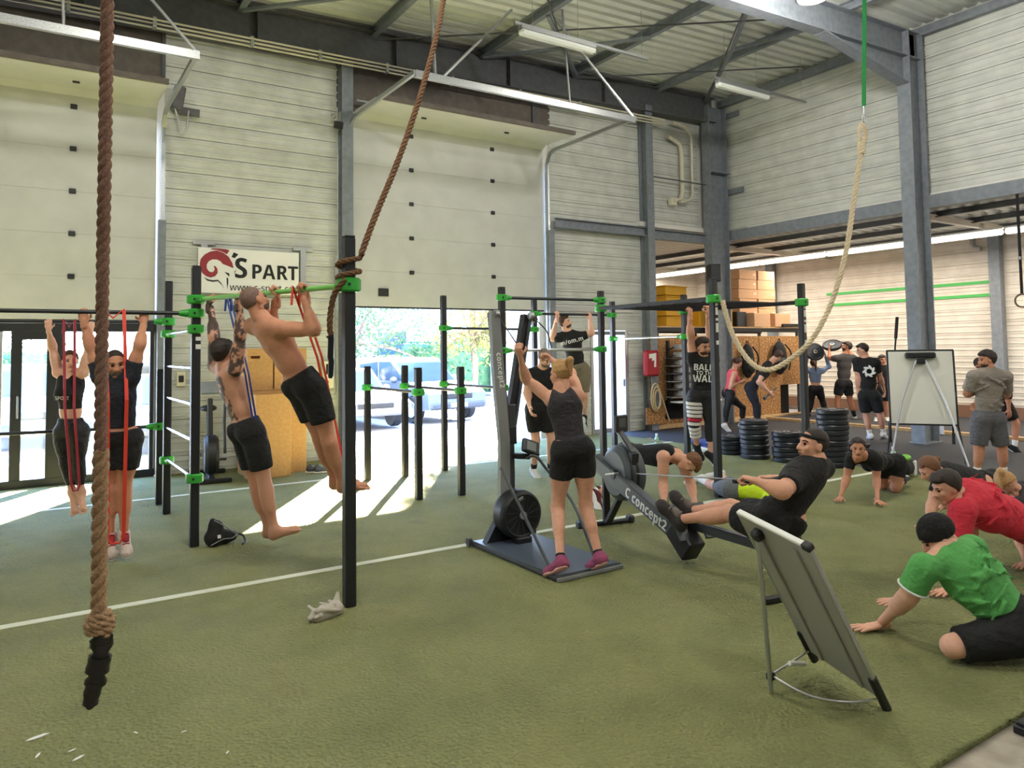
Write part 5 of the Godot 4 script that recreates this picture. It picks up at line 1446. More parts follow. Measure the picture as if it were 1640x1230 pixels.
func el(c: Vector3, B: Basis, r: Vector3, clips := []) -> Prim:
	var p := Prim.new()
	p.kind = 1
	p.a = c; p.B = B; p.r = r; p.clips = clips
	return p

func sdf(mb: MB, prims: Array, cell: float, k: float) -> void:
	var bb: AABB = prims[0].box()
	for p: Prim in prims: bb = bb.merge(p.box())
	var o := bb.position - Vector3.ONE * cell * 2.5
	var e := bb.size + Vector3.ONE * cell * 5.0
	var nx := int(ceil(e.x / cell)) + 1
	var ny := int(ceil(e.y / cell)) + 1
	var nz := int(ceil(e.z / cell)) + 1
	var sy := nx
	var sz := nx * ny
	var g := PackedFloat32Array()
	g.resize(nx * ny * nz)
	g.fill(1.0)
	var ik := 1.0 / k
	var mg := k * 0.6 + cell * 2.2
	for p: Prim in prims:
		var pb := p.box().grow(mg)
		var q := (pb.position - o) / cell
		var q2 := (pb.end - o) / cell
		var x0 := maxi(0, int(q.x)); var x1 := mini(nx - 1, int(q2.x) + 1)
		var y0 := maxi(0, int(q.y)); var y1 := mini(ny - 1, int(q2.y) + 1)
		var z0 := maxi(0, int(q.z)); var z1 := mini(nz - 1, int(q2.z) + 1)
		var A := p.a
		var BA := p.b - p.a
		var il := 1.0 / BA.dot(BA) if p.kind == 0 else 0.0
		var ra := p.ra
		var dr := p.rb - p.ra
		var ell := p.kind == 1
		var BT := p.B.transposed() if ell else Basis.IDENTITY
		var R := p.r
		var cl := p.clips
		var nc := cl.size()
		for iz in range(z0, z1 + 1):
			for iy in range(y0, y1 + 1):
				var at := iz * sz + iy * sy
				var py := o.y + iy * cell
				var pz := o.z + iz * cell
				for ix in range(x0, x1 + 1):
					var w := Vector3(o.x + ix * cell, py, pz)
					var d: float
					if ell:
						var l := BT * (w - A) / R
						var k0 := l.length()
						d = k0 * (k0 - 1.0) / maxf((l / R).length(), 1e-6)
					else:
						var wa := w - A
						var t := wa.dot(BA) * il
						t = 0.0 if t < 0.0 else (1.0 if t > 1.0 else t)
						d = (wa - BA * t).length() - ra - dr * t
					if d > mg: continue
					for c in nc:
						d = maxf(d, (w - cl[c][0]).dot(cl[c][1]))
					var old := g[at + ix]
					var h := k - absf(old - d)
					if h > 0.0: g[at + ix] = minf(old, d) - h * h * ik * 0.25
					elif d < old: g[at + ix] = d
	# surface nets
	var id := PackedInt32Array()
	id.resize(nx * ny * nz)
	id.fill(-1)
	var lim := cell * 2.6
	var base := mb.v.size()
	var cells := PackedInt32Array()
	var offs := PackedInt32Array([0, 1, sy, sy + 1, sz, sz + 1, sz + sy, sz + sy + 1])
	for iz in nz - 1:
		for iy in ny - 1:
			var row := iz * sz + iy * sy
			for ix in nx - 1:
				var at := row + ix
				var v0 := g[at]
				if v0 > lim or v0 < -lim: continue
				var mask := 0
				for c in 8:
					if g[at + offs[c]] < 0.0: mask |= 1 << c
				if mask == 0 or mask == 255: continue
				var acc := Vector3.ZERO
				var m := 0
				for c in 8:
					var va := g[at + offs[c]]
					for ax in 3:
						if c & (1 << ax): continue
						var vb := g[at + offs[c | (1 << ax)]]
						if (va < 0.0) == (vb < 0.0): continue
						var t := va / (va - vb)
						var pt := Vector3(c & 1, (c >> 1) & 1, (c >> 2) & 1)
						pt[ax] = t
						acc += pt
						m += 1
				acc /= m
				id[at] = mb.v.size()
				cells.append(at)
				mb.v.append(o + (Vector3(ix, iy, iz) + acc) * cell)
				mb.n.append(Vector3.ZERO)
	var step := PackedInt32Array([1, sy, sz])
	for at in cells:
		var v0 := g[at]
		for ax in 3:
			var v1 := g[at + step[ax]]
			if (v0 < 0.0) == (v1 < 0.0): continue
			var u := step[(ax + 1) % 3]
			var w := step[(ax + 2) % 3]
			var a := id[at - u - w]; var b := id[at - w]; var c := id[at]; var d := id[at - u]
			if a < 0 or b < 0 or c < 0 or d < 0: continue
			if v0 >= 0.0:
				var s := b; b = d; d = s
			# a b c d run counter-clockwise seen from outside
			var nn := (mb.v[c] - mb.v[a]).cross(mb.v[d] - mb.v[b])
			mb.n[a] += nn; mb.n[b] += nn; mb.n[c] += nn; mb.n[d] += nn
			mb.ix.append(a); mb.ix.append(c); mb.ix.append(b)
			mb.ix.append(a); mb.ix.append(d); mb.ix.append(c)
	for i in range(base, mb.v.size()):
		mb.n[i] = mb.n[i].normalized()
# ---------------------------------------------------------------- people
const JN := ["pel", "neck", "head", "ls", "le", "lw", "rs", "re", "rw", "lh", "lk", "la", "lt", "rh", "rk", "ra", "rt"]

func skin_mat(c: Color, seed_: int) -> StandardMaterial3D:
	var m := tmat(noise_tex(0.05, [[0.0, c.darkened(0.07)], [0.6, c], [1.0, c.lightened(0.06)]], seed_, 256), 2.0, 0.55)
	m.metallic_specular = 0.35
	return m

var cloth_normal: NoiseTexture2D
func cloth(c: Color, rough := 0.9) -> StandardMaterial3D:
	var m := mat(c, rough)
	if cloth_normal == null:
		cloth_normal = noise_tex(0.02, [], 77, 512, 3, FastNoiseLite.TYPE_SIMPLEX_SMOOTH, true, 10.0)
	m.normal_enabled = true
	m.normal_texture = cloth_normal
	m.normal_scale = 0.9
	m.uv1_triplanar = true
	m.uv1_scale = Vector3.ONE * 1.6
	return m

func hand(mb: MB, W: Vector3, d: Vector3, pn: Vector3, th: Vector3, pose: String, s: float, cell: float) -> void:
	d = d.normalized()
	pn = (pn - d * pn.dot(d)).normalized()
	var lat := pn.cross(d).normalized()
	if lat.dot(th) < 0: lat = -lat
	var P := []
	P.append(pr(W - d * 0.035 * s, W + d * 0.02 * s, 0.028 * s, 0.026 * s))
	P.append(el(W + d * 0.05 * s, Basis(lat, d, pn), V(0.041, 0.055, 0.018) * s))
	P.append(el(W + d * 0.03 * s + lat * 0.022 * s + pn * 0.008 * s, Basis(lat, d, pn), V(0.020, 0.032, 0.017) * s))
	var bend := [8.0, 10.0, 8.0]
	if pose == "grip": bend = [55.0, 85.0, 60.0]
	elif pose == "relax": bend = [22.0, 32.0, 25.0]
	elif pose == "flat": bend = [-6.0, 6.0, 4.0]
	var ln := [0.043, 0.047, 0.043, 0.034]
	for i in 4:
		var spread := (1.5 - i) * (0.06 if pose != "flat" else 0.16)
		var at := W + d * (0.094 - 0.004 * absf(1.2 - i)) * s + lat * (1.5 - i) * 0.0205 * s
		var dir := (d + lat * spread).normalized()
		var ang := 0.0
		var r := 0.0098 * s
		for j in 3:
			ang += deg_to_rad(bend[j])
			var dd := dir * cos(ang) + pn * sin(ang)
			var l: float = ln[i] * [1.0, 0.68, 0.52][j] * s
			P.append(pr(at, at + dd * l, r, r * 0.9))
			at += dd * l
			r *= 0.9
	var t0 := W + d * 0.028 * s + lat * 0.034 * s + pn * 0.006 * s
	var td := (d * 0.6 + lat * 0.75 + pn * (0.75 if pose == "grip" else 0.2)).normalized()
	P.append(pr(t0, t0 + td * 0.040 * s, 0.0125 * s, 0.0105 * s))
	var t1 := t0 + td * 0.040 * s
	var te := (d * 0.9 + lat * 0.15 + pn * (0.9 if pose == "grip" else 0.15)).normalized()
	P.append(pr(t1, t1 + te * 0.030 * s, 0.0105 * s, 0.0085 * s))
	sdf(mb, P, cell, 0.008)

func person(key: String, label: String, o: Dictionary) -> Node3D:
	var raw: Array = POSES[key]
	var J := {}
	for i in JN.size(): J[JN[i]] = V(raw[i * 3], raw[i * 3 + 1], raw[i * 3 + 2])
	var base := V(J.pel.x, 0, J.pel.z)
	for q in JN: J[q] -= base
	var root := thing("person", label, "person", base, 0.0)
	var s: float = o.get("h", 1.75) / 1.75
	var far: bool = o.get("far", false)
	var cb := 0.019 if far else 0.0135
	var fem: bool = o.get("fem", false)
	var gw: float = o.get("girth", 1.0) * s
	var u: Vector3 = (J.neck - J.pel).normalized()
	var sp: float = (J.neck - J.pel).length()
	var lat: Vector3 = J.rs - J.ls
	lat = (lat - u * lat.dot(u)).normalized()
	var fw := u.cross(lat)
	var BT := Basis(lat, u, fw)
	var hl: Vector3 = (J.rh - J.lh).normalized()
	var hf := u.cross(hl).normalized()
	var BH := Basis(hl, hf.cross(hl) * -1.0, hf)
	var hu: Vector3 = o.get("hup", ((J.head - J.neck).normalized() + u * 0.4).normalized())
	var lf: Vector3 = o.get("look", fw)
	lf = (lf - hu * lf.dot(hu)).normalized()
	var hr := lf.cross(hu)
	var HB := Basis(hr, hu, lf)
	# torso shared by skin and shirt: t is how far the surface lies outside the skin
	var wa := 0.86 if fem else 0.98
	var torso := func(t: float, clips: Array) -> Array:
		var P := []
		P.append(el(J.pel, BH, V(0.160, 0.118, 0.112) * gw + V(t, t, t), clips))
		P.append(el(J.pel + u * sp * 0.34, BT, V(0.142 * wa, 0.16, 0.098 * wa) * gw + V(t, t, t), clips))
		P.append(el(J.pel + u * sp * 0.66 + fw * 0.012, BT, V(0.158 * wa, 0.17, 0.116 * wa) * gw + V(t, t, t), clips))
		if fem:
			for sd in [-1, 1]:
				P.append(el(J.pel + u * sp * 0.66 + fw * 0.085 * s + lat * sd * 0.062 * s, BT, V(0.062, 0.066, 0.058) * s + V(t, t, t), clips))
		P.append(el(J.neck - u * 0.07 * s - fw * 0.01, BT, V(0.142 * wa, 0.078, 0.082) * gw + V(t, t, t), clips))
		return P
	var mid := func(a: Vector3, b: Vector3, f: float) -> Vector3: return a.lerp(b, f)
	# ---- skin
	var B := MB.new()
	var P: Array = torso.call(0.0, [])
	var am := 0.86 if fem else 1.0
	for sd in ["l", "r"]:
		var S: Vector3 = J[sd + "s"]; var E: Vector3 = J[sd + "e"]; var W: Vector3 = J[sd + "w"]
		P.append(pr(J.neck - u * 0.05 * s, S, 0.062 * gw * am, 0.060 * gw * am))
		P.append(pr(J.neck + u * 0.05 * s, S.lerp(J.neck, 0.4), 0.042 * s, 0.046 * s))
		P.append(pr(S, E, 0.055 * gw * am, 0.043 * gw * am))
		P.append(pr(S.lerp(E, 0.35), S.lerp(E, 0.6), 0.050 * gw * am, 0.047 * gw * am))
		P.append(pr(E, W, 0.041 * gw * am, 0.028 * s * am))
		P.append(pr(E.lerp(W, 0.16), E.lerp(W, 0.36), 0.043 * gw * am, 0.040 * gw * am))
		var H: Vector3 = J[sd + "h"]; var K: Vector3 = J[sd + "k"]; var A: Vector3 = J[sd + "a"]; var T: Vector3 = J[sd + "t"]
		var back := (H + A) * 0.5 - K
		back = -hf if back.length() < 0.02 else (back.normalized() * -1.0 if false else -hf)
		P.append(pr(H, K, 0.090 * gw, 0.056 * s))
		P.append(pr(H.lerp(K, 0.25), H.lerp(K, 0.5), 0.086 * gw, 0.074 * gw))
		P.append(el(H + u * 0.03 * s - hf * 0.045 * s, BH, V(0.088, 0.095, 0.085) * gw))
		P.append(pr(K, A, 0.053 * s, 0.035 * s))
		var cal := (A - K).normalized()
		var cb2 := (back - cal * back.dot(cal)).normalized() if absf(back.dot(cal)) < 0.95 else Vector3.UP
		P.append(pr(K.lerp(A, 0.2) + cb2 * 0.012, K.lerp(A, 0.42) + cb2 * 0.014, 0.050 * gw * am, 0.048 * gw * am))
		if not o.has("shoes"):
			var fd := (T - A).normalized()
			P.append(pr(A, T, 0.034 * s, 0.020 * s))
			P.append(pr(A - fd * 0.0, A + (A - K).normalized() * 0.045 * s - fd * 0.025 * s, 0.035 * s, 0.030 * s))
			P.append(pr(A + (A - K).normalized() * 0.045 * s - fd * 0.02 * s, T - (A - K).normalized() * 0.0, 0.027 * s, 0.026 * s))
	P.append(pr(J.neck - u * 0.03 * s, J.head - hu * 0.02 * s, 0.058 * s * (0.86 if fem else 1.0), 0.052 * s * (0.86 if fem else 1.0)))
	sdf(B, P, cb, 0.045 * s)
	if not o.has("shoes") and not far:
		for sd in ["l", "r"]:
			var A: Vector3 = J[sd + "a"]; var T: Vector3 = J[sd + "t"]; var K: Vector3 = J[sd + "k"]
			var fd := (T - A).normalized()
			var fl := fd.cross((A - K).normalized()).normalized()
			var TP := [el(T - fd * 0.02 * s, Basis(fl, fd.cross(fl), fd), V(0.042, 0.018, 0.05) * s)]
			for i in 5:
				var r := T + fl * (i - 2) * 0.017 * s
				TP.append(pr(r, r + fd * (0.045 - 0.006 * absf(i - 1.0)) * s, 0.010 * s, 0.009 * s))
			sdf(B, TP, 0.006, 0.008)
	# ---- head
	var c: Vector3 = J.head
	var hs: float = s * (0.96 if fem else 1.0)
	var hp := func(x: float, y: float, z: float) -> Vector3: return c + (hr * x + hu * y + lf * z) * hs
	P = []
	P.append(el(hp.call(0, 0.026, -0.014), HB, V(0.073, 0.090, 0.093) * hs))
	P.append(el(hp.call(0, -0.032, 0.022), HB, V(0.059, 0.078, 0.066) * hs))
	P.append(pr(hp.call(-0.012, -0.098, 0.060), hp.call(0.012, -0.098, 0.060), 0.019 * hs, 0.019 * hs))
	P.append(pr(hp.call(-0.048, -0.065, -0.005), hp.call(-0.018, -0.095, 0.055), 0.018 * hs, 0.017 * hs))
	P.append(pr(hp.call(0.048, -0.065, -0.005), hp.call(0.018, -0.095, 0.055), 0.018 * hs, 0.017 * hs))
	P.append(pr(hp.call(0, 0.012, 0.084), hp.call(0, -0.026, 0.103), 0.0085 * hs, 0.0135 * hs))
	P.append(pr(hp.call(-0.012, -0.03, 0.092), hp.call(0.012, -0.03, 0.092), 0.0085 * hs, 0.0085 * hs))
	P.append(el(hp.call(0, 0.030, 0.070), HB, V(0.048, 0.010, 0.016) * hs))
	P.append(el(hp.call(0, -0.056, 0.082), HB, V(0.026, 0.010, 0.010) * hs))
	for sd in [-1, 1]:
		P.append(el(hp.call(sd * 0.077, -0.004, -0.008), HB, V(0.009, 0.030, 0.019) * hs))
		P.append(el(hp.call(sd * 0.042, -0.018, 0.066), HB, V(0.020, 0.018, 0.014) * hs))
	P.append(pr(hp.call(0, -0.05, -0.03), hp.call(0, -0.13, -0.035), 0.050 * hs, 0.050 * hs))
	sdf(B, P, 0.0095 if far else 0.0068, 0.016)
	# ---- hands
	var hc := 0.0078 if far else 0.0052
	for sd in ["l", "r"]:
		var spec: Array = o.get(sd + "hand", ["relax"])
		var W: Vector3 = J[sd + "w"]
		var d: Vector3 = (W - J[sd + "e"]).normalized()
		var inward: Vector3 = lat if sd == "l" else -lat
		var pn := inward
		var th := fw
		var pose: String = spec[0]
		if pose == "bar":
			pn = spec[1]
			th = inward
			d = (d * 0.35 + Vector3.UP).normalized()
			W -= pn.normalized() * 0.022
			pose = "grip"
		elif pose == "flat":
			d = V(spec[1].x, -0.12, spec[1].z).normalized()
			pn = Vector3.DOWN
			th = inward
			W -= Vector3.UP * 0.012
		elif pose == "hold":
			pn = spec[1]
			th = spec[2] if spec.size() > 2 else Vector3.UP
			pose = "grip"
		hand(B, W, d, pn, th, pose, s * (0.9 if fem else 1.0), hc)
	if o.has("ink"):
		var ns := FastNoiseLite.new()
		ns.seed = 5
		ns.frequency = 9.0
		var cs: Color = o.ink[0].srgb_to_linear()
		var ci: Color = o.ink[1].srgb_to_linear()
		for w in B.v:
			var arm := 9.0
			for sd in ["l", "r"]:
				arm = minf(arm, w.distance_to(Geometry3D.get_closest_point_to_segment(w, J[sd + "s"], J[sd + "e"])))
				arm = minf(arm, w.distance_to(Geometry3D.get_closest_point_to_segment(w, J[sd + "e"], J[sd + "w"])))
			var rel: Vector3 = w - J.pel
			var on_back: bool = rel.dot(fw) < 0.0 and rel.dot(lat) < 0.06 and rel.dot(lat) > -0.2 and rel.dot(u) > 0.04 and rel.dot(u) < sp * 0.95 and w.distance_to(J.head) > 0.14
			var inked: bool = (arm < 0.075 or on_back) and ns.get_noise_3dv(w) + 0.5 * ns.get_noise_3dv(w * 2.7) > (-0.12 if arm < 0.075 else -0.14)
			B.col.append(ci if inked else cs)
	part("body", B, o.skin, root)
	# ---- face details
	var dark := mat(rgb(46, 34, 28), 0.6)
	if not o.get("noface", false):
		for sd in [-1, 1]:
			var ey := part("eye", MB.new().ball(hp.call(sd * 0.031, 0.010, 0.0765), V(0.0125, 0.0085, 0.007) * hs, HB, 10, 6), mat(rgb(226, 220, 212), 0.3), root)
			part("iris", MB.new().ball(hp.call(sd * 0.031, 0.010, 0.0815), V(0.0055, 0.0055, 0.004) * hs, HB, 8, 6), dark, ey)
			part("eyebrow", MB.new().tube([hp.call(sd * 0.014, 0.030, 0.086), hp.call(sd * 0.034, 0.035, 0.080), hp.call(sd * 0.052, 0.028, 0.064)], 0.0042 * hs, 6), o.get("hair", dark), root)
		part("mouth", MB.new().ball(hp.call(0, -0.057, 0.0885), V(0.023, 0.0045, 0.006) * hs, HB, 10, 6), mat(rgb(150, 84, 78), 0.6), root)
	# ---- hair
	var style: String = o.get("style", "short")
	if style != "bald":
		var H := []
		var rng0 := RandomNumberGenerator.new()
		rng0.seed = key.hash() + 3
		var nf := (lf * 0.80 - hu * 0.60).normalized()
		var cf := [[hp.call(0, 0.062, 0.056), (lf * 0.86 + hu * -0.5).normalized()], [hp.call(0, -0.052, -0.06), (-hu * 0.85 + lf * 0.5).normalized()]]
		var infl := {"buzz": 0.003, "short": 0.009, "pony": 0.009, "bun": 0.009, "thick": 0.016, "cap": 0.012, "beanie": 0.011, "long": 0.014}.get(style, 0.008) as float
		var hc2 := [[hp.call(0, 0.050, 0.050), nf], [hp.call(0, -0.020, -0.030), (-hu * 0.6 + lf * 0.8).normalized()], [hp.call(0, -0.065, 0), -hu]]
		if style == "beanie": hc2 = [[hp.call(0, 0.018, 0.05), (lf * 0.55 - hu * 0.83).normalized()], [hp.call(0, -0.01, -0.05), (-hu * 0.9 + lf * 0.3).normalized()]]
		H.append(el(hp.call(0, 0.030, -0.018), HB, V(0.076 + infl, 0.090 + infl, 0.094 + infl) * hs, hc2))
		if style in ["short", "thick"]:
			H.append(el(hp.call(0, 0.088, 0.008), HB, V(0.064, 0.038, 0.084) * hs))
			for i in 9:
				var fx := -0.05 + i * 0.0125
				H.append(pr(hp.call(fx, 0.115, 0.03), hp.call(fx * 1.05 + rng0.randf_range(-0.006, 0.006), 0.088 + rng0.randf_range(-0.006, 0.01), 0.078 - absf(fx) * 0.35), 0.011 * hs, 0.007 * hs))
		if style == "thick": H.append(el(hp.call(0, 0.075, 0.0), HB, V(0.075, 0.05, 0.09) * hs, [[hp.call(0, 0.05, 0.05), nf]]))
		if style in ["pony", "bun", "long"]:
			var tail: Vector3 = o.get("tail", -hu * 0.5 - lf * 0.8)
			var t0: Vector3 = hp.call(0, 0.06, -0.095)
			H.append(pr(t0, t0 + tail.normalized() * 0.04, 0.028, 0.030))
			if style == "pony":
				H.append(pr(t0 + tail.normalized() * 0.04, t0 + tail.normalized() * 0.10 - Vector3.UP * 0.03, 0.032, 0.030))
				H.append(pr(t0 + tail.normalized() * 0.10 - Vector3.UP * 0.03, t0 + tail.normalized() * 0.12 - Vector3.UP * 0.17, 0.028, 0.010))
		if style in ["short", "thick", "pony", "bun", "long"]:
			var rng := RandomNumberGenerator.new()
			rng.seed = key.hash()
			for i in 34:
				var az := TAU * i / 34.0 + rng.randf_range(-0.08, 0.08)
				var front := cos(az)
				var reach := 100.0 if front < 0.3 else rng.randf_range(44.0, 60.0)
				if style != "long" and front < 0.3: reach = 92.0
				var last := Vector3.ZERO
				for j in 4:
					var ph := deg_to_rad(lerpf(8.0, reach, j / 3.0) + rng.randf_range(-3, 3))
					var rr := 0.006 if style != "thick" else 0.012
					var q: Vector3 = hp.call(sin(ph) * sin(az) * (0.078 + rr), 0.030 + cos(ph) * (0.092 + rr), -0.018 + sin(ph) * cos(az) * (0.096 + rr))
					if j > 0: H.append(pr(last, q, 0.0095 * hs, 0.0080 * hs, hc2 if front < 0.3 else []))
					last = q
		var hb := MB.new()
		sdf(hb, H, 0.0095 if far else 0.006, 0.006)
		part("beanie" if style == "beanie" else "hair", hb, o.get("hair", dark), root)
	if o.has("beard"):
		var bb := MB.new()
		sdf(bb, [el(hp.call(0, -0.055, 0.022), HB, V(0.062, 0.062, 0.068) * hs, [[hp.call(0, -0.045, 0.06), (hu + lf * -0.25).normalized()], [hp.call(0, 0, 0.0), (-lf * 0.7 + hu * 0.2).normalized()]]), pr(hp.call(-0.02, -0.045, 0.086), hp.call(0.02, -0.045, 0.086), 0.008 * hs, 0.008 * hs)], 0.0065, 0.01)
		part("beard", bb, o.beard, root)
	if o.has("headband"):
		var ring := []
		for i in 25:
			var a := TAU * i / 24
			ring.append(hp.call(cos(a) * 0.070, 0.054 + 0.012 * sin(a), -0.014 + sin(a) * 0.086))
		part("headband", MB.new().tube(ring, 0.013 * hs, 8, false), o.headband, root)
	# ---- shirt
	if o.has("shirt"):
		var t: float = o.get("loose", 0.012)
		var hem: float = o.get("hem", -0.07)
		var hn := [J.pel + u * hem * s, -u]
		var neckc := [J.neck + u * 0.035 * s + fw * 0.02, (u * 0.85 + fw * 0.5).normalized()]
		var clips := [hn, neckc]
		var tank: bool = o.get("tank", false)
		if tank:
			var k: float = o.get("strap", 0.105)
			clips.append([J.neck + lat * k * s, (lat * 0.9 + u * 0.35).normalized()])
			clips.append([J.neck - lat * k * s, (-lat * 0.9 + u * 0.35).normalized()])
		P = torso.call(t, clips if not tank else [hn, neckc])
		if tank:
			P = []
			P.append(el(J.pel, BH, V(0.160, 0.118, 0.112) * gw + V(t, t, t), [hn]))
			P.append(el(J.pel + u * sp * 0.34, BT, V(0.142 * wa, 0.16, 0.098 * wa) * gw + V(t, t, t), [hn]))
			P.append(el(J.pel + u * sp * 0.66 + fw * 0.012, BT, V(0.158 * wa, 0.17, 0.116 * wa) * gw + V(t, t, t), [hn, neckc]))
			if fem:
				for sd in [-1, 1]:
					P.append(el(J.pel + u * sp * 0.66 + fw * 0.085 * s + lat * sd * 0.062 * s, BT, V(0.062, 0.066, 0.058) * s + V(t, t, t), [hn]))
			P.append(el(J.neck - u * 0.07 * s - fw * 0.01, BT, V(0.142 * wa, 0.078, 0.082) * gw + V(t, t, t), clips))
			for sd in [-1, 1]:
				P.append(pr(J.neck + lat * sd * 0.075 * s - u * 0.02, J.neck + lat * sd * 0.085 * s - u * 0.12 * s, 0.055 * s + t, 0.06 * s + t, clips))
		else:
			for sd in ["l", "r"]:
				var S: Vector3 = J[sd + "s"]; var E: Vector3 = J[sd + "e"]; var W: Vector3 = J[sd + "w"]
				P.append(pr(J.neck - u * 0.05 * s, S, 0.062 * gw * am + t, 0.062 * gw * am + t, clips))
				P.append(pr(J.neck + u * 0.02 * s, S.lerp(J.neck, 0.4), 0.044 * s + t, 0.048 * s + t, clips))
				var sl: float = o.get("sleeve", 0.6)
				var ad := (E - S).normalized()
				if sl > 1.0:
					P.append(pr(S, E, 0.058 * gw * am + t, 0.046 * gw * am + t, [hn]))
					var wd := (W - E).normalized()
					P.append(pr(E, W, 0.046 * gw * am + t, 0.032 * s + t, [[E.lerp(W, sl - 1.0), wd]]))
				else:
					P.append(pr(S, E, 0.060 * gw * am + t, 0.058 * gw * am + t, [[S.lerp(E, sl), ad]]))
		if o.has("folds"):
			var rf := RandomNumberGenerator.new()
			rf.seed = key.hash() + 9
			for i in int(o.folds):
				var fy := rf.randf_range(0.12, 0.9)
				var an := rf.randf_range(-1.5, 1.5)
				var wd := lerpf(0.150, 0.165, fy) * gw + t
				var dp := lerpf(0.106, 0.120, fy) * gw + t
				var sp0: Vector3 = J.pel + u * sp * fy + lat * sin(an) * wd - fw * cos(an) * dp
				var along := (lat * cos(an) + fw * sin(an)).normalized()
				var dd := (along * rf.randf_range(0.6, 1.0) + u * rf.randf_range(-0.7, 0.7)).normalized() * rf.randf_range(0.04, 0.10)
				P.append(pr(sp0 - dd, sp0 + dd, 0.005, 0.004, [hn]))
		var sb := MB.new()
		sdf(sb, P, cb if not o.has("folds") else 0.009, 0.05 * s if not o.has("folds") else 0.03)
		var so := part(o.get("shirt_name", "shirt"), sb, o.shirt, root)
		if o.has("cuff"):
			for sd in ["l", "r"]:
				var S: Vector3 = J[sd + "s"]; var E: Vector3 = J[sd + "e"]
				var ad := (E - S).normalized()
				var ax := ad.cross(Vector3.UP).normalized()
				var c0 := S.lerp(E, o.get("sleeve", 0.6))
				var rg := []
				for i in 21:
					rg.append(c0 + (ax * cos(TAU * i / 20) + ad.cross(ax) * sin(TAU * i / 20)) * (0.060 * gw + t + 0.001))
				part("cuff", MB.new().tube(rg, 0.007, 6, false), o.cuff, so)
			var rg2 := []
			for i in 33:
				rg2.append(J.pel + u * hem * s + hl * cos(TAU * i / 32) * (0.163 * gw + t) + hf * sin(TAU * i / 32) * (0.116 * gw + t))
			part("hem_band", MB.new().tube(rg2, 0.007, 6, false), o.cuff, so)
	# ---- shorts or leggings
	if o.has("pants"):
		var t: float = o.get("pants_loose", 0.012)
		var top := [J.pel + u * o.get("waist", 0.07) * s, u]
		var f: float = o.get("leg", 0.55)
		P = [el(J.pel, BH, V(0.160, 0.118, 0.112) * gw + V(t, t, t), [top])]
		P.append(el(J.pel + u * sp * 0.2, BH, V(0.146 * (wa + 0.04), 0.13, 0.104 * wa) * gw + V(t, t, t), [top]))
		for sd in ["l", "r"]:
			var H: Vector3 = J[sd + "h"]; var K: Vector3 = J[sd + "k"]; var A: Vector3 = J[sd + "a"]
			P.append(el(H + u * 0.03 * s - hf * 0.045 * s, BH, V(0.088, 0.095, 0.085) * gw + V(t, t, t), [top]))
			var ld := (K - H).normalized()
			if f <= 1.0:
				P.append(pr(H, K, 0.092 * gw + t, (0.076 if t > 0.01 else 0.060) * gw + t, [[H.lerp(K, f), ld]]))
				P.append(pr(H.lerp(K, 0.25), H.lerp(K, 0.5), 0.087 * gw + t, 0.076 * gw + t, [[H.lerp(K, f), ld]]))
			else:
				P.append(pr(H, K, 0.090 * gw + t, 0.056 * s + t))
				P.append(pr(H.lerp(K, 0.25), H.lerp(K, 0.5), 0.086 * gw + t, 0.074 * gw + t))
				var sd2 := (A - K).normalized()
				var end := [[K.lerp(A, f - 1.0), sd2]]
				P.append(pr(K, A, 0.053 * s + t, 0.035 * s + t, end))
				P.append(pr(K.lerp(A, 0.2) - hf * 0.012, K.lerp(A, 0.42) - hf * 0.014, 0.050 * gw + t, 0.048 * gw + t, end))
		var pb := MB.new()
		sdf(pb, P, cb, 0.045 * s)
		part("shorts" if f <= 1.0 else "leggings", pb, o.pants, root)
	# ---- socks and shoes
	if o.has("socks"):
		for sd in ["l", "r"]:
			var K: Vector3 = J[sd + "k"]; var A: Vector3 = J[sd + "a"]
			var kk: float = o.get("sock_len", 0.3)
			var d := (K - A).normalized()
			var b2 := MB.new()
			sdf(b2, [pr(A - d * 0.02, K, 0.040 * s, 0.058 * s, [[A.lerp(K, kk), d]])], 0.011, 0.02)
			part("sock", b2, o.socks, root)
	if o.has("shoes"):
		for sd in ["l", "r"]:
			var K: Vector3 = J[sd + "k"]; var A: Vector3 = J[sd + "a"]; var T: Vector3 = J[sd + "t"]
			var fd := (T - A).normalized()
			var dn: Vector3 = o.get("shoe_down", (A - K).normalized())
			dn = (dn - fd * dn.dot(fd))
			dn = dn.normalized() if dn.length() > 0.05 else Vector3.DOWN
			var side := dn.cross(fd)
			var heel := A + dn * 0.045 * s - fd * 0.045 * s
			var toe := A + fd * 0.155 * s + dn * 0.05 * s
			var solep := [heel + dn * 0.022 * s, dn]
			var b2 := MB.new()
			sdf(b2, [pr(A - fd * 0.012, A + dn * 0.03 * s - fd * 0.02, 0.046 * s, 0.046 * s, [solep, [A - dn * 0.03, -dn]]), pr(heel, toe, 0.042 * s, 0.036 * s, [solep]), pr(A + dn * 0.01, toe, 0.044 * s, 0.034 * s, [solep]), el(toe, Basis(side, dn, fd), V(0.048, 0.034, 0.06) * s, [solep])], 0.010 if far else 0.008, 0.03)
			var sh := part("shoe", b2, o.shoes, root)
			var b3 := MB.new()
			sdf(b3, [el(heel.lerp(toe, 0.25) + dn * 0.026 * s, Basis(side, dn, fd), V(0.042, 0.016, 0.085) * s), el(toe + dn * 0.024 * s - fd * 0.01, Basis(side, dn, fd), V(0.050, 0.016, 0.075) * s)], 0.009, 0.02)
			part("sole", b3, o.get("sole", M.white), sh)
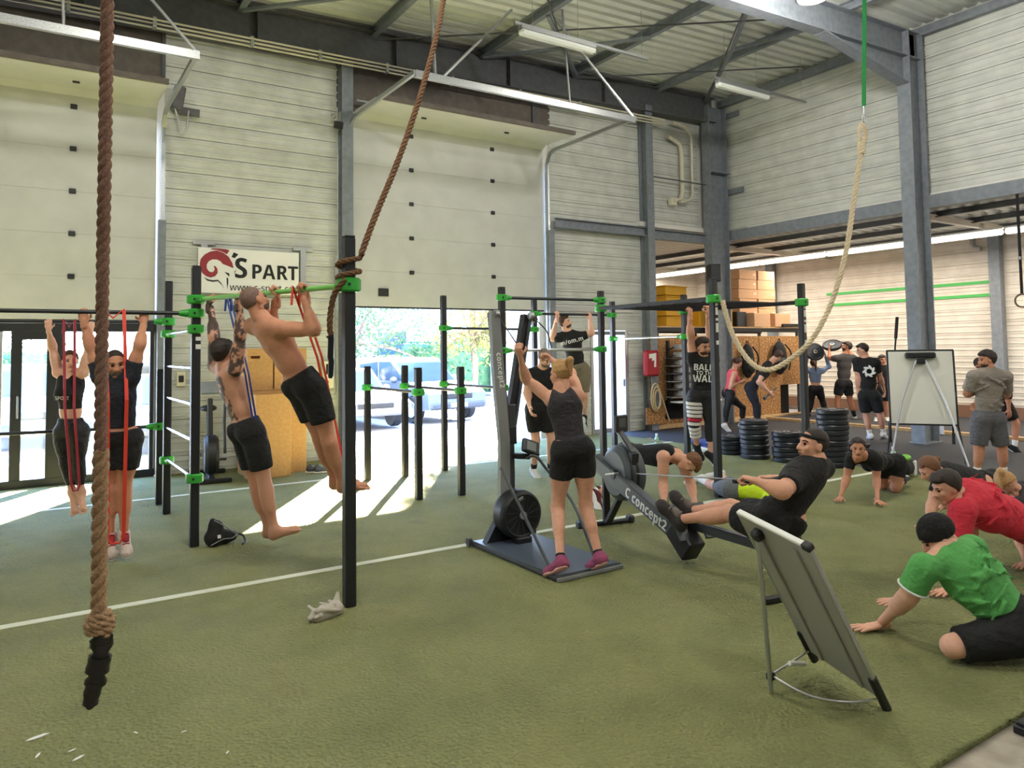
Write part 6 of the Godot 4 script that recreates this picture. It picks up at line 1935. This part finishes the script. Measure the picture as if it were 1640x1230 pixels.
			if o.has("laces"):
				part("tongue", MB.new().ball(A.lerp(toe, 0.3) - dn * 0.028 * s, V(0.034, 0.028, 0.06) * s, Basis(side, dn, fd)), o.laces, sh)
				for i in 4:
					var lc := A.lerp(toe, 0.25 + 0.16 * i) - dn * (0.056 - 0.006 * i) * s
					part("lace", MB.new().tube([lc - side * 0.026 + dn * 0.008, lc, lc + side * 0.026 + dn * 0.008], 0.0075, 6), o.laces, sh)
	# frame of reference for prints
	root.set_meta("frame", [J.pel, u, lat, fw, sp, c, HB, s])
	return root

func frame_of(root: Node3D) -> Array:
	var f: Array = root.get_meta("frame")
	root.remove_meta("frame")
	return f
const POSES := {
	"crop_woman": [0.402, 1, -9.27, 0.393, 1.586, -9.24, 0.385, 1.726, -9.237, 0.504, 1.604, -9.166, 0.555, 1.877, -9.116, 0.574, 2.068, -9.21, 0.281, 1.608, -9.312, 0.226, 1.882, -9.331, 0.185, 2.064, -9.21, 0.475, 0.952, -9.226, 0.481, 0.626, -9.242, 0.512, 0.324, -9.3, 0.527, 0.152, -9.206, 0.332, 0.954, -9.319, 0.37, 0.628, -9.315, 0.433, 0.325, -9.352, 0.449, 0.133, -9.258],
	"tee_hang": [0.689, 1.075, -7.428, 0.666, 1.592, -7.411, 0.651, 1.709, -7.365, 0.767, 1.596, -7.344, 0.832, 1.87, -7.285, 0.888, 2.079, -7.53, 0.551, 1.6, -7.485, 0.472, 1.86, -7.52, 0.412, 2.077, -7.53, 0.767, 1.024, -7.38, 0.738, 0.596, -7.425, 0.745, 0.211, -7.445, 0.756, 0.104, -7.301, 0.615, 1.026, -7.479, 0.628, 0.592, -7.498, 0.644, 0.201, -7.512, 0.648, 0.084, -7.373],
	"tattoo": [1.663, 1.116, -6.909, 1.49, 1.643, -6.989, 1.478, 1.783, -6.988, 1.444, 1.682, -7.184, 1.43, 1.938, -7.177, 1.443, 2.221, -7.39, 1.541, 1.655, -6.811, 1.569, 1.945, -6.775, 1.561, 2.21, -6.774, 1.656, 1.074, -6.99, 1.763, 0.567, -6.951, 1.868, 0.182, -6.966, 2.035, 0.149, -6.955, 1.702, 1.062, -6.813, 1.791, 0.581, -6.761, 1.867, 0.211, -6.758, 2.037, 0.21, -6.695],
	"chinup": [1.875, 1.547, -5.966, 1.578, 2.038, -6.069, 1.525, 2.199, -6.094, 1.538, 2.009, -6.241, 1.698, 1.943, -6.236, 1.686, 2.209, -6.121, 1.658, 1.977, -5.877, 1.846, 1.955, -5.613, 1.777, 2.2, -5.644, 1.872, 1.511, -6.045, 2.028, 1.072, -5.994, 2.185, 0.708, -6.093, 2.35, 0.677, -6.052, 1.93, 1.496, -5.87, 2.042, 1.057, -5.823, 2.179, 0.71, -5.899, 2.343, 0.679, -5.858],
	"ski_woman": [3.701, 0.993, -4.808, 3.626, 1.438, -4.829, 3.629, 1.578, -4.855, 3.562, 1.377, -4.898, 3.434, 1.549, -5.065, 3.318, 1.735, -4.97, 3.749, 1.405, -4.775, 3.83, 1.581, -4.966, 3.779, 1.696, -5.169, 3.639, 0.937, -4.852, 3.63, 0.495, -4.921, 3.49, 0.15, -4.703, 3.47, 0.085, -4.823, 3.778, 0.957, -4.759, 3.821, 0.512, -4.795, 3.811, 0.15, -4.628, 3.811, 0.085, -4.748],
	"ski_behind": [5.966, 0.989, -8.471, 5.94, 1.51, -8.36, 5.915, 1.657, -8.248, 6.085, 1.439, -8.27, 6.125, 1.198, -8.259, 6.047, 1.017, -8.201, 5.797, 1.444, -8.458, 5.773, 1.204, -8.489, 5.748, 1.022, -8.397, 6.046, 0.938, -8.431, 6.117, 0.528, -8.411, 6.252, 0.1, -8.638, 6.231, 0.035, -8.484, 5.891, 0.94, -8.533, 5.935, 0.531, -8.529, 6.038, 0.1, -8.735, 5.997, 0.035, -8.58],
	"pullup_tee": [7.9, 1.457, -10.05, 7.756, 2.067, -10.106, 7.687, 2.238, -10.116, 7.918, 2.001, -10.004, 8.087, 2.051, -9.891, 8.169, 2.3, -10.05, 7.596, 1.985, -10.215, 7.516, 1.975, -10.268, 7.455, 2.3, -10.05, 7.988, 1.412, -9.995, 7.966, 0.99, -9.976, 8.067, 0.615, -10.113, 8.141, 0.476, -10.193, 7.835, 1.404, -10.095, 7.841, 0.992, -10.057, 7.94, 0.617, -10.195, 8.014, 0.478, -10.276],
	"plank_man": [5.906, 0.549, -6.505, 6.052, 0.604, -6.012, 6.124, 0.52, -5.85, 6.151, 0.522, -5.988, 6.237, 0.269, -5.947, 6.137, 0.06, -5.787, 5.896, 0.582, -6.019, 5.901, 0.28, -6.035, 5.732, 0.06, -5.852, 5.981, 0.522, -6.543, 5.987, 0.213, -6.857, 5.582, 0.12, -6.702, 5.582, 0.035, -6.64, 5.802, 0.565, -6.565, 5.84, 0.207, -6.801, 5.442, 0.12, -6.623, 5.442, 0.035, -6.561],
	"rower_man": [4.51, 0.566, -3.469, 4.72, 0.937, -3.309, 4.706, 1.075, -3.309, 4.503, 0.877, -3.298, 4.225, 0.823, -3.204, 4.177, 0.866, -3.376, 4.918, 0.891, -3.386, 5.018, 0.746, -3.627, 4.821, 0.769, -3.754, 4.395, 0.525, -3.504, 4.428, 0.539, -3.84, 4.346, 0.428, -4.26, 4.28, 0.557, -4.354, 4.577, 0.525, -3.47, 4.588, 0.544, -3.964, 4.563, 0.454, -4.345, 4.521, 0.567, -4.425],
	"stripe_man": [7.698, 1.127, -7.093, 7.703, 1.636, -7.057, 7.67, 1.788, -7.022, 7.818, 1.608, -6.984, 7.776, 1.965, -6.989, 7.743, 2.237, -6.994, 7.59, 1.612, -7.133, 7.556, 1.952, -7.134, 7.537, 2.207, -7.13, 7.775, 1.075, -7.046, 7.797, 0.701, -7.054, 7.818, 0.336, -7.063, 7.838, 0.234, -6.94, 7.62, 1.077, -7.147, 7.619, 0.755, -7.167, 7.728, 0.436, -7.235, 7.697, 0.313, -7.133],
	"pink_woman": [12.61, 0.811, -10.841, 12.669, 1.277, -10.773, 12.756, 1.449, -10.706, 12.698, 1.207, -10.902, 12.703, 0.952, -10.915, 12.842, 1.018, -10.76, 12.597, 1.214, -10.681, 12.535, 0.95, -10.738, 12.751, 1.038, -10.651, 12.64, 0.762, -10.925, 12.97, 0.475, -10.787, 12.965, 0.112, -10.813, 13.045, 0.057, -10.764, 12.568, 0.767, -10.77, 12.465, 0.489, -10.795, 12.449, 0.132, -10.828, 12.539, 0.037, -10.775],
	"bend_man": [12.848, 0.922, -10.44, 13.149, 1.418, -10.212, 13.29, 1.574, -10.11, 13.209, 1.349, -10.357, 13.166, 1.042, -10.463, 13.273, 0.829, -10.347, 12.981, 1.331, -10.148, 12.802, 1.048, -10.222, 13.033, 0.834, -10.144, 12.89, 0.887, -10.52, 13.057, 0.501, -10.495, 13.075, 0.101, -10.508, 13.177, 0.047, -10.445, 12.756, 0.876, -10.396, 12.839, 0.536, -10.303, 12.858, 0.104, -10.318, 12.968, 0.05, -10.249],
	"plate_woman": [16.29, 0.743, -11.312, 16.283, 1.204, -11.288, 16.259, 1.343, -11.319, 16.154, 1.175, -11.374, 16.106, 1.268, -11.459, 16.154, 1.529, -11.412, 16.425, 1.171, -11.197, 16.61, 1.275, -11.13, 16.528, 1.554, -11.166, 16.22, 0.697, -11.361, 16.25, 0.418, -11.418, 16.204, 0.095, -11.468, 16.298, 0.035, -11.555, 16.363, 0.694, -11.267, 16.496, 0.399, -11.259, 16.553, 0.09, -11.241, 16.688, 0.035, -11.301],
	"plate_man": [16.223, 0.892, -10.509, 16.237, 1.542, -10.46, 16.289, 1.748, -10.437, 16.064, 1.485, -10.576, 16.076, 1.485, -10.748, 16.151, 1.663, -10.807, 16.412, 1.48, -10.35, 16.559, 1.537, -10.489, 16.548, 1.748, -10.603, 16.145, 0.842, -10.564, 16.152, 0.461, -10.642, 16.171, 0.091, -10.653, 16.093, 0.035, -10.588, 16.3, 0.839, -10.462, 16.413, 0.457, -10.472, 16.507, 0.085, -10.434, 16.427, 0.035, -10.372],
	"logo_man": [13.408, 0.849, -8.165, 13.347, 1.501, -8.164, 13.303, 1.691, -8.204, 13.245, 1.478, -8.291, 13.271, 1.157, -8.295, 13.322, 0.869, -8.339, 13.43, 1.464, -8.016, 13.601, 1.153, -8.044, 13.858, 0.902, -8.13, 13.361, 0.801, -8.241, 13.438, 0.417, -8.251, 13.494, 0.075, -8.237, 13.56, 0.035, -8.318, 13.464, 0.793, -8.088, 13.559, 0.435, -8.048, 13.71, 0.103, -8.09, 13.878, 0.035, -8.129],
	"grey_man": [10.256, 0.849, -4.662, 10.266, 1.436, -4.619, 10.252, 1.571, -4.643, 10.101, 1.368, -4.731, 10.116, 1.149, -4.83, 10.423, 1.152, -4.845, 10.434, 1.354, -4.514, 10.561, 1.125, -4.565, 10.608, 1.172, -4.746, 10.181, 0.803, -4.714, 10.169, 0.47, -4.742, 10.181, 0.076, -4.794, 10.263, 0.035, -4.867, 10.329, 0.797, -4.617, 10.409, 0.466, -4.586, 10.475, 0.075, -4.603, 10.614, 0.035, -4.638],
	"dark_sleeve": [13.465, 0.856, -5.974, 13.345, 1.312, -6.024, 13.239, 1.428, -6.086, 13.329, 1.254, -5.859, 13.398, 0.95, -5.773, 13.419, 0.706, -5.774, 13.536, 1.263, -6.141, 13.561, 0.943, -6.265, 13.493, 0.785, -6.319, 13.513, 0.809, -5.889, 13.632, 0.469, -5.773, 13.621, 0.08, -5.804, 13.627, 0.035, -5.746, 13.442, 0.809, -6.049, 13.651, 0.426, -6.055, 13.728, 0.075, -6.029, 13.677, 0.035, -6.069],
	"allfours": [8.775, 0.351, -5.122, 8.148, 0.498, -5.044, 7.985, 0.606, -5.024, 8.257, 0.445, -4.975, 8.267, 0.228, -4.983, 7.986, 0.06, -4.815, 8.055, 0.463, -5.166, 8.022, 0.246, -5.201, 7.825, 0.06, -5.159, 8.884, 0.334, -5.068, 8.818, 0.06, -5.08, 9.182, 0.079, -5.196, 9.336, 0.05, -5.244, 8.759, 0.346, -5.187, 8.896, 0.06, -5.283, 9.261, 0.079, -5.398, 9.414, 0.05, -5.446],
	"brown_hair": [8.205, 0.358, -3.759, 7.727, 0.492, -3.968, 7.54, 0.539, -3.991, 7.6, 0.392, -3.937, 7.551, 0.195, -3.981, 7.383, 0.06, -3.942, 7.936, 0.461, -4, 7.913, 0.257, -4.028, 7.899, 0.142, -4.045, 8.164, 0.328, -3.724, 8.36, 0.034, -3.626, 8.753, 0.075, -3.626, 8.901, 0.035, -3.626, 8.334, 0.363, -3.756, 8.531, 0.068, -3.854, 8.924, 0.075, -3.854, 9.071, 0.035, -3.854],
	"red_man": [6.53, 0.369, -2.7, 5.962, 0.628, -2.912, 5.812, 0.708, -2.957, 5.811, 0.55, -2.847, 5.746, 0.264, -2.872, 5.552, 0.05, -2.824, 6.164, 0.615, -2.936, 6.144, 0.334, -2.966, 6.119, 0.141, -2.994, 6.546, 0.349, -2.595, 6.958, 0.215, -2.492, 7.369, 0.112, -2.441, 7.39, 0.035, -2.441, 6.602, 0.349, -2.772, 7.014, 0.215, -2.823, 7.425, 0.112, -2.823, 7.446, 0.035, -2.823],
	"ponytail": [7.608, 0.345, -2.894, 7.182, 0.501, -3.043, 7.044, 0.582, -3.068, 7.049, 0.43, -2.991, 7.054, 0.145, -3.006, 6.673, 0.05, -2.807, 7.353, 0.482, -3.076, 7.377, 0.191, -3.079, 7.43, 0.05, -3.055, 7.569, 0.316, -2.857, 7.664, -0.045, -2.762, 8.043, 0.075, -2.762, 8.186, 0.035, -2.762, 7.731, 0.343, -2.902, 7.826, -0.017, -2.997, 8.206, 0.075, -2.997, 8.348, 0.035, -2.997],
	"green_man": [4.746, 0.21, -2.081, 4.551, 0.558, -2.307, 4.543, 0.646, -2.378, 4.352, 0.501, -2.356, 4.33, 0.316, -2.442, 4.502, 0.05, -2.717, 4.783, 0.545, -2.299, 4.814, 0.415, -2.526, 4.753, 0.168, -2.701, 4.721, 0.171, -1.976, 4.374, 0.09, -2.226, 4.786, 0.075, -2.123, 4.95, 0.039, -2.102, 4.814, 0.171, -2.136, 4.91, 0.089, -2.258, 5.321, 0.075, -2.155, 5.486, 0.035, -2.135],
	"neon": [6.9, 0.143, -5.881, 7.053, 0.114, -5.483, 7.091, 0.101, -5.364, 6.876, 0.101, -5.397, 6.975, 0.081, -5.198, 7.174, 0.051, -5.297, 7.197, 0.102, -5.594, 7.296, 0.082, -5.793, 7.495, 0.052, -5.693, 6.806, 0.146, -5.88, 6.99, 0.109, -6.241, 7.232, 0.1, -6.723, 7.113, 0.05, -6.842, 6.958, 0.146, -5.974, 7.218, 0.131, -6.284, 7.709, 0.1, -6.835, 7.609, 0.05, -6.954],
	"behind_easel": [16.426, 0.795, -9.665, 16.418, 1.281, -9.64, 16.404, 1.438, -9.64, 16.276, 1.226, -9.737, 16.256, 0.97, -9.765, 16.236, 0.744, -9.733, 16.563, 1.221, -9.549, 16.591, 0.964, -9.547, 16.522, 0.739, -9.546, 16.353, 0.748, -9.716, 16.337, 0.454, -9.745, 16.318, 0.112, -9.778, 16.2, 0.066, -9.739, 16.501, 0.745, -9.619, 16.504, 0.452, -9.635, 16.522, 0.109, -9.645, 16.438, 0.062, -9.584],
}
func people() -> void:
	var sk := [skin_mat(rgb(214, 160, 134), 51), skin_mat(rgb(198, 140, 112), 52), skin_mat(rgb(222, 172, 148), 53), skin_mat(rgb(184, 126, 98), 54)]
	var tat := mat(Color.WHITE, 0.55)
	tat.vertex_color_use_as_albedo = true
	var hairm := func(c: Color) -> StandardMaterial3D: return tmat(noise_tex(0.08, [[0.0, c.darkened(0.35)], [0.55, c], [1.0, c.lightened(0.12)]], 61, 256, 3), 3.0, 0.65)
	var blk := cloth(rgb(22, 22, 24))
	var navy := cloth(rgb(30, 33, 44))
	var leg := cloth(rgb(20, 21, 26), 0.7)
	var char_ := cloth(rgb(52, 49, 54))
	var brown: Material = hairm.call(rgb(70, 44, 28))
	var dbrown: Material = hairm.call(rgb(40, 27, 21))
	var blond: Material = hairm.call(rgb(176, 134, 82))
	var auburn: Material = hairm.call(rgb(112, 70, 38))
	var grey: Material = hairm.call(rgb(120, 106, 96))
	var F := Vector3.FORWARD
	var p: Node3D
	# hanging on the left rig
	p = person("crop_woman", "woman in black crop top and leggings hanging barefoot from the rear bar", {h = 1.66, fem = true, skin = sk[2], shirt = blk, tank = true, hem = 0.24, loose = 0.006, shirt_name = "crop_top", pants = leg, leg = 1.72, pants_loose = 0.005, waist = 0.13, hair = brown, style = "bun", look = V(0.05, 0.0, 1), lhand = ["bar", V(0, 0, -1)], rhand = ["bar", V(0, 0, -1)]})
	var f := frame_of(p)
	text_part(p, "print", "SPORT", 0.05, f[0] + f[1] * f[4] * 0.60 + f[3] * 0.150, Basis(-f[2], f[1], f[3]), M.print_white)
	p = person("tee_hang", "man in dark tee and shorts hanging behind the thick rope with red laced trainers", {h = 1.76, skin = sk[1], shirt = navy, sleeve = 0.5, hem = 0.09, waist = 0.04, pants = blk, leg = 0.52, hair = dbrown, style = "buzz", beard = grey, look = V(0.0, 0.02, 1), shoes = cloth(rgb(206, 188, 182)), laces = mat(rgb(150, 24, 40), 0.7), lhand = ["bar", V(0, 0, -1)], rhand = ["bar", V(0, 0, -1)]})
	frame_of(p)
	p = person("tattoo", "shirtless tattooed man in black shorts hanging from the green bar by the ladder", {h = 1.78, skin = tat, ink = [rgb(204, 150, 124), rgb(84, 66, 60)], pants = blk, leg = 0.62, hair = dbrown, style = "thick", look = V(0.9, 0.1, -0.4), noface = false, lhand = ["bar", V(1, 0, 0)], rhand = ["bar", V(1, 0, 0)]})
	frame_of(p)
	p = person("chinup", "shirtless man in black shorts with chin above the green bar", {h = 1.8, skin = sk[1], pants = blk, leg = 0.6, hair = hairm.call(rgb(112, 84, 72)), style = "buzz", beard = brown, look = V(1, 0.25, -0.25), lhand = ["bar", V(-1, 0, 0)], rhand = ["bar", V(-1, 0, 0)]})
	frame_of(p)
	# ski machine
	p = person("ski_woman", "blond woman in grey tank top and black shorts pulling the ski machine cords", {h = 1.64, fem = true, skin = sk[0], shirt = char_, tank = true, strap = 0.09, hem = -0.02, loose = 0.007, pants = blk, leg = 0.42, pants_loose = 0.008, hair = blond, style = "pony", tail = V(-0.1, 0.8, 0.5), look = V(-0.25, -0.1, -1), shoes = cloth(rgb(142, 66, 98)), sole = mat(rgb(226, 170, 166), 0.6), socks = blk, sock_len = 0.12, lhand = ["hold", V(0.6, 0, -0.5)], rhand = ["hold", V(-0.6, 0, -0.5)]})
	frame_of(p)
	p = person("ski_behind", "man in dark tee and black shorts looking down behind the ski machine", {h = 1.8, skin = sk[2], shirt = blk, pants = blk, leg = 0.7, hair = grey, style = "short", beard = grey, look = V(0.15, -0.45, 1), shoes = cloth(rgb(214, 212, 206)), socks = blk, sock_len = 0.2})
	frame_of(p)
	p = person("pullup_tee", "man in black tee and khaki shorts pulling up on the far bar", {h = 1.78, skin = sk[2], shirt = blk, pants = cloth(rgb(116, 106, 86)), leg = 0.85, hair = brown, style = "short", beard = brown, look = V(0.5, 0.55, 0.8), shoes = blk, far = true, lhand = ["bar", V(0, 0, -1)], rhand = ["bar", V(0, 0, -1)]})
	f = frame_of(p)
	text_part(p, "print", "m/om.m", 0.10, f[0] + f[1] * f[4] * 0.78 + f[3] * 0.150, Basis(-f[2], f[1], f[3]), M.print_white, "Droid Sans", 700)
	p = person("plank_man", "man in black sleeveless top planking behind the rowing machine", {h = 1.8, skin = sk[0], shirt = blk, tank = true, strap = 0.12, hem = -0.05, pants = char_, leg = 0.7, hair = auburn, style = "short", look = V(0.55, -0.75, 0.5), hup = V(0.75, -0.2, 0.6), shoes = cloth(rgb(84, 30, 36)), lhand = ["flat", V(0.2, 0, 1)], rhand = ["flat", V(-0.1, 0, 1)]})
	f = frame_of(p)
	text_part(p, "print", "just do it", 0.10, f[0] + f[1] * f[4] * 0.62 - f[3] * 0.146, Basis(f[2], f[1], -f[3]), M.print_white, "Droid Serif", 700)
	p = person("rower_man", "man in black tee and headband leaning back on the rowing machine", {h = 1.8, girth = 1.1, skin = sk[0], shirt = blk, sleeve = 0.7, pants = blk, leg = 0.72, hair = dbrown, style = "buzz", headband = blk, look = V(-0.92, 0.05, -0.4), shoes = cloth(rgb(52, 46, 46)), laces = mat(rgb(96, 86, 80), 0.7), sole = mat(rgb(70, 62, 58), 0.7), shoe_down = V(0.1, -0.75, -0.6), lhand = ["hold", V(0, -1, 0.2), V(0, 0, -1)], rhand = ["hold", V(0, -1, 0.2), V(0, 0, 1)]})
	frame_of(p)
	# overhead ladder
	p = person("stripe_man", "bearded man in black sweater and striped leggings hanging from the overhead ladder", {h = 1.8, skin = sk[0], shirt = blk, sleeve = 0.35, hem = -0.05, pants = leg, leg = 1.5, pants_loose = 0.010, hair = dbrown, style = "short", beard = brown, look = V(-0.1, -0.05, 1), shoes = blk, lhand = ["bar", V(0, 0, -1)], rhand = ["bar", V(0, 0, -1)]})
	f = frame_of(p)
	for r in [["BALLS", 0.78, 0.115], ["TO THE", 0.63, 0.075], ["WALL", 0.48, 0.125]]:
		text_part(p, "print", r[0], r[2], f[0] + f[1] * f[4] * r[1] + f[3] * 0.148, Basis(-f[2], f[1], f[3]), M.print_white, "Droid Sans", 700)
	leg_stripes(p, "stripe_man")
	# annexe
	p = person("pink_woman", "woman in pink tank top and black leggings lunging before the strand board", {h = 1.66, fem = true, skin = sk[0], shirt = cloth(rgb(236, 96, 112)), tank = true, hem = -0.09, pants = leg, leg = 1.85, pants_loose = 0.006, hair = brown, style = "pony", look = V(1, -0.15, 0.3), shoes = cloth(rgb(226, 220, 220)), far = true})
	frame_of(p)
	p = person("bend_man", "man in navy bending forward with a dark bar in his hands", {h = 1.78, skin = sk[2], shirt = blk, hem = -0.04, pants = navy, leg = 1.9, pants_loose = 0.012, hair = brown, style = "short", look = V(1, -0.3, 0.2), shoes = blk, far = true})
	frame_of(p)
	p = person("plate_woman", "woman in light blue crop top raising a plate to her face", {h = 1.66, fem = true, skin = sk[2], shirt = cloth(rgb(122, 142, 176)), sleeve = 1.9, hem = 0.16, shirt_name = "crop_top", pants = leg, leg = 1.85, pants_loose = 0.012, hair = brown, style = "pony", look = V(0.6, 0.3, -0.8), shoes = blk, far = true})
	frame_of(p)
	p = person("plate_man", "man in grey tee and black knee socks raising a plate", {h = 1.8, skin = sk[3], shirt = cloth(rgb(70, 66, 66)), pants = blk, leg = 0.55, hair = dbrown, style = "short", beard = dbrown, look = V(-0.6, 0.2, -0.8), socks = blk, sock_len = 0.75, shoes = cloth(rgb(180, 176, 172)), far = true})
	frame_of(p)
	p = person("logo_man", "man in black tee with a white round emblem on the back", {h = 1.8, skin = sk[0], shirt = blk, hem = -0.12, pants = blk, leg = 0.75, hair = dbrown, style = "short", look = V(-0.5, -0.05, -0.6), socks = M.white, sock_len = 0.3, shoes = cloth(rgb(212, 214, 220)), far = true})
	f = frame_of(p)
	var em := MB.new()
	for i in 7:
		var a := TAU * i / 7 + 0.3
		var c2 := V(cos(a), sin(a), 0) * 0.075
		em.ball(c2, V(0.055, 0.022, 0.004), Basis(Vector3.BACK, a + 0.9), 10, 6)
	var eo := part("emblem", em, M.print_white, p)
	eo.transform = Transform3D(Basis(f[2], f[1], -f[3]), f[0] + f[1] * f[4] * 0.70 - f[3] * 0.150 + f[2] * 0.03)
	p = person("grey_man", "man in grey tee and grey shorts standing with folded arms, back turned", {h = 1.72, girth = 1.04, skin = sk[1], folds = 22, shirt = cloth(rgb(138, 130, 122)), sleeve = 0.8, hem = -0.14, loose = 0.018, pants = cloth(rgb(92, 92, 98)), leg = 0.92, pants_loose = 0.02, hair = dbrown, style = "thick", beard = dbrown, look = V(-0.75, -0.1, -0.6), socks = M.white, sock_len = 0.35, shoes = cloth(rgb(200, 200, 200)), lhand = ["hold", V(0.3, 0, -1)], rhand = ["hold", V(0.3, 0, -1)]})
	frame_of(p)
	p = person("dark_sleeve", "dark haired person in black half hidden behind the man in grey", {h = 1.7, skin = sk[1], shirt = blk, sleeve = 1.3, pants = blk, leg = 0.8, hair = dbrown, style = "short", look = V(-0.9, -0.1, 0.3), socks = M.white, sock_len = 0.3, shoes = blk, far = true})
	frame_of(p)
	p = person("behind_easel", "dark haired person hidden behind the flip chart easel", {h = 1.72, skin = sk[1], shirt = blk, pants = blk, leg = 0.8, hair = dbrown, style = "short", look = V(-0.6, 0, 0.8), shoes = M.white, far = true})
	frame_of(p)
	# floor exercises
	p = person("allfours", "woman in black tee on all fours facing the hall with a watch", {h = 1.68, fem = true, skin = sk[1], shirt = blk, sleeve = 0.5, hem = -0.02, pants = blk, leg = 0.5, pants_loose = 0.006, hair = dbrown, style = "bun", look = V(-0.8, 0.0, 0.55), hup = V(-0.1, 1, 0.1), shoes = cloth(rgb(70, 74, 80)), lhand = ["flat", V(-0.5, 0, 0.8)], rhand = ["flat", V(-0.9, 0, 0.3)]})
	f = frame_of(p)
	p = person("brown_hair", "auburn haired person in black on hands and knees behind the man in red", {h = 1.72, skin = sk[0], shirt = blk, sleeve = 0.4, hem = -0.02, pants = blk, leg = 0.6, hair = auburn, style = "long", look = V(-0.7, -0.6, -0.45), hup = V(-0.5, 0.75, -0.2), shoes = blk, lhand = ["flat", V(-1, 0, 0.1)], rhand = ["flat", V(-1, 0, 0)]})
	frame_of(p)
	p = person("ponytail", "person with a long blond brown ponytail beside the man in red", {h = 1.66, fem = true, skin = sk[0], shirt = char_, hem = -0.02, pants = blk, leg = 0.8, hair = blond, style = "pony", tail = V(-0.7, 0.4, 0.4), look = V(0.1, -0.85, 0.5), hup = V(-0.8, 0.45, 0.0), shoes = blk, lhand = ["flat", V(-1, 0, 0.1)], rhand = ["flat", V(-1, 0, 0)]})
	frame_of(p)
	p = person("red_man", "dark haired man in a red tee in a plank position", {h = 1.8, girth = 1.16, skin = sk[0], folds = 22, shirt = cloth(rgb(196, 44, 62)), sleeve = 0.75, hem = -0.1, loose = 0.02, pants = blk, leg = 0.8, hair = dbrown, style = "short", look = V(-0.78, -0.40, -0.45), hup = V(-0.35, 0.88, -0.1), shoes = blk, lhand = ["flat", V(-1, 0, -0.1)], rhand = ["flat", V(-1, 0, 0)]})
	frame_of(p)
	p = person("green_man", "man in green jersey and black beanie kneeling with one arm stretched out", {h = 1.8, girth = 1.05, skin = sk[2], folds = 22, shirt = cloth(rgb(84, 156, 82)), sleeve = 0.72, hem = -0.03, loose = 0.016, pants = blk, leg = 0.92, pants_loose = 0.014, hair = cloth(rgb(14, 14, 15)), style = "beanie", look = V(-0.55, -0.65, -0.55), hup = V(-0.6, 0.75, -0.3), cuff = M.print_white, shoes = blk, lhand = ["flat", V(-0.9, 0, -0.45)], rhand = ["flat", V(-0.9, 0, -0.4)]})
	frame_of(p)
	p = person("neon", "person in grey leggings and neon yellow top lying face down behind the rower", {h = 1.74, skin = sk[1], shirt = cloth(rgb(200, 228, 40)), hem = 0.02, pants = cloth(rgb(98, 102, 106)), leg = 0.95, pants_loose = 0.008, hair = brown, style = "short", look = V(0.4, -0.9, 0.3), hup = V(0.6, 0.2, 0.7), socks = cloth(rgb(216, 210, 200)), sock_len = 0.9, shoes = cloth(rgb(206, 204, 196)), noface = true})
	frame_of(p)

func leg_stripes(p: Node3D, key: String) -> void:
	var raw: Array = POSES[key]
	var g := func(i: int) -> Vector3: return V(raw[i * 3], raw[i * 3 + 1], raw[i * 3 + 2]) - V(raw[0], 0, raw[2])
	var H: Vector3 = g.call(13); var K: Vector3 = g.call(14); var A: Vector3 = g.call(15)
	var w := cloth(rgb(222, 218, 214))
	var r := cloth(rgb(186, 40, 66))
	for i in 9:
		var f := 0.15 + i * 0.17
		var c := H.lerp(K, f) if f <= 1.0 else K.lerp(A, f - 1.0)
		var d := (K - H).normalized() if f <= 1.0 else (A - K).normalized()
		var rad := lerpf(0.124, 0.092, minf(f, 1.0)) if f <= 1.0 else lerpf(0.088, 0.066, f - 1.0)
		part("stripe", MB.new().tube([c - d * 0.02, c + d * 0.02], rad, 20), r if i == 4 else w, p)
